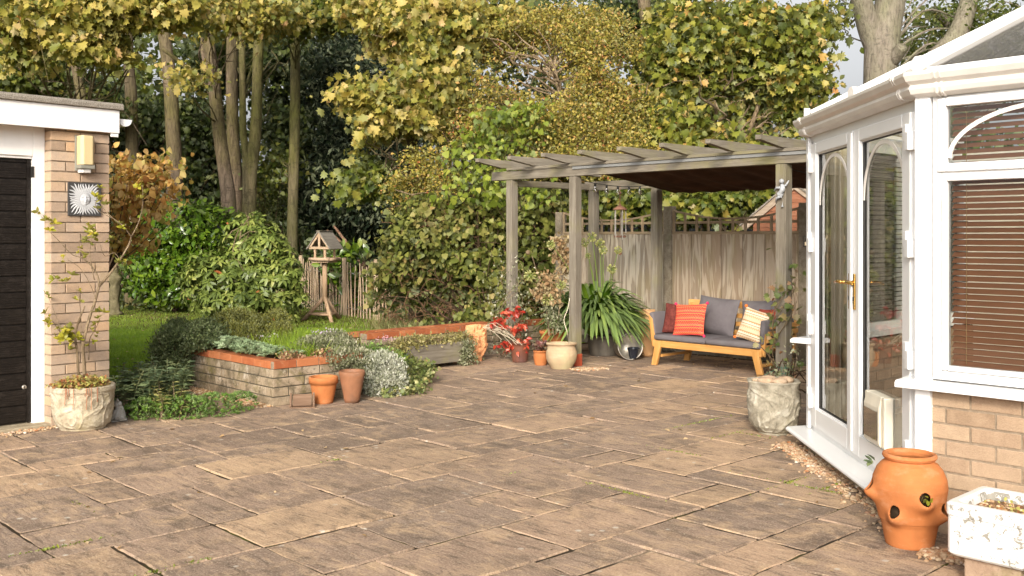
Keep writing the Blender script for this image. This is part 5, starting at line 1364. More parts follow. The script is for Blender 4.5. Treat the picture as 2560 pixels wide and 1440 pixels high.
sd_ = plant('sedum', 'red-green sedum mat spilling over the rim of the cream stone planter', 'plant', SP1 + Vector((0, 0, .32)))
foliage('foliage', LM_SEDUM, [(SP1.x, SP1.y, .32, .18, .18, .055), (SP1.x + .06, SP1.y - .08, .34, .13, .10, .05), (SP1.x - .1, SP1.y - .1, .32, .08, .06, .04)], 2600, .019, ROUND, sd_, 7, .02, .6, .1, .5, .8, seed=2)
b = MB(); rg = random.Random(3)
for k in range(9):
    a = math.atan2(-1, .2) + rg.uniform(-.7, .9); r = .226; x, y = SP1.x + r * math.cos(a), SP1.y + r * math.sin(a)
    L = rg.uniform(.05, .17); b.tube([(x, y, .325), (x + .004, y - .006, .325 - L * .5), (x - .004 + rg.uniform(-.01, .01), y + .002, .325 - L)], .0025, 4, rg.random())
b.build('trailing_stems', leafmat('red_stem', [(0, (.3, .10, .05)), (1, (.45, .22, .12))], 0), sd_, True)

# spurge clump and low green ground plant beside the garage
GSTEM = leafmat('green_stem', [(0, (.12, .15, .06)), (1, (.2, .2, .1))], 0)
def stems_plant(name, label, cat, base, n, h, spread, leafm, size, per, tmpl, stemm, seed, lean=.3, loc=None, up=.2, droop=0.0):
    rng = np.random.default_rng(seed); o = plant(name, label, cat, loc or base); b = MB(); P = []; T = []; N = []; S = []; V = []
    for i in range(n):
        a = rng.random() * 6.28; r = spread * math.sqrt(rng.random()); bx, by = base[0] + r * math.cos(a), base[1] + r * math.sin(a); hh = h * rng.uniform(.55, 1.1)
        tx, ty = bx + lean * hh * (math.cos(a) * r / max(spread, .01) + rng.normal() * .4), by + lean * hh * (math.sin(a) * r / max(spread, .01) + rng.normal() * .4)
        q = smooth_path([(bx, by, base[2]), ((bx * 1.3 + tx * .7) / 2, (by * 1.3 + ty * .7) / 2, base[2] + hh * .55), (tx, ty, base[2] + hh)], 5); b.tube(q, taper(len(q), .004, .002), 4, rng.random())
        v = rng.random(); a0 = rng.random() * 6
        for k in range(per):
            t = .35 + .65 * (k / per) ** .7; pnt = np.array(q[min(len(q) - 1, int(t * (len(q) - 1)))][:]); al = a0 + k * 2.4
            P.append(pnt + rng.normal(size=3) * .004); T.append([math.cos(al), math.sin(al), up * (.3 + 1.2 * t) - droop]); N.append([rng.normal() * .3 - math.cos(al) * .3, rng.normal() * .3 - math.sin(al) * .3, 1]); S.append(size * (1.15 - .5 * t) * rng.uniform(.75, 1.2)); V.append(v * .5 + rng.random() * .5)
    b.build('stems', stemm, o, True); leaves('foliage', leafm, P, T, N, S, np.array(V), tmpl, o, True); return o
q = gnd(330, 1010); stems_plant('spurge_plant', 'grey-green spurge clump with whorled narrow leaves right of the cream planter', 'plant', Vector((-2.92, 7.95, 0)), 52, .38, .30, LM_SPURGE, .10, 34, T_oval(.15, .03, -.2), GSTEM, 4)
stems_plant('variegated_plant', 'yellow-striped narrow leaved plant between the spurge and the low juniper', 'plant', Vector((-2.66, 7.68, 0)), 12, .26, .13, leafmat('cream_striped_leaf', [(0, (.16, .17, .04)), (.5, (.34, .33, .10)), (1, (.55, .50, .20))], .3), .085, 14, T_oval(.12, .02, -.2), TWIG, 6)
J = [(-2.55, 7.72, .05, .24, .22, .10), (-2.75, 7.68, .05, .20, .2, .11), (-2.33, 7.80, .05, .20, .18, .11), (-2.16, 7.95, .05, .12, .12, .10), (-2.9, 7.72, .04, .1, .15, .08)]
rng = np.random.default_rng(8); C, d = surf(J, 1100, rng, .6); C[:, 2] = np.maximum(C[:, 2], .01)
o = rosettes('low_shrub', LM_JUN, C, .028, 12, T_oval(.12, .02, 0), None, .5, 5, Vector((-2.5, 7.75, 0)), tilt=.8); tag(o, 'low bright green feathery shrub spreading over the paving by the garage', 'shrub')
stems_plant('dark_spurge', 'dark spurge behind the grey-green clump, beside the lawn', 'plant', Vector((-3.35, 8.7, 0)), 22, .28, .22, LM_SPURGE, .07, 22, T_oval(.13, .03, -.2), TWIG, 9)

# orange shrub behind the garage pier
oc = at(300, 900, 9.6); oc.z = 0
os_ = plant('climbing_shrub', 'sprawling shrub with withering orange and yellow leaves behind the garage corner', 'shrub', oc)
b = MB(); rg = random.Random(5)
for k in range(16):
    x0, x1, y1 = rg.uniform(235, 262), rg.uniform(270, 430), rg.uniform(380, 620)
    pw = smooth_path([at(x0, 850, 9.6), at(min(266, lerp(x0, x1, .3)), 690, 9.6 + rg.uniform(-.1, .1)), at(lerp(x0, x1, .7), lerp(690, y1, .6), 9.6 + rg.uniform(-.2, .2)), at(x1, y1, 9.5 + rg.uniform(-.25, .25))], 4); b.tube(pw, taper(len(pw), .008, .002), 5)
b.build('stems', DTWIG, os_, True)
def pb(px, py, rx, ry, Y, ry_=None, w=1.0):               # an ellipsoid blob standing at depth Y
    p = at(px, py, Y); return (p.x, p.y, p.z, rx * Y / F, ry_ or (rx * Y / F * .8), ry * Y / F, w)
foliage('foliage', LM_ORANGE, [pb(330, 440, 70, 45, 9.6), pb(390, 430, 45, 35, 9.6), pb(310, 500, 55, 60, 9.6), pb(360, 490, 60, 45, 9.6), pb(300, 590, 40, 60, 9.6), pb(345, 590, 35, 50, 9.6), pb(290, 400, 25, 30, 9.6), pb(410, 395, 22, 16, 9.5), pb(425, 470, 18, 18, 9.5), pb(340, 395, 30, 16, 9.6)], 1250, .066, T_oval(.36, .16, -.3), os_, 5, .10, .0, .9, .3, .3, rv=1.0, seed=5)

# raised bed planting
bedc = PF(.1, -3.1, .33)
def bl(x, y, z, rx, ry, rz, w=1): p = PF(x, y, z); return (p.x, p.y, p.z, rx, ry, rz, w)
he = [bl(-.50, -3.86, .25, .20, .17, .30), bl(-.35, -3.90, .40, .17, .15, .20), bl(-.68, -3.70, .46, .16, .15, .16), bl(-.12, -3.75, .48, .15, .13, .13), bl(-.35, -3.93, .12, .17, .14, .2), bl(-.3, -3.6, .5, .2, .14, .14)]
o = plant('dark_bush', 'dark green bushy evergreen at the left end of the raised bed', 'shrub', PF(-.85, -4.0))
foliage('foliage', LM_HEBE, he, 20000, .024, T_oval(.2, .04, 0), o, 10, .03, .5, -.5, .6, .3, seed=6)
b = MB(); rg = random.Random(6)
for k in range(14): p = PF(-.42, -3.86); e = PF(-.42 + rg.uniform(-.3, .3), -3.86 + rg.uniform(-.25, .2), rg.uniform(.2, .6)); b.tube([p, p.lerp(e, .5) + Vector((rg.uniform(-.05, .05), 0, .05)), e], [.010, .006, .003], 5)
b.build('stems', DTWIG, o, True)
def heath(name, label, blobs, n, seed, mat=LM_HEATH, size=.017, loc=None):
    rng = np.random.default_rng(seed); P, O, V = ell(blobs, n, 12, .022, .8, None, rng); T = O * .7 + np.array([0, 0, .9]) + rng.normal(size=P.shape) * .45; N = rng.normal(size=P.shape) + O * .6
    o = leaves(name, mat, P, T, N, size * rng.uniform(.7, 1.4, len(P)), V * .7 + rng.random(len(P)) * .3, T_oval(.24, .03, 0), None, True, loc or Vector(blobs[0][:3])); tag(o, label, 'shrub'); return o
heath('heath_shrub', 'large olive green heath mound at the back of the raised bed', [bl(-.45, -3.25, .46, .26, .22, .24), bl(-.25, -3.30, .42, .20, .18, .18), bl(-.62, -3.0, .42, .20, .18, .22)], 20000, 11)
heath('heath_shrub', 'smaller olive green heath mound, right of the larger one in the bed', [bl(-.35, -2.85, .46, .15, .14, .22), bl(-.2, -2.9, .42, .13, .13, .15)], 9000, 12)
heath('heath_shrub', 'low olive heath cushion in front of the large mound, above the bed wall', [bl(-.35, -3.45, .40, .26, .17, .13)], 6500, 13)
rng = np.random.default_rng(14)
def patch(x0, x1, y0, y1, z, n, rng, curve=.05):
    u, w = rng.random(n), rng.random(n); return [np.array(PF(lerp(x0, x1, a), lerp(y0, y1, c), z + curve * math.sin(3.14 * a) * (.4 + .6 * math.sin(3.14 * c)))[:]) for a, c in zip(u, w)]
o = rosettes('saxifrage_mat', LM_SAX, patch(-.55, .66, -3.73, -3.38, .40, 300, rng, .07), .044, 18, T_oval(.17, .03, -.1), None, .35, 15, PF(.1, -3.55, .4), tilt=.4); tag(o, 'grey-green rosette mat along the left coping of the raised bed', 'plant')
o = rosettes('saxifrage_mat', LM_SAX, patch(.35, .93, -3.72, -3.30, .395, 90, rng, .03), .036, 18, T_oval(.17, .03, -.1), None, .35, 16, PF(.7, -3.5, .4), tilt=.4); tag(o, 'grey-green rosette patch behind the corner of the raised bed coping', 'plant')
o = foliage('houseleek_mat', leafmat('houseleek', [(0, (.16, .05, .03)), (.5, (.28, .14, .07)), (1, (.30, .28, .10))], .1), [bl(.93, -3.45, .385, .1, .18, .03), bl(.9, -3.1, .385, .1, .25, .03)], 1100, .018, ROUND, None, 8, .02, .4, -.3, .6, .6, seed=17, loc=PF(.93, -3.3, .38)); tag(o, 'brownish red houseleeks along the inside of the bed coping', 'plant')
# grass tuft
rng = np.random.default_rng(18); n = 1300
P = np.array([PF(rng.normal() * .15 + .28, rng.normal() * .17 - 2.98, .36)[:] for _ in range(n)]); T = rng.normal(size=(n, 3)) * .28 + [.05, 0, 1]
o = leaves('ornamental_grass', LM_GRASS, P, T, rng.normal(size=(n, 3)), rng.uniform(.08, .19, n), rng.random(n) * .6 + .4, T_blade(.022, .55, 4), None, True, PF(.25, -2.95, .35)); tag(o, 'tufts of fine bright green grass in the middle of the raised bed', 'grass')
P = np.array([PF(rng.normal() * .10 + .72, rng.normal() * .09 - 3.22, .36)[:] for _ in range(900)]); n = 900
o = leaves('ornamental_grass', LM_GRASS, P, rng.normal(size=(n, 3)) * .3 + [0, 0, 1], rng.normal(size=(n, 3)), rng.uniform(.07, .15, n), rng.random(n) * .6 + .4, T_blade(.025, .5, 4), None, True, PF(.72, -3.22, .35)); tag(o, 'short bright grass tuft just behind the front coping of the bed', 'grass')
# silvery thyme mound and woolly silver plant overflowing the right end
th = [bl(.80, -2.92, .36, .19, .16, .12), bl(1.02, -2.86, .26, .13, .15, .16), bl(.55, -2.80, .40, .20, .16, .12), bl(.90, -2.75, .22, .16, .12, .18), bl(1.05, -3.06, .34, .10, .15, .08), bl(.75, -3.12, .42, .16, .12, .09), bl(1.06, -2.92, .22, .08, .10, .12)]
heath('thyme_mound', 'grey-green variegated thyme spilling over the front right of the raised bed', th, 19000, 19, LM_THYME, .020)
sv_ = [bl(1.12, -2.66, .20, .19, .17, .17), bl(1.22, -2.62, .10, .13, .14, .12), bl(1.02, -2.55, .22, .14, .13, .11), bl(1.20, -2.74, .07, .10, .10, .09)]
heath('silver_mound', 'woolly silvery white mound beside the tall brown pot', sv_, 12000, 20, LM_SILV, .020)
iv = [bl(1.25, -2.50, .05, .20, .18, .07), bl(1.28, -2.66, .04, .12, .12, .06), bl(1.0, -2.3, .10, .20, .16, .12), bl(.8, -2.0, .12, .16, .22, .12)]
o = foliage('trailing_ivy', leafmat('variegated_ivy', [(0, (.05, .08, .02)), (.5, (.14, .17, .04)), (.8, (.34, .32, .12)), (1, (.30, .14, .05))], .2), iv, 2600, .028, T_heart(), None, 8, .03, .5, .3, .6, .6, seed=22, loc=PF(1.2, -2.5, .05)); tag(o, 'trailing green and brown ivy under the silver mound on the paving', 'plant')
o = foliage('low_green_plant', LM_JUN, [bl(.60, -2.40, .26, .18, .16, .12), bl(.80, -2.35, .22, .15, .14, .12)], 3400, .026, T_oval(.16, .03, -.1), None, 8, .03, .6, -.2, .6, .4, seed=23, loc=PF(.7, -2.35, .3)); tag(o, 'fresh green leafy plant behind the silver mound near the wall corner', 'plant')
for lab, c, sp_, n, mt in (('pink flower heads behind the silver mound by the wall corner', PF(.50, -2.15, .40), .035, 45, LM_PINKF), ('mauve flower tufts above the thyme in the raised bed', PF(.52, -2.86, .52), .06, 50, LM_MAUVE), ('faded mauve flowers beside the small heath mound', PF(.0, -3.15, .46), .08, 36, LM_MAUVE)):
    rng = np.random.default_rng(n + len(lab)); P = np.array([c[:]] * n) + rng.normal(size=(n, 3)) * [sp_, sp_, .012]
    o = leaves('flowers', mt, P, rng.normal(size=(n, 3)) + [0, 0, .6], rng.normal(size=(n, 3)) + [0, 0, 1], rng.uniform(.014, .024, n), rng.random(n), ROUND, None, True, c); tag(o, lab, 'flowers')

# trough plants, blue pot flowers
t0 = Vector((-1.06, 10.22, 0)); tt = lambda s, y, z: t0 + PU * s - PX * y + Vector((0, 0, z))
B_ = []
for s in np.linspace(.03, .82, 8): p = tt(s, .12, .285); B_.append((p.x, p.y, p.z, .10, .10, .05 + .02 * math.sin(s * 9)))
p = tt(.02, .1, .25); B_.append((p.x, p.y, p.z, .13, .1, .08))
o = foliage('trough_plants', leafmat('straggly_leaf', [(0, (.14, .13, .03)), (.5, (.32, .27, .09)), (1, (.48, .40, .18))], .3), B_, 4200, .026, OVAL, None, 7, .04, .3, .2, .5, .6, seed=25, loc=tt(.4, .1, .28)); tag(o, 'straggly yellow-green and dry plants filling the wooden trough', 'plant')
b = MB(); rg = random.Random(9)
for k in range(60):
    s = rg.uniform(-.05, .8); p = tt(s, rg.uniform(.0, .2), .27); e = p + Vector((rg.uniform(-.12, .12), rg.uniform(-.12, .05), rg.uniform(.02, .10))); b.tube([p, p.lerp(e, .5) + Vector((0, 0, .03)), e], .002, 4)
tag(b.build('dry_stalks', TWIG, None, True, loc=tt(.4, .1, .27)), 'dry bent stalks tangled over the wooden trough', 'plant stems')
B_ = [(*(tt(.74, -.03, .22 - k * .045) + Vector((.02 * math.sin(k), 0, 0))), .06, .05, .04) for k in range(5)] + [(*tt(.82, -.05, .08), .05, .05, .06), (*tt(.78, -.03, .25), .07, .06, .04)]
o = foliage('silver_trailer', LM_THYME, B_, 1300, .020, OVAL, None, 6, .03, .3, .6, .5, .5, seed=26, loc=tt(.85, -.05, .2)); tag(o, 'pale leaved trailer hanging over the right end of the wooden trough', 'plant')
o = foliage('trough_side_ivy', LM_VINE, [(*tt(-.12, -.02, .12), .09, .08, .12), (*tt(-.05, -.06, .06), .08, .06, .06)], 700, .028, T_heart(), None, 6, .03, .3, .5, .5, .5, seed=27, loc=tt(-.1, 0, .1)); tag(o, 'green ivy growing up the left end of the wooden trough', 'plant')
# scarlet plant: large drooping lobed leaves
rp = PT['redp'].location; rs = plant('scarlet_plant', 'climber with drooping scarlet red leaves in the dark brown pot', 'plant', rp + Vector((0, 0, .2)))
rng = np.random.default_rng(30); P = []; T = []; N = []; S = []; b = MB()
for (px, py, k, sp_) in ((1290, 864, 11, 20), (1262, 868, 8, 12), (1312, 857, 6, 8), (1290, 832, 5, 12), (1300, 815, 5, 10), (1265, 818, 4, 10), (1245, 806, 4, 10), (1280, 790, 6, 14), (1290, 782, 4, 10), (1262, 787, 4, 9), (1235, 815, 3, 8)):
    Y0 = rp.y - .04
    for _ in range(int(k * 1.5)):
        c = at(px + rng.normal() * sp_ * .7, py - 6 + rng.normal() * sp_ * .45, Y0 + rng.normal() * .04); a0 = rng.random() * 6
        for j in range(3):
            P.append(c[:]); T.append([math.cos(a0 + j * 1.1), math.sin(a0 + j * 1.1) * .7 - .2, -.6 + rng.normal() * .45]); N.append([rng.normal() * .9, -.6 + rng.normal() * .5, .45]); S.append(rng.uniform(.03, .075))
    e = at(px, py, Y0); m_ = rp + Vector((0, 0, .2)); b.tube(smooth_path([m_, m_.lerp(e, .5) + Vector((0, 0, .02)), e], 4), .003, 5)
b.build('stems', TWIG, rs, True); leaves('foliage', LM_RED, P, T, N, S, rng.random(len(P)), T_oval(.27, .14, -.32), rs)
b = MB(); rg = random.Random(4)
for k in range(12):
    s_ = at(1215 + rg.uniform(-10, 10), 817 + rg.uniform(-6, 6), 11.05); e = at(1280 + rg.uniform(-40, 30), 850 + rg.uniform(-35, 20), 10.85); m_ = s_.lerp(e, .5) + Vector((0, 0, rg.uniform(0, .08)))
    b.tube(smooth_path([s_, m_, e], 4), .0025, 4)
tag(b.build('bare_twigs', plain('pale_twig', (.5, .42, .3), .8), None, True, loc=at(1240, 820, 11.0)), 'pale bare twigs arching between the face planter and the scarlet plant', 'twigs')
p = PT['small'].location; o = rosettes('plum_plant', LM_PLUM, pts_ring((p.x, p.y, .17), 34, .09, np.random.default_rng(2), .07), .045, 9, OVAL, None, .4, 31, p + Vector((0, 0, .17)), tilt=.8); tag(o, 'dark plum leaved plant in the small terracotta pot', 'plant')
b = MB(); p = PT['cream'].location + Vector((.08, 0, .26)); b.tube(smooth_path([p, at(1418, 830, 10.3), at(1410, 800, 10.35), at(1420, 770, 10.4), at(1424, 745, 10.45)], 5), .004, 6)
tag(b.build('budding_sapling', plain('white_twig', (.6, .52, .38), .8), None, True, loc=p), 'single pale curved stem rising from the cream pot', 'sapling')
# plant in the bowl: canes with brown seedy top, pale leaves
p = PT['bowl'].location; o = plant('potted_climber', 'leggy withered climber with canes rising from the terracotta bowl', 'plant', p + Vector((0, 0, .3)))
b = MB()
for (x0, y0, x1, y1) in ((1375, 840, 1330, 640), (1372, 838, 1345, 700), (1385, 840, 1350, 730), (1390, 836, 1400, 650)):
    pw = smooth_path([at(x0, y0, 11.1), at((x0 + x1) / 2 + 6, (y0 + y1) / 2, 11.1), at(x1, y1, 11.15)], 5); b.tube(pw, taper(len(pw), .007, .004), 5)
b.ball(at(1320, 631, 11.15), .028, 10); b.build('canes', TWIG, o, True)
foliage('withered_leaves', LM_DRY, [pb(1405, 620, 18, 40, 11.3), pb(1410, 660, 12, 50, 11.3), pb(1400, 600, 14, 14, 11.3), pb(1370, 700, 22, 26, 11.1), pb(1385, 740, 16, 26, 11.1), pb(1350, 730, 20, 20, 11.1)], 1000, .045, T_oval(.3, .1, -.2), o, 5, .04, .2, .9, .2, .2, seed=33)
foliage('foliage', LM_THYME, [pb(1385, 800, 18, 30, 11.1), pb(1375, 770, 16, 26, 11.1)], 500, .03, OVAL, o, 5, .04, .2, .5, .3, .4, seed=34)

# big strap leaved plant in the tub
ag = plant('agapanthus', 'big fountain of glossy green strap leaves with pale green seed heads in the tub', 'plant', TUB + Vector((0, 0, .22)))
rng = np.random.default_rng(40)
def straps(name, mat, parent, c, n, rad, h, wid, rng, vv=1.0):
    vs = []; fs = []; va = []
    for i in range(n):
        a = rng.random() * 6.283; sp_ = rng.random() ** .55; R = rad * (.35 + .65 * sp_) * rng.uniform(.8, 1.1); H = h * (1.05 - .55 * sp_) * rng.uniform(.8, 1.1); dr_ = rng.uniform(.25, 1.0) * sp_ * .62 * h
        d = Vector((math.cos(a), math.sin(a), 0)); s_ = Vector((-math.sin(a), math.cos(a), 0)); w = wid * rng.uniform(.7, 1.2); m = 9; b0 = len(vs); v = rng.random() * vv; tw = rng.normal() * .4
        r0 = rng.random() * .10
        for k in range(m + 1):
            t = k / m; x = r0 + R * t ** 1.15; z = H * math.sin(min(1, t * 1.25) * math.pi / 2) * (1 if t < .5 else 1) - dr_ * max(0, t - .35) ** 1.6 * 2.4
            p = Vector(c) + d * x + Vector((0, 0, z)); ww = w * (.55 + .9 * t) * (1 - t ** 5) if k < m else .001; ss = (s_ + Vector((0, 0, math.sin(tw) * .5))).normalized()
            vs += [p - ss * ww + Vector((0, 0, ww * .35)), p, p + ss * ww + Vector((0, 0, ww * .35))]; va += [min(1, v * .75 + (.25 if t > .9 else 0))] * 3
        for k in range(m):
            for j in (0, 1): q = b0 + 3 * k + j; fs.append((q, q + 1, q + 4, q + 3))
    b = MB(); b.v = [tuple(x) for x in vs]; b.f = fs; b.a = va; b.mi = [0] * len(fs); return b.build(name, mat, parent, True, smooth=True)
straps('leaves', LM_AGA, ag, TUB + Vector((-.10, -.04, .25)), 600, .76, .60, .024, rng)
b = MB(); hd = [(1480, 592, .055), (1500, 608, .055), (1462, 606, .052), (1545, 625, .045), (1530, 672, .055), (1325, 690, .065), (1402, 712, .055), (1368, 748, .065), (1470, 640, .035), (1378, 610, .05), (1508, 625, .05)]
P = []; T = []; N = []; S = []
for x, y, r in hd:
    Yh = 11.35 if x > 1420 else 11.05; c = at(x, y, Yh); base = TUB + Vector(((c.x - TUB.x) * .15, 0, .3)); pw = smooth_path([base, base.lerp(c, .55) + Vector((0, 0, .1)), c], 5); b.tube(pw, taper(len(pw), .006, .004), 6)
    for k in range(75):
        d = norm(rng.normal(size=(1, 3)))[0]; P.append(np.array(c[:]) + d * r * .55); T.append(d + np.array([0, 0, -.35])); N.append(rng.normal(size=3)); S.append(r * .62)
        if k < 26: b.tube([c, c + Vector(d) * r * .7], .0012, 3)
b.build('flower_stalks', leafmat('green_stalk', [(0, (.16, .24, .04)), (1, (.2, .28, .05))], 0), ag, True); leaves('seed_heads', LM_AGAF, P, T, N, S, rng.random(len(P)), T_oval(.22, .1, 0), ag)

# climbers on the pergola posts
def climber(name, label, zs, x, y, n, size, mats, seed, spread=.10):
    rng = np.random.default_rng(seed); o = plant(name, label, 'climber', PF(x, y)); b = MB(); C = []
    for k in range(7):
        ph = rng.random() * 6; pts = []; top = rng.uniform(*zs)
        for i in range(9): t = i / 8; pts.append(PF(x + (.07 + spread * .5 * rng.random()) * math.cos(ph + t * 7), y + (.07 + spread * .5 * rng.random()) * math.sin(ph + t * 7), .01 + t * top))
        pw = smooth_path(pts, 4); b.tube(pw, taper(len(pw), .005, .002), 5)
        for _ in range(n // 7):
            p = pw[rng.integers(3, len(pw))]; C.append(np.array(p[:]) + rng.normal(size=3) * spread * .45)
    b.build('stems', TWIG, o, True); C = np.array(C); m = len(C)
    leaves('foliage', mats, C, rng.normal(size=(m, 3)) - [0, 0, .5], rng.normal(size=(m, 3)) + [0, -.4, .4], size * rng.uniform(.6, 1.3, m), rng.random(m), MAPLE if size > .05 else OVAL, o); return o
climber('clematis', 'thin climber with drying maple-like leaves on the right pergola post', (.9, 1.25), 3.53, 0, 130, .055, leafmat('clematis_leaf', [(0, (.08, .12, .03)), (.5, (.22, .24, .07)), (.8, (.36, .26, .12)), (1, (.28, .13, .08))], .3), 51, .13)
climber('honeysuckle', 'tangled grey-green climber wound around the left pergola post', (.8, 1.2), .0, -.02, 900, .034, LM_THYME, 52, .22)
nt = thing('wire_netting', 'strip of green plastic mesh around the foot of the right post', 'netting', PF(3.53, 0), R0)
b = MB()
for k in range(5): z = .03 + k * .05; b.tube([(.075 * math.cos(t), .075 * math.sin(t), z) for t in [i * .4189 for i in range(16)]], .0018, 4)
for i in range(15): t = i * .4189; b.tube([(.075 * math.cos(t), .075 * math.sin(t), .0), (.075 * math.cos(t), .075 * math.sin(t), .25)], .0018, 4)
b.tube(smooth_path([(-.07, -.03, .2), (-.18, -.1, .12), (-.22, -.06, .03), (-.14, -.12, .0)]), .002, 4); b.build('mesh', plain('green_plastic', (.01, .16, .09), .5), nt)
q = URN; URNB = [(q.x + .12, q.y + .28, .40, .10, .10, .08), (q.x + .2, q.y + .3, .50, .06, .06, .14)]

# dead grass and fallen leaves
rng = np.random.default_rng(60); n = 2600; u = rng.random(n); p1, p2 = at(960, 0, 15.4), at(1080, 0, 13.4)
P = np.stack([p1.x + (p2.x - p1.x) * u + rng.normal(size=n) * .2, p1.y + (p2.y - p1.y) * u + rng.normal(size=n) * .35, np.zeros(n)], 1)
o = leaves('dry_grass', leafmat('straw_blade', [(0, (.24, .19, .09)), (.6, (.36, .31, .13)), (1, (.20, .26, .05))], .3), P, rng.normal(size=(n, 3)) * .35 + [0, 0, 1], rng.normal(size=(n, 3)), rng.uniform(.08, .26, n), rng.random(n), T_blade(.02, .5, 3)); tag(o, 'straw coloured long grass at the foot of the paling fence', 'dry grass', kind='stuff')
n = 230; P = np.array([(gnd(rng.uniform(0, 2200), 600 + 330 / (rng.random() ** .5 * .9 + .35), .008))[:] for _ in range(n)])
n2 = 150; lx, ly = rng.uniform(-6, -1, n2), rng.uniform(-7, 1.2, n2); P2 = np.array([PF(a, c, .03)[:] for a, c in zip(lx, ly)]); n3 = 500; P3 = np.array([(at(rng.uniform(280, 1000), 0, 1) * 0 + Vector(((rng.uniform(300, 960) - 1280) / F * 18, 18 + rng.normal() * 1.2, .02)))[:] for _ in range(n3)])
lx, ly = rng.uniform(.0, 3.2, 160), rng.uniform(.9, 1.75, 160); P4 = np.array([PF(a, c, .012)[:] for a, c in zip(lx, ly)])
P = np.concatenate([P[(P[:, 1] < 10.5)], P2, P3, P4]); n = len(P)
o = leaves('fallen_leaves', LM_DRY, P, rng.normal(size=(n, 3)) * [1, 1, .12], rng.normal(size=(n, 3)) * .3 + [0, 0, 1], rng.uniform(.015, .05, n), rng.random(n), T_oval(.3, .12, .1)); tag(o, 'dry curled leaves and crumbs scattered over paving and lawn', 'fallen leaves', kind='stuff')
# moss in the joints
rng = np.random.default_rng(70); P = []
for (px, py, w) in ((2140, 1215, 50), (2080, 1235, 60), (2000, 1215, 40), (1540, 1240, 40), (1500, 1232, 25), (1760, 1060, 60), (1800, 1085, 30), (1900, 1085, 20), (1290, 1185, 14), (850, 1155, 12), (200, 1262, 30), (110, 1380, 40), (940, 968, 50), (1000, 962, 50), (470, 1415, 30), (1700, 1130, 30), (830, 1470, 20)):
    c = gnd(px, py); s = max(1, int(w * 4))
    t = rng.choice((0, 1)); d = (PX, PU)[t]
    # snap to the nearest joint line of the slab grid
    rel = c - P0; lx, ly = rel.dot(PX), rel.dot(PU)
    if t == 0: ly = -11.5 + round((ly + 11.5) / .205) * .205
    else: lx = -.84 + round((lx + .84) / .205) * .205
    for _ in range(s):
        a = rng.normal() * w / 260; P.append(PF(lx + (a if t == 0 else rng.normal() * .006), ly + (a if t == 1 else rng.normal() * .006), .0)[:])
P = np.array(P); n = len(P)
o = leaves('moss', leafmat('moss_green', [(0, (.09, .12, .008)), (1, (.24, .26, .02))], .2), P, rng.normal(size=(n, 3)) * .7 + [0, 0, .8], rng.normal(size=(n, 3)), rng.uniform(.008, .018, n), rng.random(n), DIA); tag(o, 'bright green moss tufts in the paving joints', 'moss', kind='stuff')

# ------------------------------------------------------------------ shrubs and trees
def wblob(px, py, rx, ry, Y, dy=None, w=1.0): return pb(px, py, rx, ry, Y, dy, w)
def limbs(b, root, blobs, n, r0, seed, kink=.12):
    rg = random.Random(seed)
    for k in range(n):
        B = rg.choice(blobs); e = Vector((B[0] + rg.uniform(-.7, .7) * B[3], B[1] + rg.uniform(-.7, .7) * B[4], B[2] + rg.uniform(-.6, .7) * B[5]))
        if isinstance(root, list):
            lw_ = [q for q in root if q.z < e.z + .1] or [root[0]]; hd_ = lambda q: math.hypot(q.x - e.x, q.y - e.y)
            s = min(lw_, key=lambda q: abs(e.z - q.z - .45 * hd_(q)))
        else: s = Vector(root)
        L = (e - s).length; m1 = s.lerp(e, .35) + Vector((rg.gauss(0, kink), rg.gauss(0, kink), rg.gauss(.06, kink))) * L * .6; m2 = s.lerp(e, .7) + Vector((rg.gauss(0, kink), rg.gauss(0, kink), rg.gauss(.04, kink))) * L * .5
        pw = smooth_path([s, m1, m2, e], 5); b.tube(pw, taper(len(pw), r0 * rg.uniform(.5, 1), .004 + r0 * .1), 6)
        for _ in range(2):
            i = rg.randrange(6, len(pw)); s2 = pw[i]; e2 = s2 + Vector((rg.gauss(0, .3), rg.gauss(0, .3), rg.gauss(.05, .25))) * max(.5, L * .4); b.tube([s2, s2.lerp(e2, .5) + Vector((0, 0, .05)), e2], [r0 * .25 + .003, .006, .003], 5)
def bush(name, label, loc, blobs, mat, n, size, tmpl, seed, cat='shrub', root=None, nl=14, r0=.02, **kw):
    loc = Vector((loc[0], loc[1], 0)); o = plant(name, label, cat, loc); b = MB(); limbs(b, root or (loc[0], loc[1], loc[2]), blobs, nl, r0, seed); b.build('branches', kw.pop('bark', DTWIG), o, True)
    foliage('foliage', mat, blobs, n, size, tmpl, o, seed=seed, **kw); return o
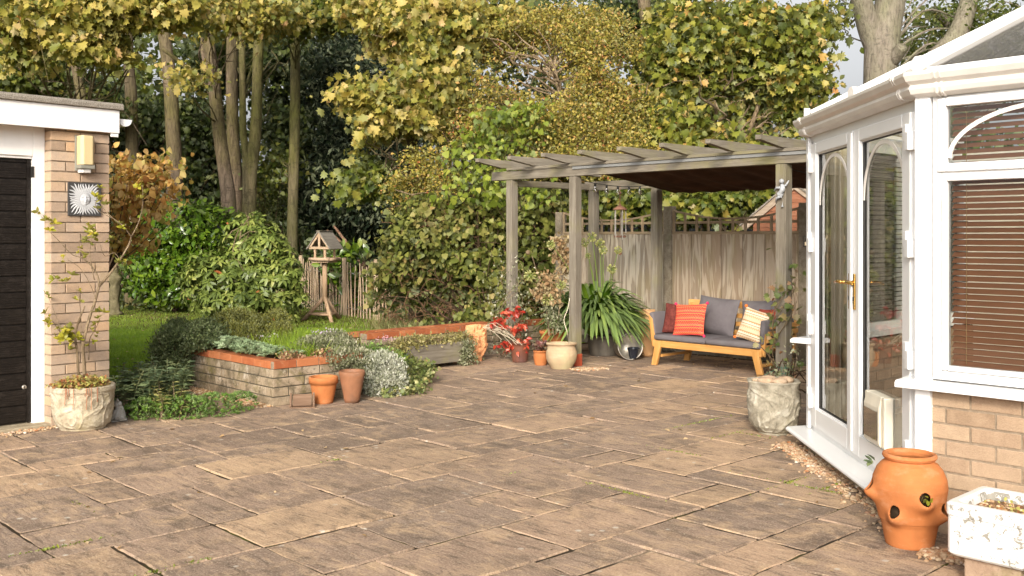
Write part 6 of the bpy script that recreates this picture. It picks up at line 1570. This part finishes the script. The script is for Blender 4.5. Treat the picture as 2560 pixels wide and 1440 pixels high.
def tree(name, label, trunk, blobs, mat, n, size, tmpl, seed, bark=BARK1, nl=10, r0=.05, cat='tree', extra=None, up=9.5, **kw):
    """trunk: (px, py, Y, half width px) from top to bottom; continues up to height `up`"""
    Y = trunk[0][2]; pts = [(at(x, y, yy), w * yy / F) for x, y, yy, w in trunk][::-1]
    b0 = Vector(pts[0][0]); b0.z = -.05
    P = [b0] + [p for p, r in pts if p.z > .05]; R = [pts[0][1] * 1.25] + [r for p, r in pts if p.z > .05]
    tp = P[-1]; d = (P[-1] - P[-2]); d = d / max(.1, d.z)
    if up > tp.z + .5: P.append(tp + d * (up - tp.z) * .8 + Vector((0, 0, 0))); P[-1].z = up; R.append(R[-1] * .6)
    pw = smooth_path(P, 6); Rr = []
    for i in range(len(P) - 1): Rr += [lerp(R[i], R[i + 1], k / 6) for k in range(6)]
    Rr.append(R[-1])
    o = plant(name, label, cat, (b0.x, b0.y, 0)); b = MB(); b.tube(pw, Rr, 14); b.build('trunk', bark, o, True, smooth=True)
    if extra:
        b = MB()
        for pts_, w0, w1 in extra:
            q = smooth_path([at(*p) for p in pts_], 5); YY = pts_[0][2]; b.tube(q, taper(len(q), w0 * YY / F, w1 * YY / F), 10)
        b.build('limb', bark, o, True, smooth=True)
    if n:
        b = MB(); hi = [p for p in pw if p.z > 2.0] or [pw[-1]]; limbs(b, hi, blobs, nl, r0, seed, .10); b.build('branches', bark, o, True)
        foliage('crown', mat, blobs, n, size, tmpl, o, seed=seed, **kw)
    return o

# evergreen shrubs on the lawn
lc = at(440, 0, 18.2); lc.z = 0
bush('laurel_bush', 'rounded bright green laurel bush at the back of the lawn', lc, [wblob(455, 600, 105, 95, 18.2), wblob(400, 670, 85, 90, 18.2), wblob(500, 660, 90, 90, 18.3), wblob(440, 700, 100, 60, 18.0), wblob(370, 620, 60, 70, 18.5), wblob(535, 570, 60, 50, 18.5)],
     LM_LAUREL, 8200, .115, T_oval(.26, .06, -.1), 101, k=5, rcl=.09, shell=.86, down=.15, out=.9, up=.5, rv=.5, nl=12)
rc = at(610, 0, 15.6); rc.z = 0
o = plant('rhododendron_bush', 'broad rhododendron with long drooping leaves, right of the laurel', 'shrub', rc)
RB = [wblob(620, 640, 75, 100, 15.6), wblob(560, 700, 90, 80, 15.5), wblob(680, 690, 85, 90, 15.7), wblob(610, 580, 50, 55, 15.6), wblob(660, 610, 60, 60, 15.6), wblob(500, 700, 55, 75, 15.6), wblob(715, 740, 60, 60, 15.8), wblob(590, 750, 100, 50, 15.4), wblob(640, 545, 26, 26, 15.6)]
b = MB(); limbs(b, rc, RB, 26, .025, 3); b.build('branches', TWIG, o, True)
rng = np.random.default_rng(102); B = np.array(RB)[:, :6]; C, d = surf(RB, 1150, rng, .15); C = C - d * rng.random((len(C), 1)) * .22
P = []; T = []; N = []; S = []; V = []
for c, dd_ in zip(C, d):
    if c[2] < .08: continue
    a0 = rng.random() * 6; v = rng.random(); ax = dd_ * .7 + np.array([0, 0, .6]); ax /= np.linalg.norm(ax); sz = rng.uniform(.12, .17)
    for j in range(9):
        a = a0 + j * 2.4; e = np.array([math.cos(a), math.sin(a), 0]); e = e - ax * e.dot(ax); T.append(e + ax * (.1 if j < 6 else .8) + np.array([0, 0, -.35])); P.append(c); N.append(ax + rng.normal(size=3) * .15); S.append(sz * (1 if j < 6 else .6)); V.append(v * .6 + rng.random() * .4 if rng.random() > .006 else 1)
leaves('foliage', LM_RHODO, P, T, N, S, np.array(V), T_oval(.17, .04, -.18), o)
# laurel sprig right of the bird table, leaning dead branches
sp0 = at(870, 0, 17.6); sp0.z = 0
bush('laurel_sapling', 'light green laurel sapling behind the bird table and paling fence', sp0, [wblob(850, 640, 35, 30, 17.8), wblob(890, 625, 40, 16, 17.8), wblob(840, 680, 30, 50, 17.8), wblob(880, 720, 50, 40, 17.9)], LM_LAUREL, 420, .16, T_oval(.25, .05, -.1), 103, k=5, rcl=.10, shell=.3, down=.1, nl=8, r0=.015)
b = MB()
for pts_, r in (([(835, 565, 19), (880, 625, 18.8), (935, 700, 18.5)], .045), ([(818, 575, 19.4), (870, 620, 19), (905, 655, 18.7)], .035)): q = smooth_path([at(*p) for p in pts_], 5); b.tube(q, taper(len(q), r * .5, r), 8)
p_ = at(935, 700, 18.5); g0 = Vector((p_.x + .5, p_.y, 0)); b.tube([p_, g0], [.045, .06], 8)
tag(b.build('dead_branches', mat_bark('peeling_bark', (.10, .05, .03), (.32, .20, .13)), None, True, loc=g0, smooth=True), 'two bare dead branches leaning behind the bird table', 'branches')

# hedge mound with ivy in the middle
HB = [wblob(1060, 640, 115, 110, 13.9, .7), wblob(1030, 730, 105, 90, 13.9, .7), wblob(1180, 700, 150, 110, 14.0, .8), wblob(1300, 680, 130, 120, 14.2, .8), wblob(1160, 590, 140, 110, 14.0, .7), wblob(1300, 560, 130, 110, 14.2, .7), wblob(1390, 640, 80, 130, 14.4, .6), wblob(1370, 740, 90, 70, 14.3, .6), wblob(1070, 545, 70, 60, 14.0, .5), wblob(1240, 770, 150, 40, 13.8, .5), wblob(1060, 780, 90, 24, 13.7, .5)]
hc = at(1190, 0, 14.0); hc.z = 0
h1_ = bush('ivy_hedge', 'broad rounded hedge covered in ivy and heart shaped leaves behind the orange wall', hc, HB, LM_IVY, 30000, .072, T_heart(), 110, 'hedge', nl=60, r0=.03, k=6, rcl=.10, shell=.62, hole=(2.9, 1.15), down=.85, out=.9, up=.25, rv=.45, bark=DTWIG)
b = MB(); rg = random.Random(8)
for k in range(420):
    B = rg.choice(HB); d = Vector((rg.gauss(0, 1), -abs(rg.gauss(0, 1)), rg.gauss(0, 1))).normalized(); s_ = Vector((B[0] + d.x * B[3] * .9, B[1] + d.y * B[4] * .9, B[2] + d.z * B[5] * .9)); e = s_ + Vector((rg.gauss(0, .12), rg.gauss(-.04, .06), rg.gauss(-.03, .10)))
    if e.z > .05: b.tube([s_, s_.lerp(e, .5) + Vector((0, 0, .03)), e], .004, 4)
tag(b.build('twigs', mat_bark('red_brown_twig', (.13, .065, .035), (.26, .15, .085)), h1_, True), kind='stuff')

# vine climbing in the hawthorn
vc = at(1260, 0, 13.6); vc.z = 0
bush('flowering_vine', 'bright green heart leaved vine hanging down through the hawthorn', vc, [wblob(1240, 320, 70, 60, 13.9, .4), wblob(1180, 400, 60, 60, 13.8, .4), wblob(1290, 390, 50, 50, 13.8, .4), wblob(1150, 480, 50, 40, 13.6, .4), wblob(1230, 470, 60, 60, 13.5, .4), wblob(1320, 310, 40, 60, 14.0, .4), wblob(1340, 490, 60, 40, 13.6, .4)], LM_VINE, 1900, .072, T_heart(), 111, 'climber', nl=16, r0=.012, k=6, rcl=.12, shell=.4, down=1.3, out=.7, up=.1, rv=.35)
# hawthorn
HW = [wblob(1220, 120, 80, 50, 14.9), wblob(1640, 250, 50, 60, 14.8), wblob(1600, 130, 50, 50, 15.2), wblob(1480, 60, 100, 40, 15.2), wblob(1390, 40, 60, 30, 15.2), wblob(1130, 270, 60, 50, 14.6), wblob(1180, 330, 110, 60, 14.6), wblob(1300, 200, 150, 90, 14.6), wblob(1450, 150, 130, 110, 14.8), wblob(1520, 260, 110, 110, 14.8), wblob(1400, 330, 150, 100, 14.5), wblob(1080, 430, 80, 70, 14.3), wblob(1540, 390, 100, 60, 14.4), wblob(1030, 480, 60, 60, 14.2), wblob(1100, 500, 80, 60, 14.0), wblob(1330, 90, 90, 70, 14.9), wblob(1580, 330, 60, 70, 14.6), wblob(1400, 420, 160, 40, 14.2)]
tree('hawthorn_tree', 'spreading hawthorn with tiny bronze-green leaves and red berries behind the pergola', [(1385, 170, 14.8, 4), (1400, 230, 14.8, 7), (1418, 300, 14.8, 9), (1440, 420, 14.8, 12)], HW, LM_HAW, 88000, .040, OVAL, 112, TWIG, 70, .03, k=18, rcl=.13, shell=.1, hole=(3.1, 1.05), down=.2, out=.4, up=4.2)
# sycamore branches hanging left of the hawthorn
tree('sycamore_tree', 'sycamore with large pale gold-green leaves left of the hawthorn', [(1018, -40, 15.2, 11), (1022, 150, 15.2, 12), (1030, 330, 15.2, 13), (1040, 500, 15.2, 16)],
     [wblob(1020, 90, 130, 80, 14.6), wblob(1110, 60, 90, 90, 14.7), wblob(1010, 220, 110, 80, 14.4), wblob(1060, 180, 90, 90, 14.4), wblob(980, 330, 90, 60, 14.2), wblob(900, 240, 60, 26, 14.2), wblob(930, 270, 60, 36, 14.2), wblob(960, 410, 60, 40, 14.2), wblob(1030, 300, 60, 60, 14.2), wblob(925, 20, 80, 50, 14.8), wblob(1240, 60, 80, 60, 15.2)],
     LM_GOLD, 11500, .088, MAPLE, 113, BARK1, 26, .03, k=9, rcl=.15, shell=.25, hole=(2.3, 1.25), jit=.4, down=.8, out=.5, rv=.5)
tree('understorey_sycamore', 'shaded young sycamore with dull leaves low on the left of the hawthorn', [(975, 380, 15.6, 5), (985, 560, 15.6, 7)], [wblob(905, 455, 60, 24, 14.8), wblob(870, 475, 40, 16, 14.8), wblob(960, 470, 50, 36, 14.8), wblob(940, 420, 40, 24, 14.8)], LM_SYC, 1100, .085, MAPLE, 114, BARK1, 12, .02, k=6, rcl=.16, shell=.2, down=.7, rv=.5, up=0)
# right sycamore, turning
RS = [wblob(1760, 120, 140, 110, 15.0), wblob(1900, 90, 120, 90, 15.0), wblob(1980, 190, 90, 100, 15.0), wblob(1840, 250, 150, 100, 14.8), wblob(1720, 300, 110, 90, 14.8), wblob(1960, 320, 90, 70, 14.9), wblob(1660, 200, 70, 60, 15.2), wblob(1870, 360, 120, 50, 14.7), wblob(1690, 60, 80, 60, 15.2), wblob(1680, 390, 70, 30, 14.8), wblob(2040, 60, 50, 60, 15.2), wblob(2010, 250, 60, 60, 15.1)]
tree('turning_sycamore', 'broad sycamore turning yellow and orange above the right of the pergola', [(1800, -30, 15.4, 7), (1790, 120, 15.4, 9), (1770, 260, 15.4, 11), (1800, 400, 15.4, 14)], RS, LM_SYCR, 23000, .088, MAPLE, 115, TWIG, 46, .035, k=9, rcl=.15, shell=.25, hole=(2.1, 1.35), jit=.4, down=.75, out=.5, rv=.5, extra=[([(1800, 400, 15.4), (1760, 200, 15.3), (1720, 60, 15.2), (1700, -40, 15.2)], 9, 5), ([(1800, 400, 15.4), (1870, 330, 15.2), (1920, 180, 15.0), (1960, 40, 15.0)], 7, 3)])
bush('low_sycamore', 'green leafy sycamore regrowth seen under the pergola above the trellis fence', at(1700, 0, 14.2) * 1, [wblob(1700, 500, 100, 60, 14.2, .4), wblob(1820, 510, 90, 55, 14.0, .4), wblob(1590, 500, 80, 55, 14.3, .4), wblob(1890, 480, 60, 50, 13.6, .4), wblob(1500, 500, 60, 50, 14.4, .4)], LM_SYC, 5600, .085, MAPLE, 116, nl=20, r0=.02, k=6, rcl=.14, shell=.4, down=.7, rv=.5)
# beech, top right
tree('beech_tree', 'massive smooth grey beech trunk forking behind the conservatory roof', [(2235, -60, 17.5, 36), (2215, 60, 17.5, 38), (2205, 120, 17.5, 42), (2200, 200, 17.5, 40), (2195, 420, 17.5, 46)], [wblob(2420, 60, 140, 80, 19.0), wblob(2330, 140, 90, 70, 19.0), wblob(2500, 20, 100, 80, 19.0), wblob(2120, 0, 60, 30, 18.5), wblob(2270, 60, 50, 60, 19.6), wblob(2350, 10, 90, 50, 19.2), wblob(2060, 60, 50, 40, 19.0)],
     LM_MID, 9500, .065, OVAL, 117, BEECHB, 22, .03, k=12, rcl=.22, shell=.15, down=.2, rv=.6, up=10, hole=(1.7, .9),
     extra=[([(2196, 130, 17.5), (2175, 80, 17.5), (2158, 20, 17.4), (2140, -60, 17.3)], 30, 24), ([(2210, 165, 17.5), (2235, 145, 17.3), (2256, 116, 17.1)], 22, 13), ([(2290, 230, 18.2), (2330, 160, 18.2), (2390, 90, 18.3), (2420, 10, 18.4), (2430, -60, 18.4)], 30, 20), ([(2250, 520, 18.0), (2265, 330, 18.1), (2290, 230, 18.2)], 36, 31), ([(2330, 20, 19), (2370, 60, 19), (2400, 95, 19)], 10, 12)])
# gold sycamores over the top left
tree('golden_sycamore', 'sycamore at the far left with sunlit golden leaves above the garage roof', [(150, -40, 17.5, 13), (175, 100, 17.5, 12), (195, 200, 17.5, 11), (205, 300, 17.5, 12)],
     [wblob(50, 90, 80, 90, 14.5), wblob(180, 40, 130, 60, 14.0), wblob(300, 50, 130, 60, 14.0), wblob(240, 120, 90, 34, 14.0), wblob(390, 70, 70, 50, 14.2), wblob(330, 120, 50, 22, 14.2), wblob(20, 30, 60, 60, 14.2), wblob(60, 170, 60, 30, 15.5), wblob(420, 20, 110, 40, 14.0)], LM_GOLD, 12500, .082, MAPLE, 120, BARK1, 16, .025, k=9, rcl=.14, shell=.2, hole=(2.4, .55), jit=.4, down=.7, out=.5, rv=.5)
tree('leaning_maple', 'dark maple limb leaning left behind the garage roof', [(70, -20, 19, 8), (110, 130, 19, 11), (150, 190, 19, 14), (180, 280, 19, 15)], [wblob(60, 180, 100, 60, 18), wblob(180, 250, 60, 30, 18.5), wblob(60, 60, 80, 90, 18.5), wblob(240, 280, 60, 40, 19)], LM_MID, 8500, .08, MAPLE, 121, BARK1, 14, .04, k=8, rcl=.2, shell=.2, down=.6, rv=.5)
tk = dict(k=8, rcl=.25, shell=.2, down=.6, rv=.55)
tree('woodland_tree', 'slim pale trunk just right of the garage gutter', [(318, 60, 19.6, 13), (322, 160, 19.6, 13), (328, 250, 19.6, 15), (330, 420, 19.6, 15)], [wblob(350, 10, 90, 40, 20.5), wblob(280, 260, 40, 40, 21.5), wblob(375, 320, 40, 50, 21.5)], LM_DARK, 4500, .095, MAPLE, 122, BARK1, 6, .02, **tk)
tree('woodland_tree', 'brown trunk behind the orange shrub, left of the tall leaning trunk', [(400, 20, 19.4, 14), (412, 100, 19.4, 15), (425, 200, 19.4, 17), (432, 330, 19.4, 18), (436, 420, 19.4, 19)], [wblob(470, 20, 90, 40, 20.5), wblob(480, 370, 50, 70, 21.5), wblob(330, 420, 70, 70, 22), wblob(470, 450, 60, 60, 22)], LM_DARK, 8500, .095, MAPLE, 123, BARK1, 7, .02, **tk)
tree('leaning_tree', 'tall grey trunk leaning right in the middle of the left wood', [(512, 10, 19, 14), (522, 110, 19, 15), (535, 210, 19, 16), (548, 330, 19, 16), (562, 430, 19, 17), (572, 520, 19, 19)], [wblob(560, 20, 100, 36, 17), wblob(660, 30, 100, 34, 17.3), wblob(620, 60, 60, 20, 17), wblob(500, 50, 50, 26, 17), wblob(470, 190, 40, 20, 17.5)], LM_GOLD, 3600, .08, MAPLE, 124, BARK1, 9, .02, **tk,
     extra=[([(530, 235, 19), (500, 195, 18.9), (462, 165, 18.8), (430, 140, 18.6), (406, 122, 18.5)], 8, 4), ([(528, 190, 19), (508, 140, 19.1), (505, 80, 19.2), (500, 20, 19.2)], 6, 4)])
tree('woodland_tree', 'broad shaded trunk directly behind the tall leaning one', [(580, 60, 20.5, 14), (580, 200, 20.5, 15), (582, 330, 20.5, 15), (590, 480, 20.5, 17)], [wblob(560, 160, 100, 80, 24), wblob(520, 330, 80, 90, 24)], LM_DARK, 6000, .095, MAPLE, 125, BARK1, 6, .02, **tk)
tree('woodland_tree', 'thin mossy green trunk between two thicker trunks', [(604, 60, 20, 8), (606, 200, 20, 8), (608, 330, 20, 9), (616, 420, 20, 10)], [wblob(620, 120, 70, 50, 23)], LM_MID, 900, .12, MAPLE, 126, BARK2, 8, .03, **tk)
tree('woodland_tree', 'mossy trunk with a bend, left of the sky gap', [(652, 40, 19.8, 12), (645, 140, 19.8, 13), (642, 260, 19.8, 13), (638, 340, 19.8, 15), (626, 470, 19.8, 15)], [wblob(700, 150, 50, 50, 22), wblob(720, 330, 50, 60, 22), wblob(690, 260, 30, 40, 23)], LM_DARK, 4000, .095, MAPLE, 127, BARK2, 7, .02, **tk)
tree('woodland_tree', 'straight mossy trunk standing before the dark yew', [(737, 40, 20, 12), (738, 160, 20, 12), (737, 300, 20, 13), (733, 480, 20, 13), (730, 600, 20, 14)], [wblob(740, 30, 110, 44, 18.5), wblob(850, 30, 90, 40, 18.5), wblob(690, 420, 30, 50, 20.5)], LM_SYC, 5000, .08, MAPLE, 128, BARK2, 10, .02, **tk)
tree('woodland_tree', 'grey trunk top left of the turning sycamore', [(1605, -40, 19, 16), (1618, 60, 19, 15), (1640, 150, 19, 15), (1660, 300, 19, 16)], [wblob(1560, 60, 90, 60, 20), wblob(1650, 130, 60, 80, 20)], LM_DARK, 4200, .09, MAPLE, 129, BARK1, 12, .05, **tk)
tree('woodland_tree', 'trunk behind the middle of the turning sycamore', [(1850, -40, 20, 11), (1880, 80, 20, 12), (1900, 250, 20, 14)], [wblob(1850, 200, 160, 150, 20)], LM_MID, 6500, .09, MAPLE, 130, BARK1, 12, .05, **tk)
# yew, the shade of the wood put into its leaf colour
yc = at(880, 0, 23); yc.z = 0
YB = [wblob(900, 330, 100, 90, 21.5, 1.0), wblob(860, 470, 100, 90, 21.3, 1.0), wblob(830, 180, 60, 90, 21.6, .8), wblob(950, 500, 60, 80, 21.2, .8), wblob(880, 300, 120, 120, 23, 1.2), wblob(850, 450, 110, 110, 23, 1.2), wblob(930, 200, 90, 100, 23.4, 1.2), wblob(960, 400, 90, 120, 23, 1.2), wblob(880, 560, 130, 90, 22.8, 1.2), wblob(820, 200, 60, 80, 23.2, .9), wblob(960, 560, 80, 80, 22.6, 1.0), wblob(880, 100, 70, 70, 23.6, 1), wblob(780, 560, 60, 80, 22.8, 1.0), wblob(780, 620, 60, 40, 22.5, 1.0)]
bush('yew_tree', 'dense yew behind the bird table, deep shade put into its almost black leaf colour', yc, YB, LM_YEW, 56000, .13, T_oval(.16, .03, -.1), 131, 'tree', nl=24, r0=.06, k=10, rcl=.22, shell=.55, down=.5, out=.5, up=.3)
# ivy clad stump and understorey in front of the yew
bush('holly_bush', 'dark glossy understorey bush left of the bird table', at(760, 0, 20) * 1, [wblob(740, 600, 40, 50, 20.5), wblob(690, 600, 50, 60, 20.5), wblob(840, 640, 60, 26, 20), wblob(740, 670, 60, 30, 20)], LM_DARK, 2000, .10, OVAL, 132, nl=14, k=8, rcl=.15, shell=.4)
bush('twiggy_shrub', 'fine twiggy yellow-green shrub in the sky gap behind the rhododendron', at(660, 0, 22) * 1, [wblob(670, 470, 60, 60, 22), wblob(640, 540, 60, 50, 21.5), wblob(700, 540, 50, 60, 22), wblob(600, 440, 50, 50, 22)], LM_MID, 3600, .055, OVAL, 133, nl=40, r0=.012, k=10, rcl=.2, shell=.1, bark=TWIG)
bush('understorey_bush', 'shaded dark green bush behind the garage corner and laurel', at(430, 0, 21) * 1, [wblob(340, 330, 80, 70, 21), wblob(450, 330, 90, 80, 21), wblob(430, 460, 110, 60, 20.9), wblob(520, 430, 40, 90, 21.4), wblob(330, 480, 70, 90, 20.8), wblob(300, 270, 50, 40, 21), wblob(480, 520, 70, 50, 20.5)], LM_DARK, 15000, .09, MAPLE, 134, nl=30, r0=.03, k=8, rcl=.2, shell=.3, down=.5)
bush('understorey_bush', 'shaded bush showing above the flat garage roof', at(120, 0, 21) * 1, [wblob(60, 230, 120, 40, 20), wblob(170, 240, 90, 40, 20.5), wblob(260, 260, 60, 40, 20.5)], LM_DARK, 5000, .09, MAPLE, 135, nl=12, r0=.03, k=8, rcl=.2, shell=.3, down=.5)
# garden statue half hidden at the back of the lawn
st = at(287, 0, 17.5); st.z = 0
so2 = thing('garden_statue', 'pale stone statue half hidden behind the garage corner', 'statue', st)
b = MB(); b.lathe([(r_ * .8, z_ * .86) for r_, z_ in densify([(.15, 0), (.16, .05), (.10, .1), (.09, .3), (.13, .5), (.10, .62), (.15, .78), (.06, .86), (.085, .94), (.06, 1.03), (.002, 1.05)], 4)], 18, fn=lambda t, z, r: .014 * math.sin(t * 3 + z * 12) + .008 * math.sin(t * 7 - z * 20)); b.build('figure', mat_stone('mossy_statue_stone', (.07, .06, .03), (.13, .11, .06), (.2, .17, .10)), so2, smooth=True)

# far wood behind everything
def far(name, label, blobs, n, size, mat, seed, hole=None):
    o = foliage(name, mat, blobs, n, size, T_oval(.36, .05, -.1), None, 14, .55, .1, .4, .4, .5, seed=seed, hole=hole, loc=Vector(blobs[0][:3])); tag(o, label, 'woodland', kind='stuff')
far('distant_woodland', 'dim green wood far behind the left garden trees', [wblob(120, 250, 260, 240, 34, 3), wblob(420, 250, 190, 230, 34, 3), wblob(560, 470, 160, 60, 32, 3), wblob(300, 520, 260, 80, 32, 3), wblob(620, 90, 160, 90, 34, 3), wblob(800, 300, 90, 260, 34, 3), wblob(780, 560, 160, 60, 32, 3)], 21000, .24, LM_MID, 140, (1.1, 1.15))
far('distant_woodland', 'dark green wood far behind the hawthorn and pergola', [wblob(1150, 250, 200, 230, 32, 3), wblob(1400, 330, 220, 200, 32, 3), wblob(1600, 380, 170, 170, 32, 3), wblob(1800, 430, 200, 130, 32, 3), wblob(2000, 480, 150, 90, 32, 3), wblob(1300, 60, 160, 90, 33, 3), wblob(1560, 60, 110, 80, 33, 3), wblob(1200, 560, 200, 60, 30, 3)], 20000, .24, LM_DARK, 141, (1.2, 1.3))
far('distant_woodland', 'dim green wood far behind the beech and conservatory roof', [wblob(2420, 130, 220, 110, 32, 3), wblob(2300, 330, 300, 130, 32, 3)], 5200, .24, LM_MID, 142, (1.2, .9))
n = 9000; rng = np.random.default_rng(150); X = rng.uniform(-12, 3, n); Y = rng.uniform(18.5, 27, n)
o = leaves('undergrowth', LM_DARK, np.stack([X, Y, rng.random(n) * .35 * (Y - 18) / 6], 1), rng.normal(size=(n, 3)) + [0, 0, .8], rng.normal(size=(n, 3)) + [0, 0, .6], rng.uniform(.05, .13, n), rng.random(n), OVAL); tag(o, 'low leafy undergrowth on the woodland floor', 'undergrowth', kind='stuff')

bush('urn_side_plant', 'small pale leaved plant behind the carved urn beside the brick edge', URN + Vector((.17, .30, 0)), URNB, LM_THYME, 170, .022, OVAL, 155, 'plant', nl=8, r0=.003, k=6, rcl=.03, shell=.3)
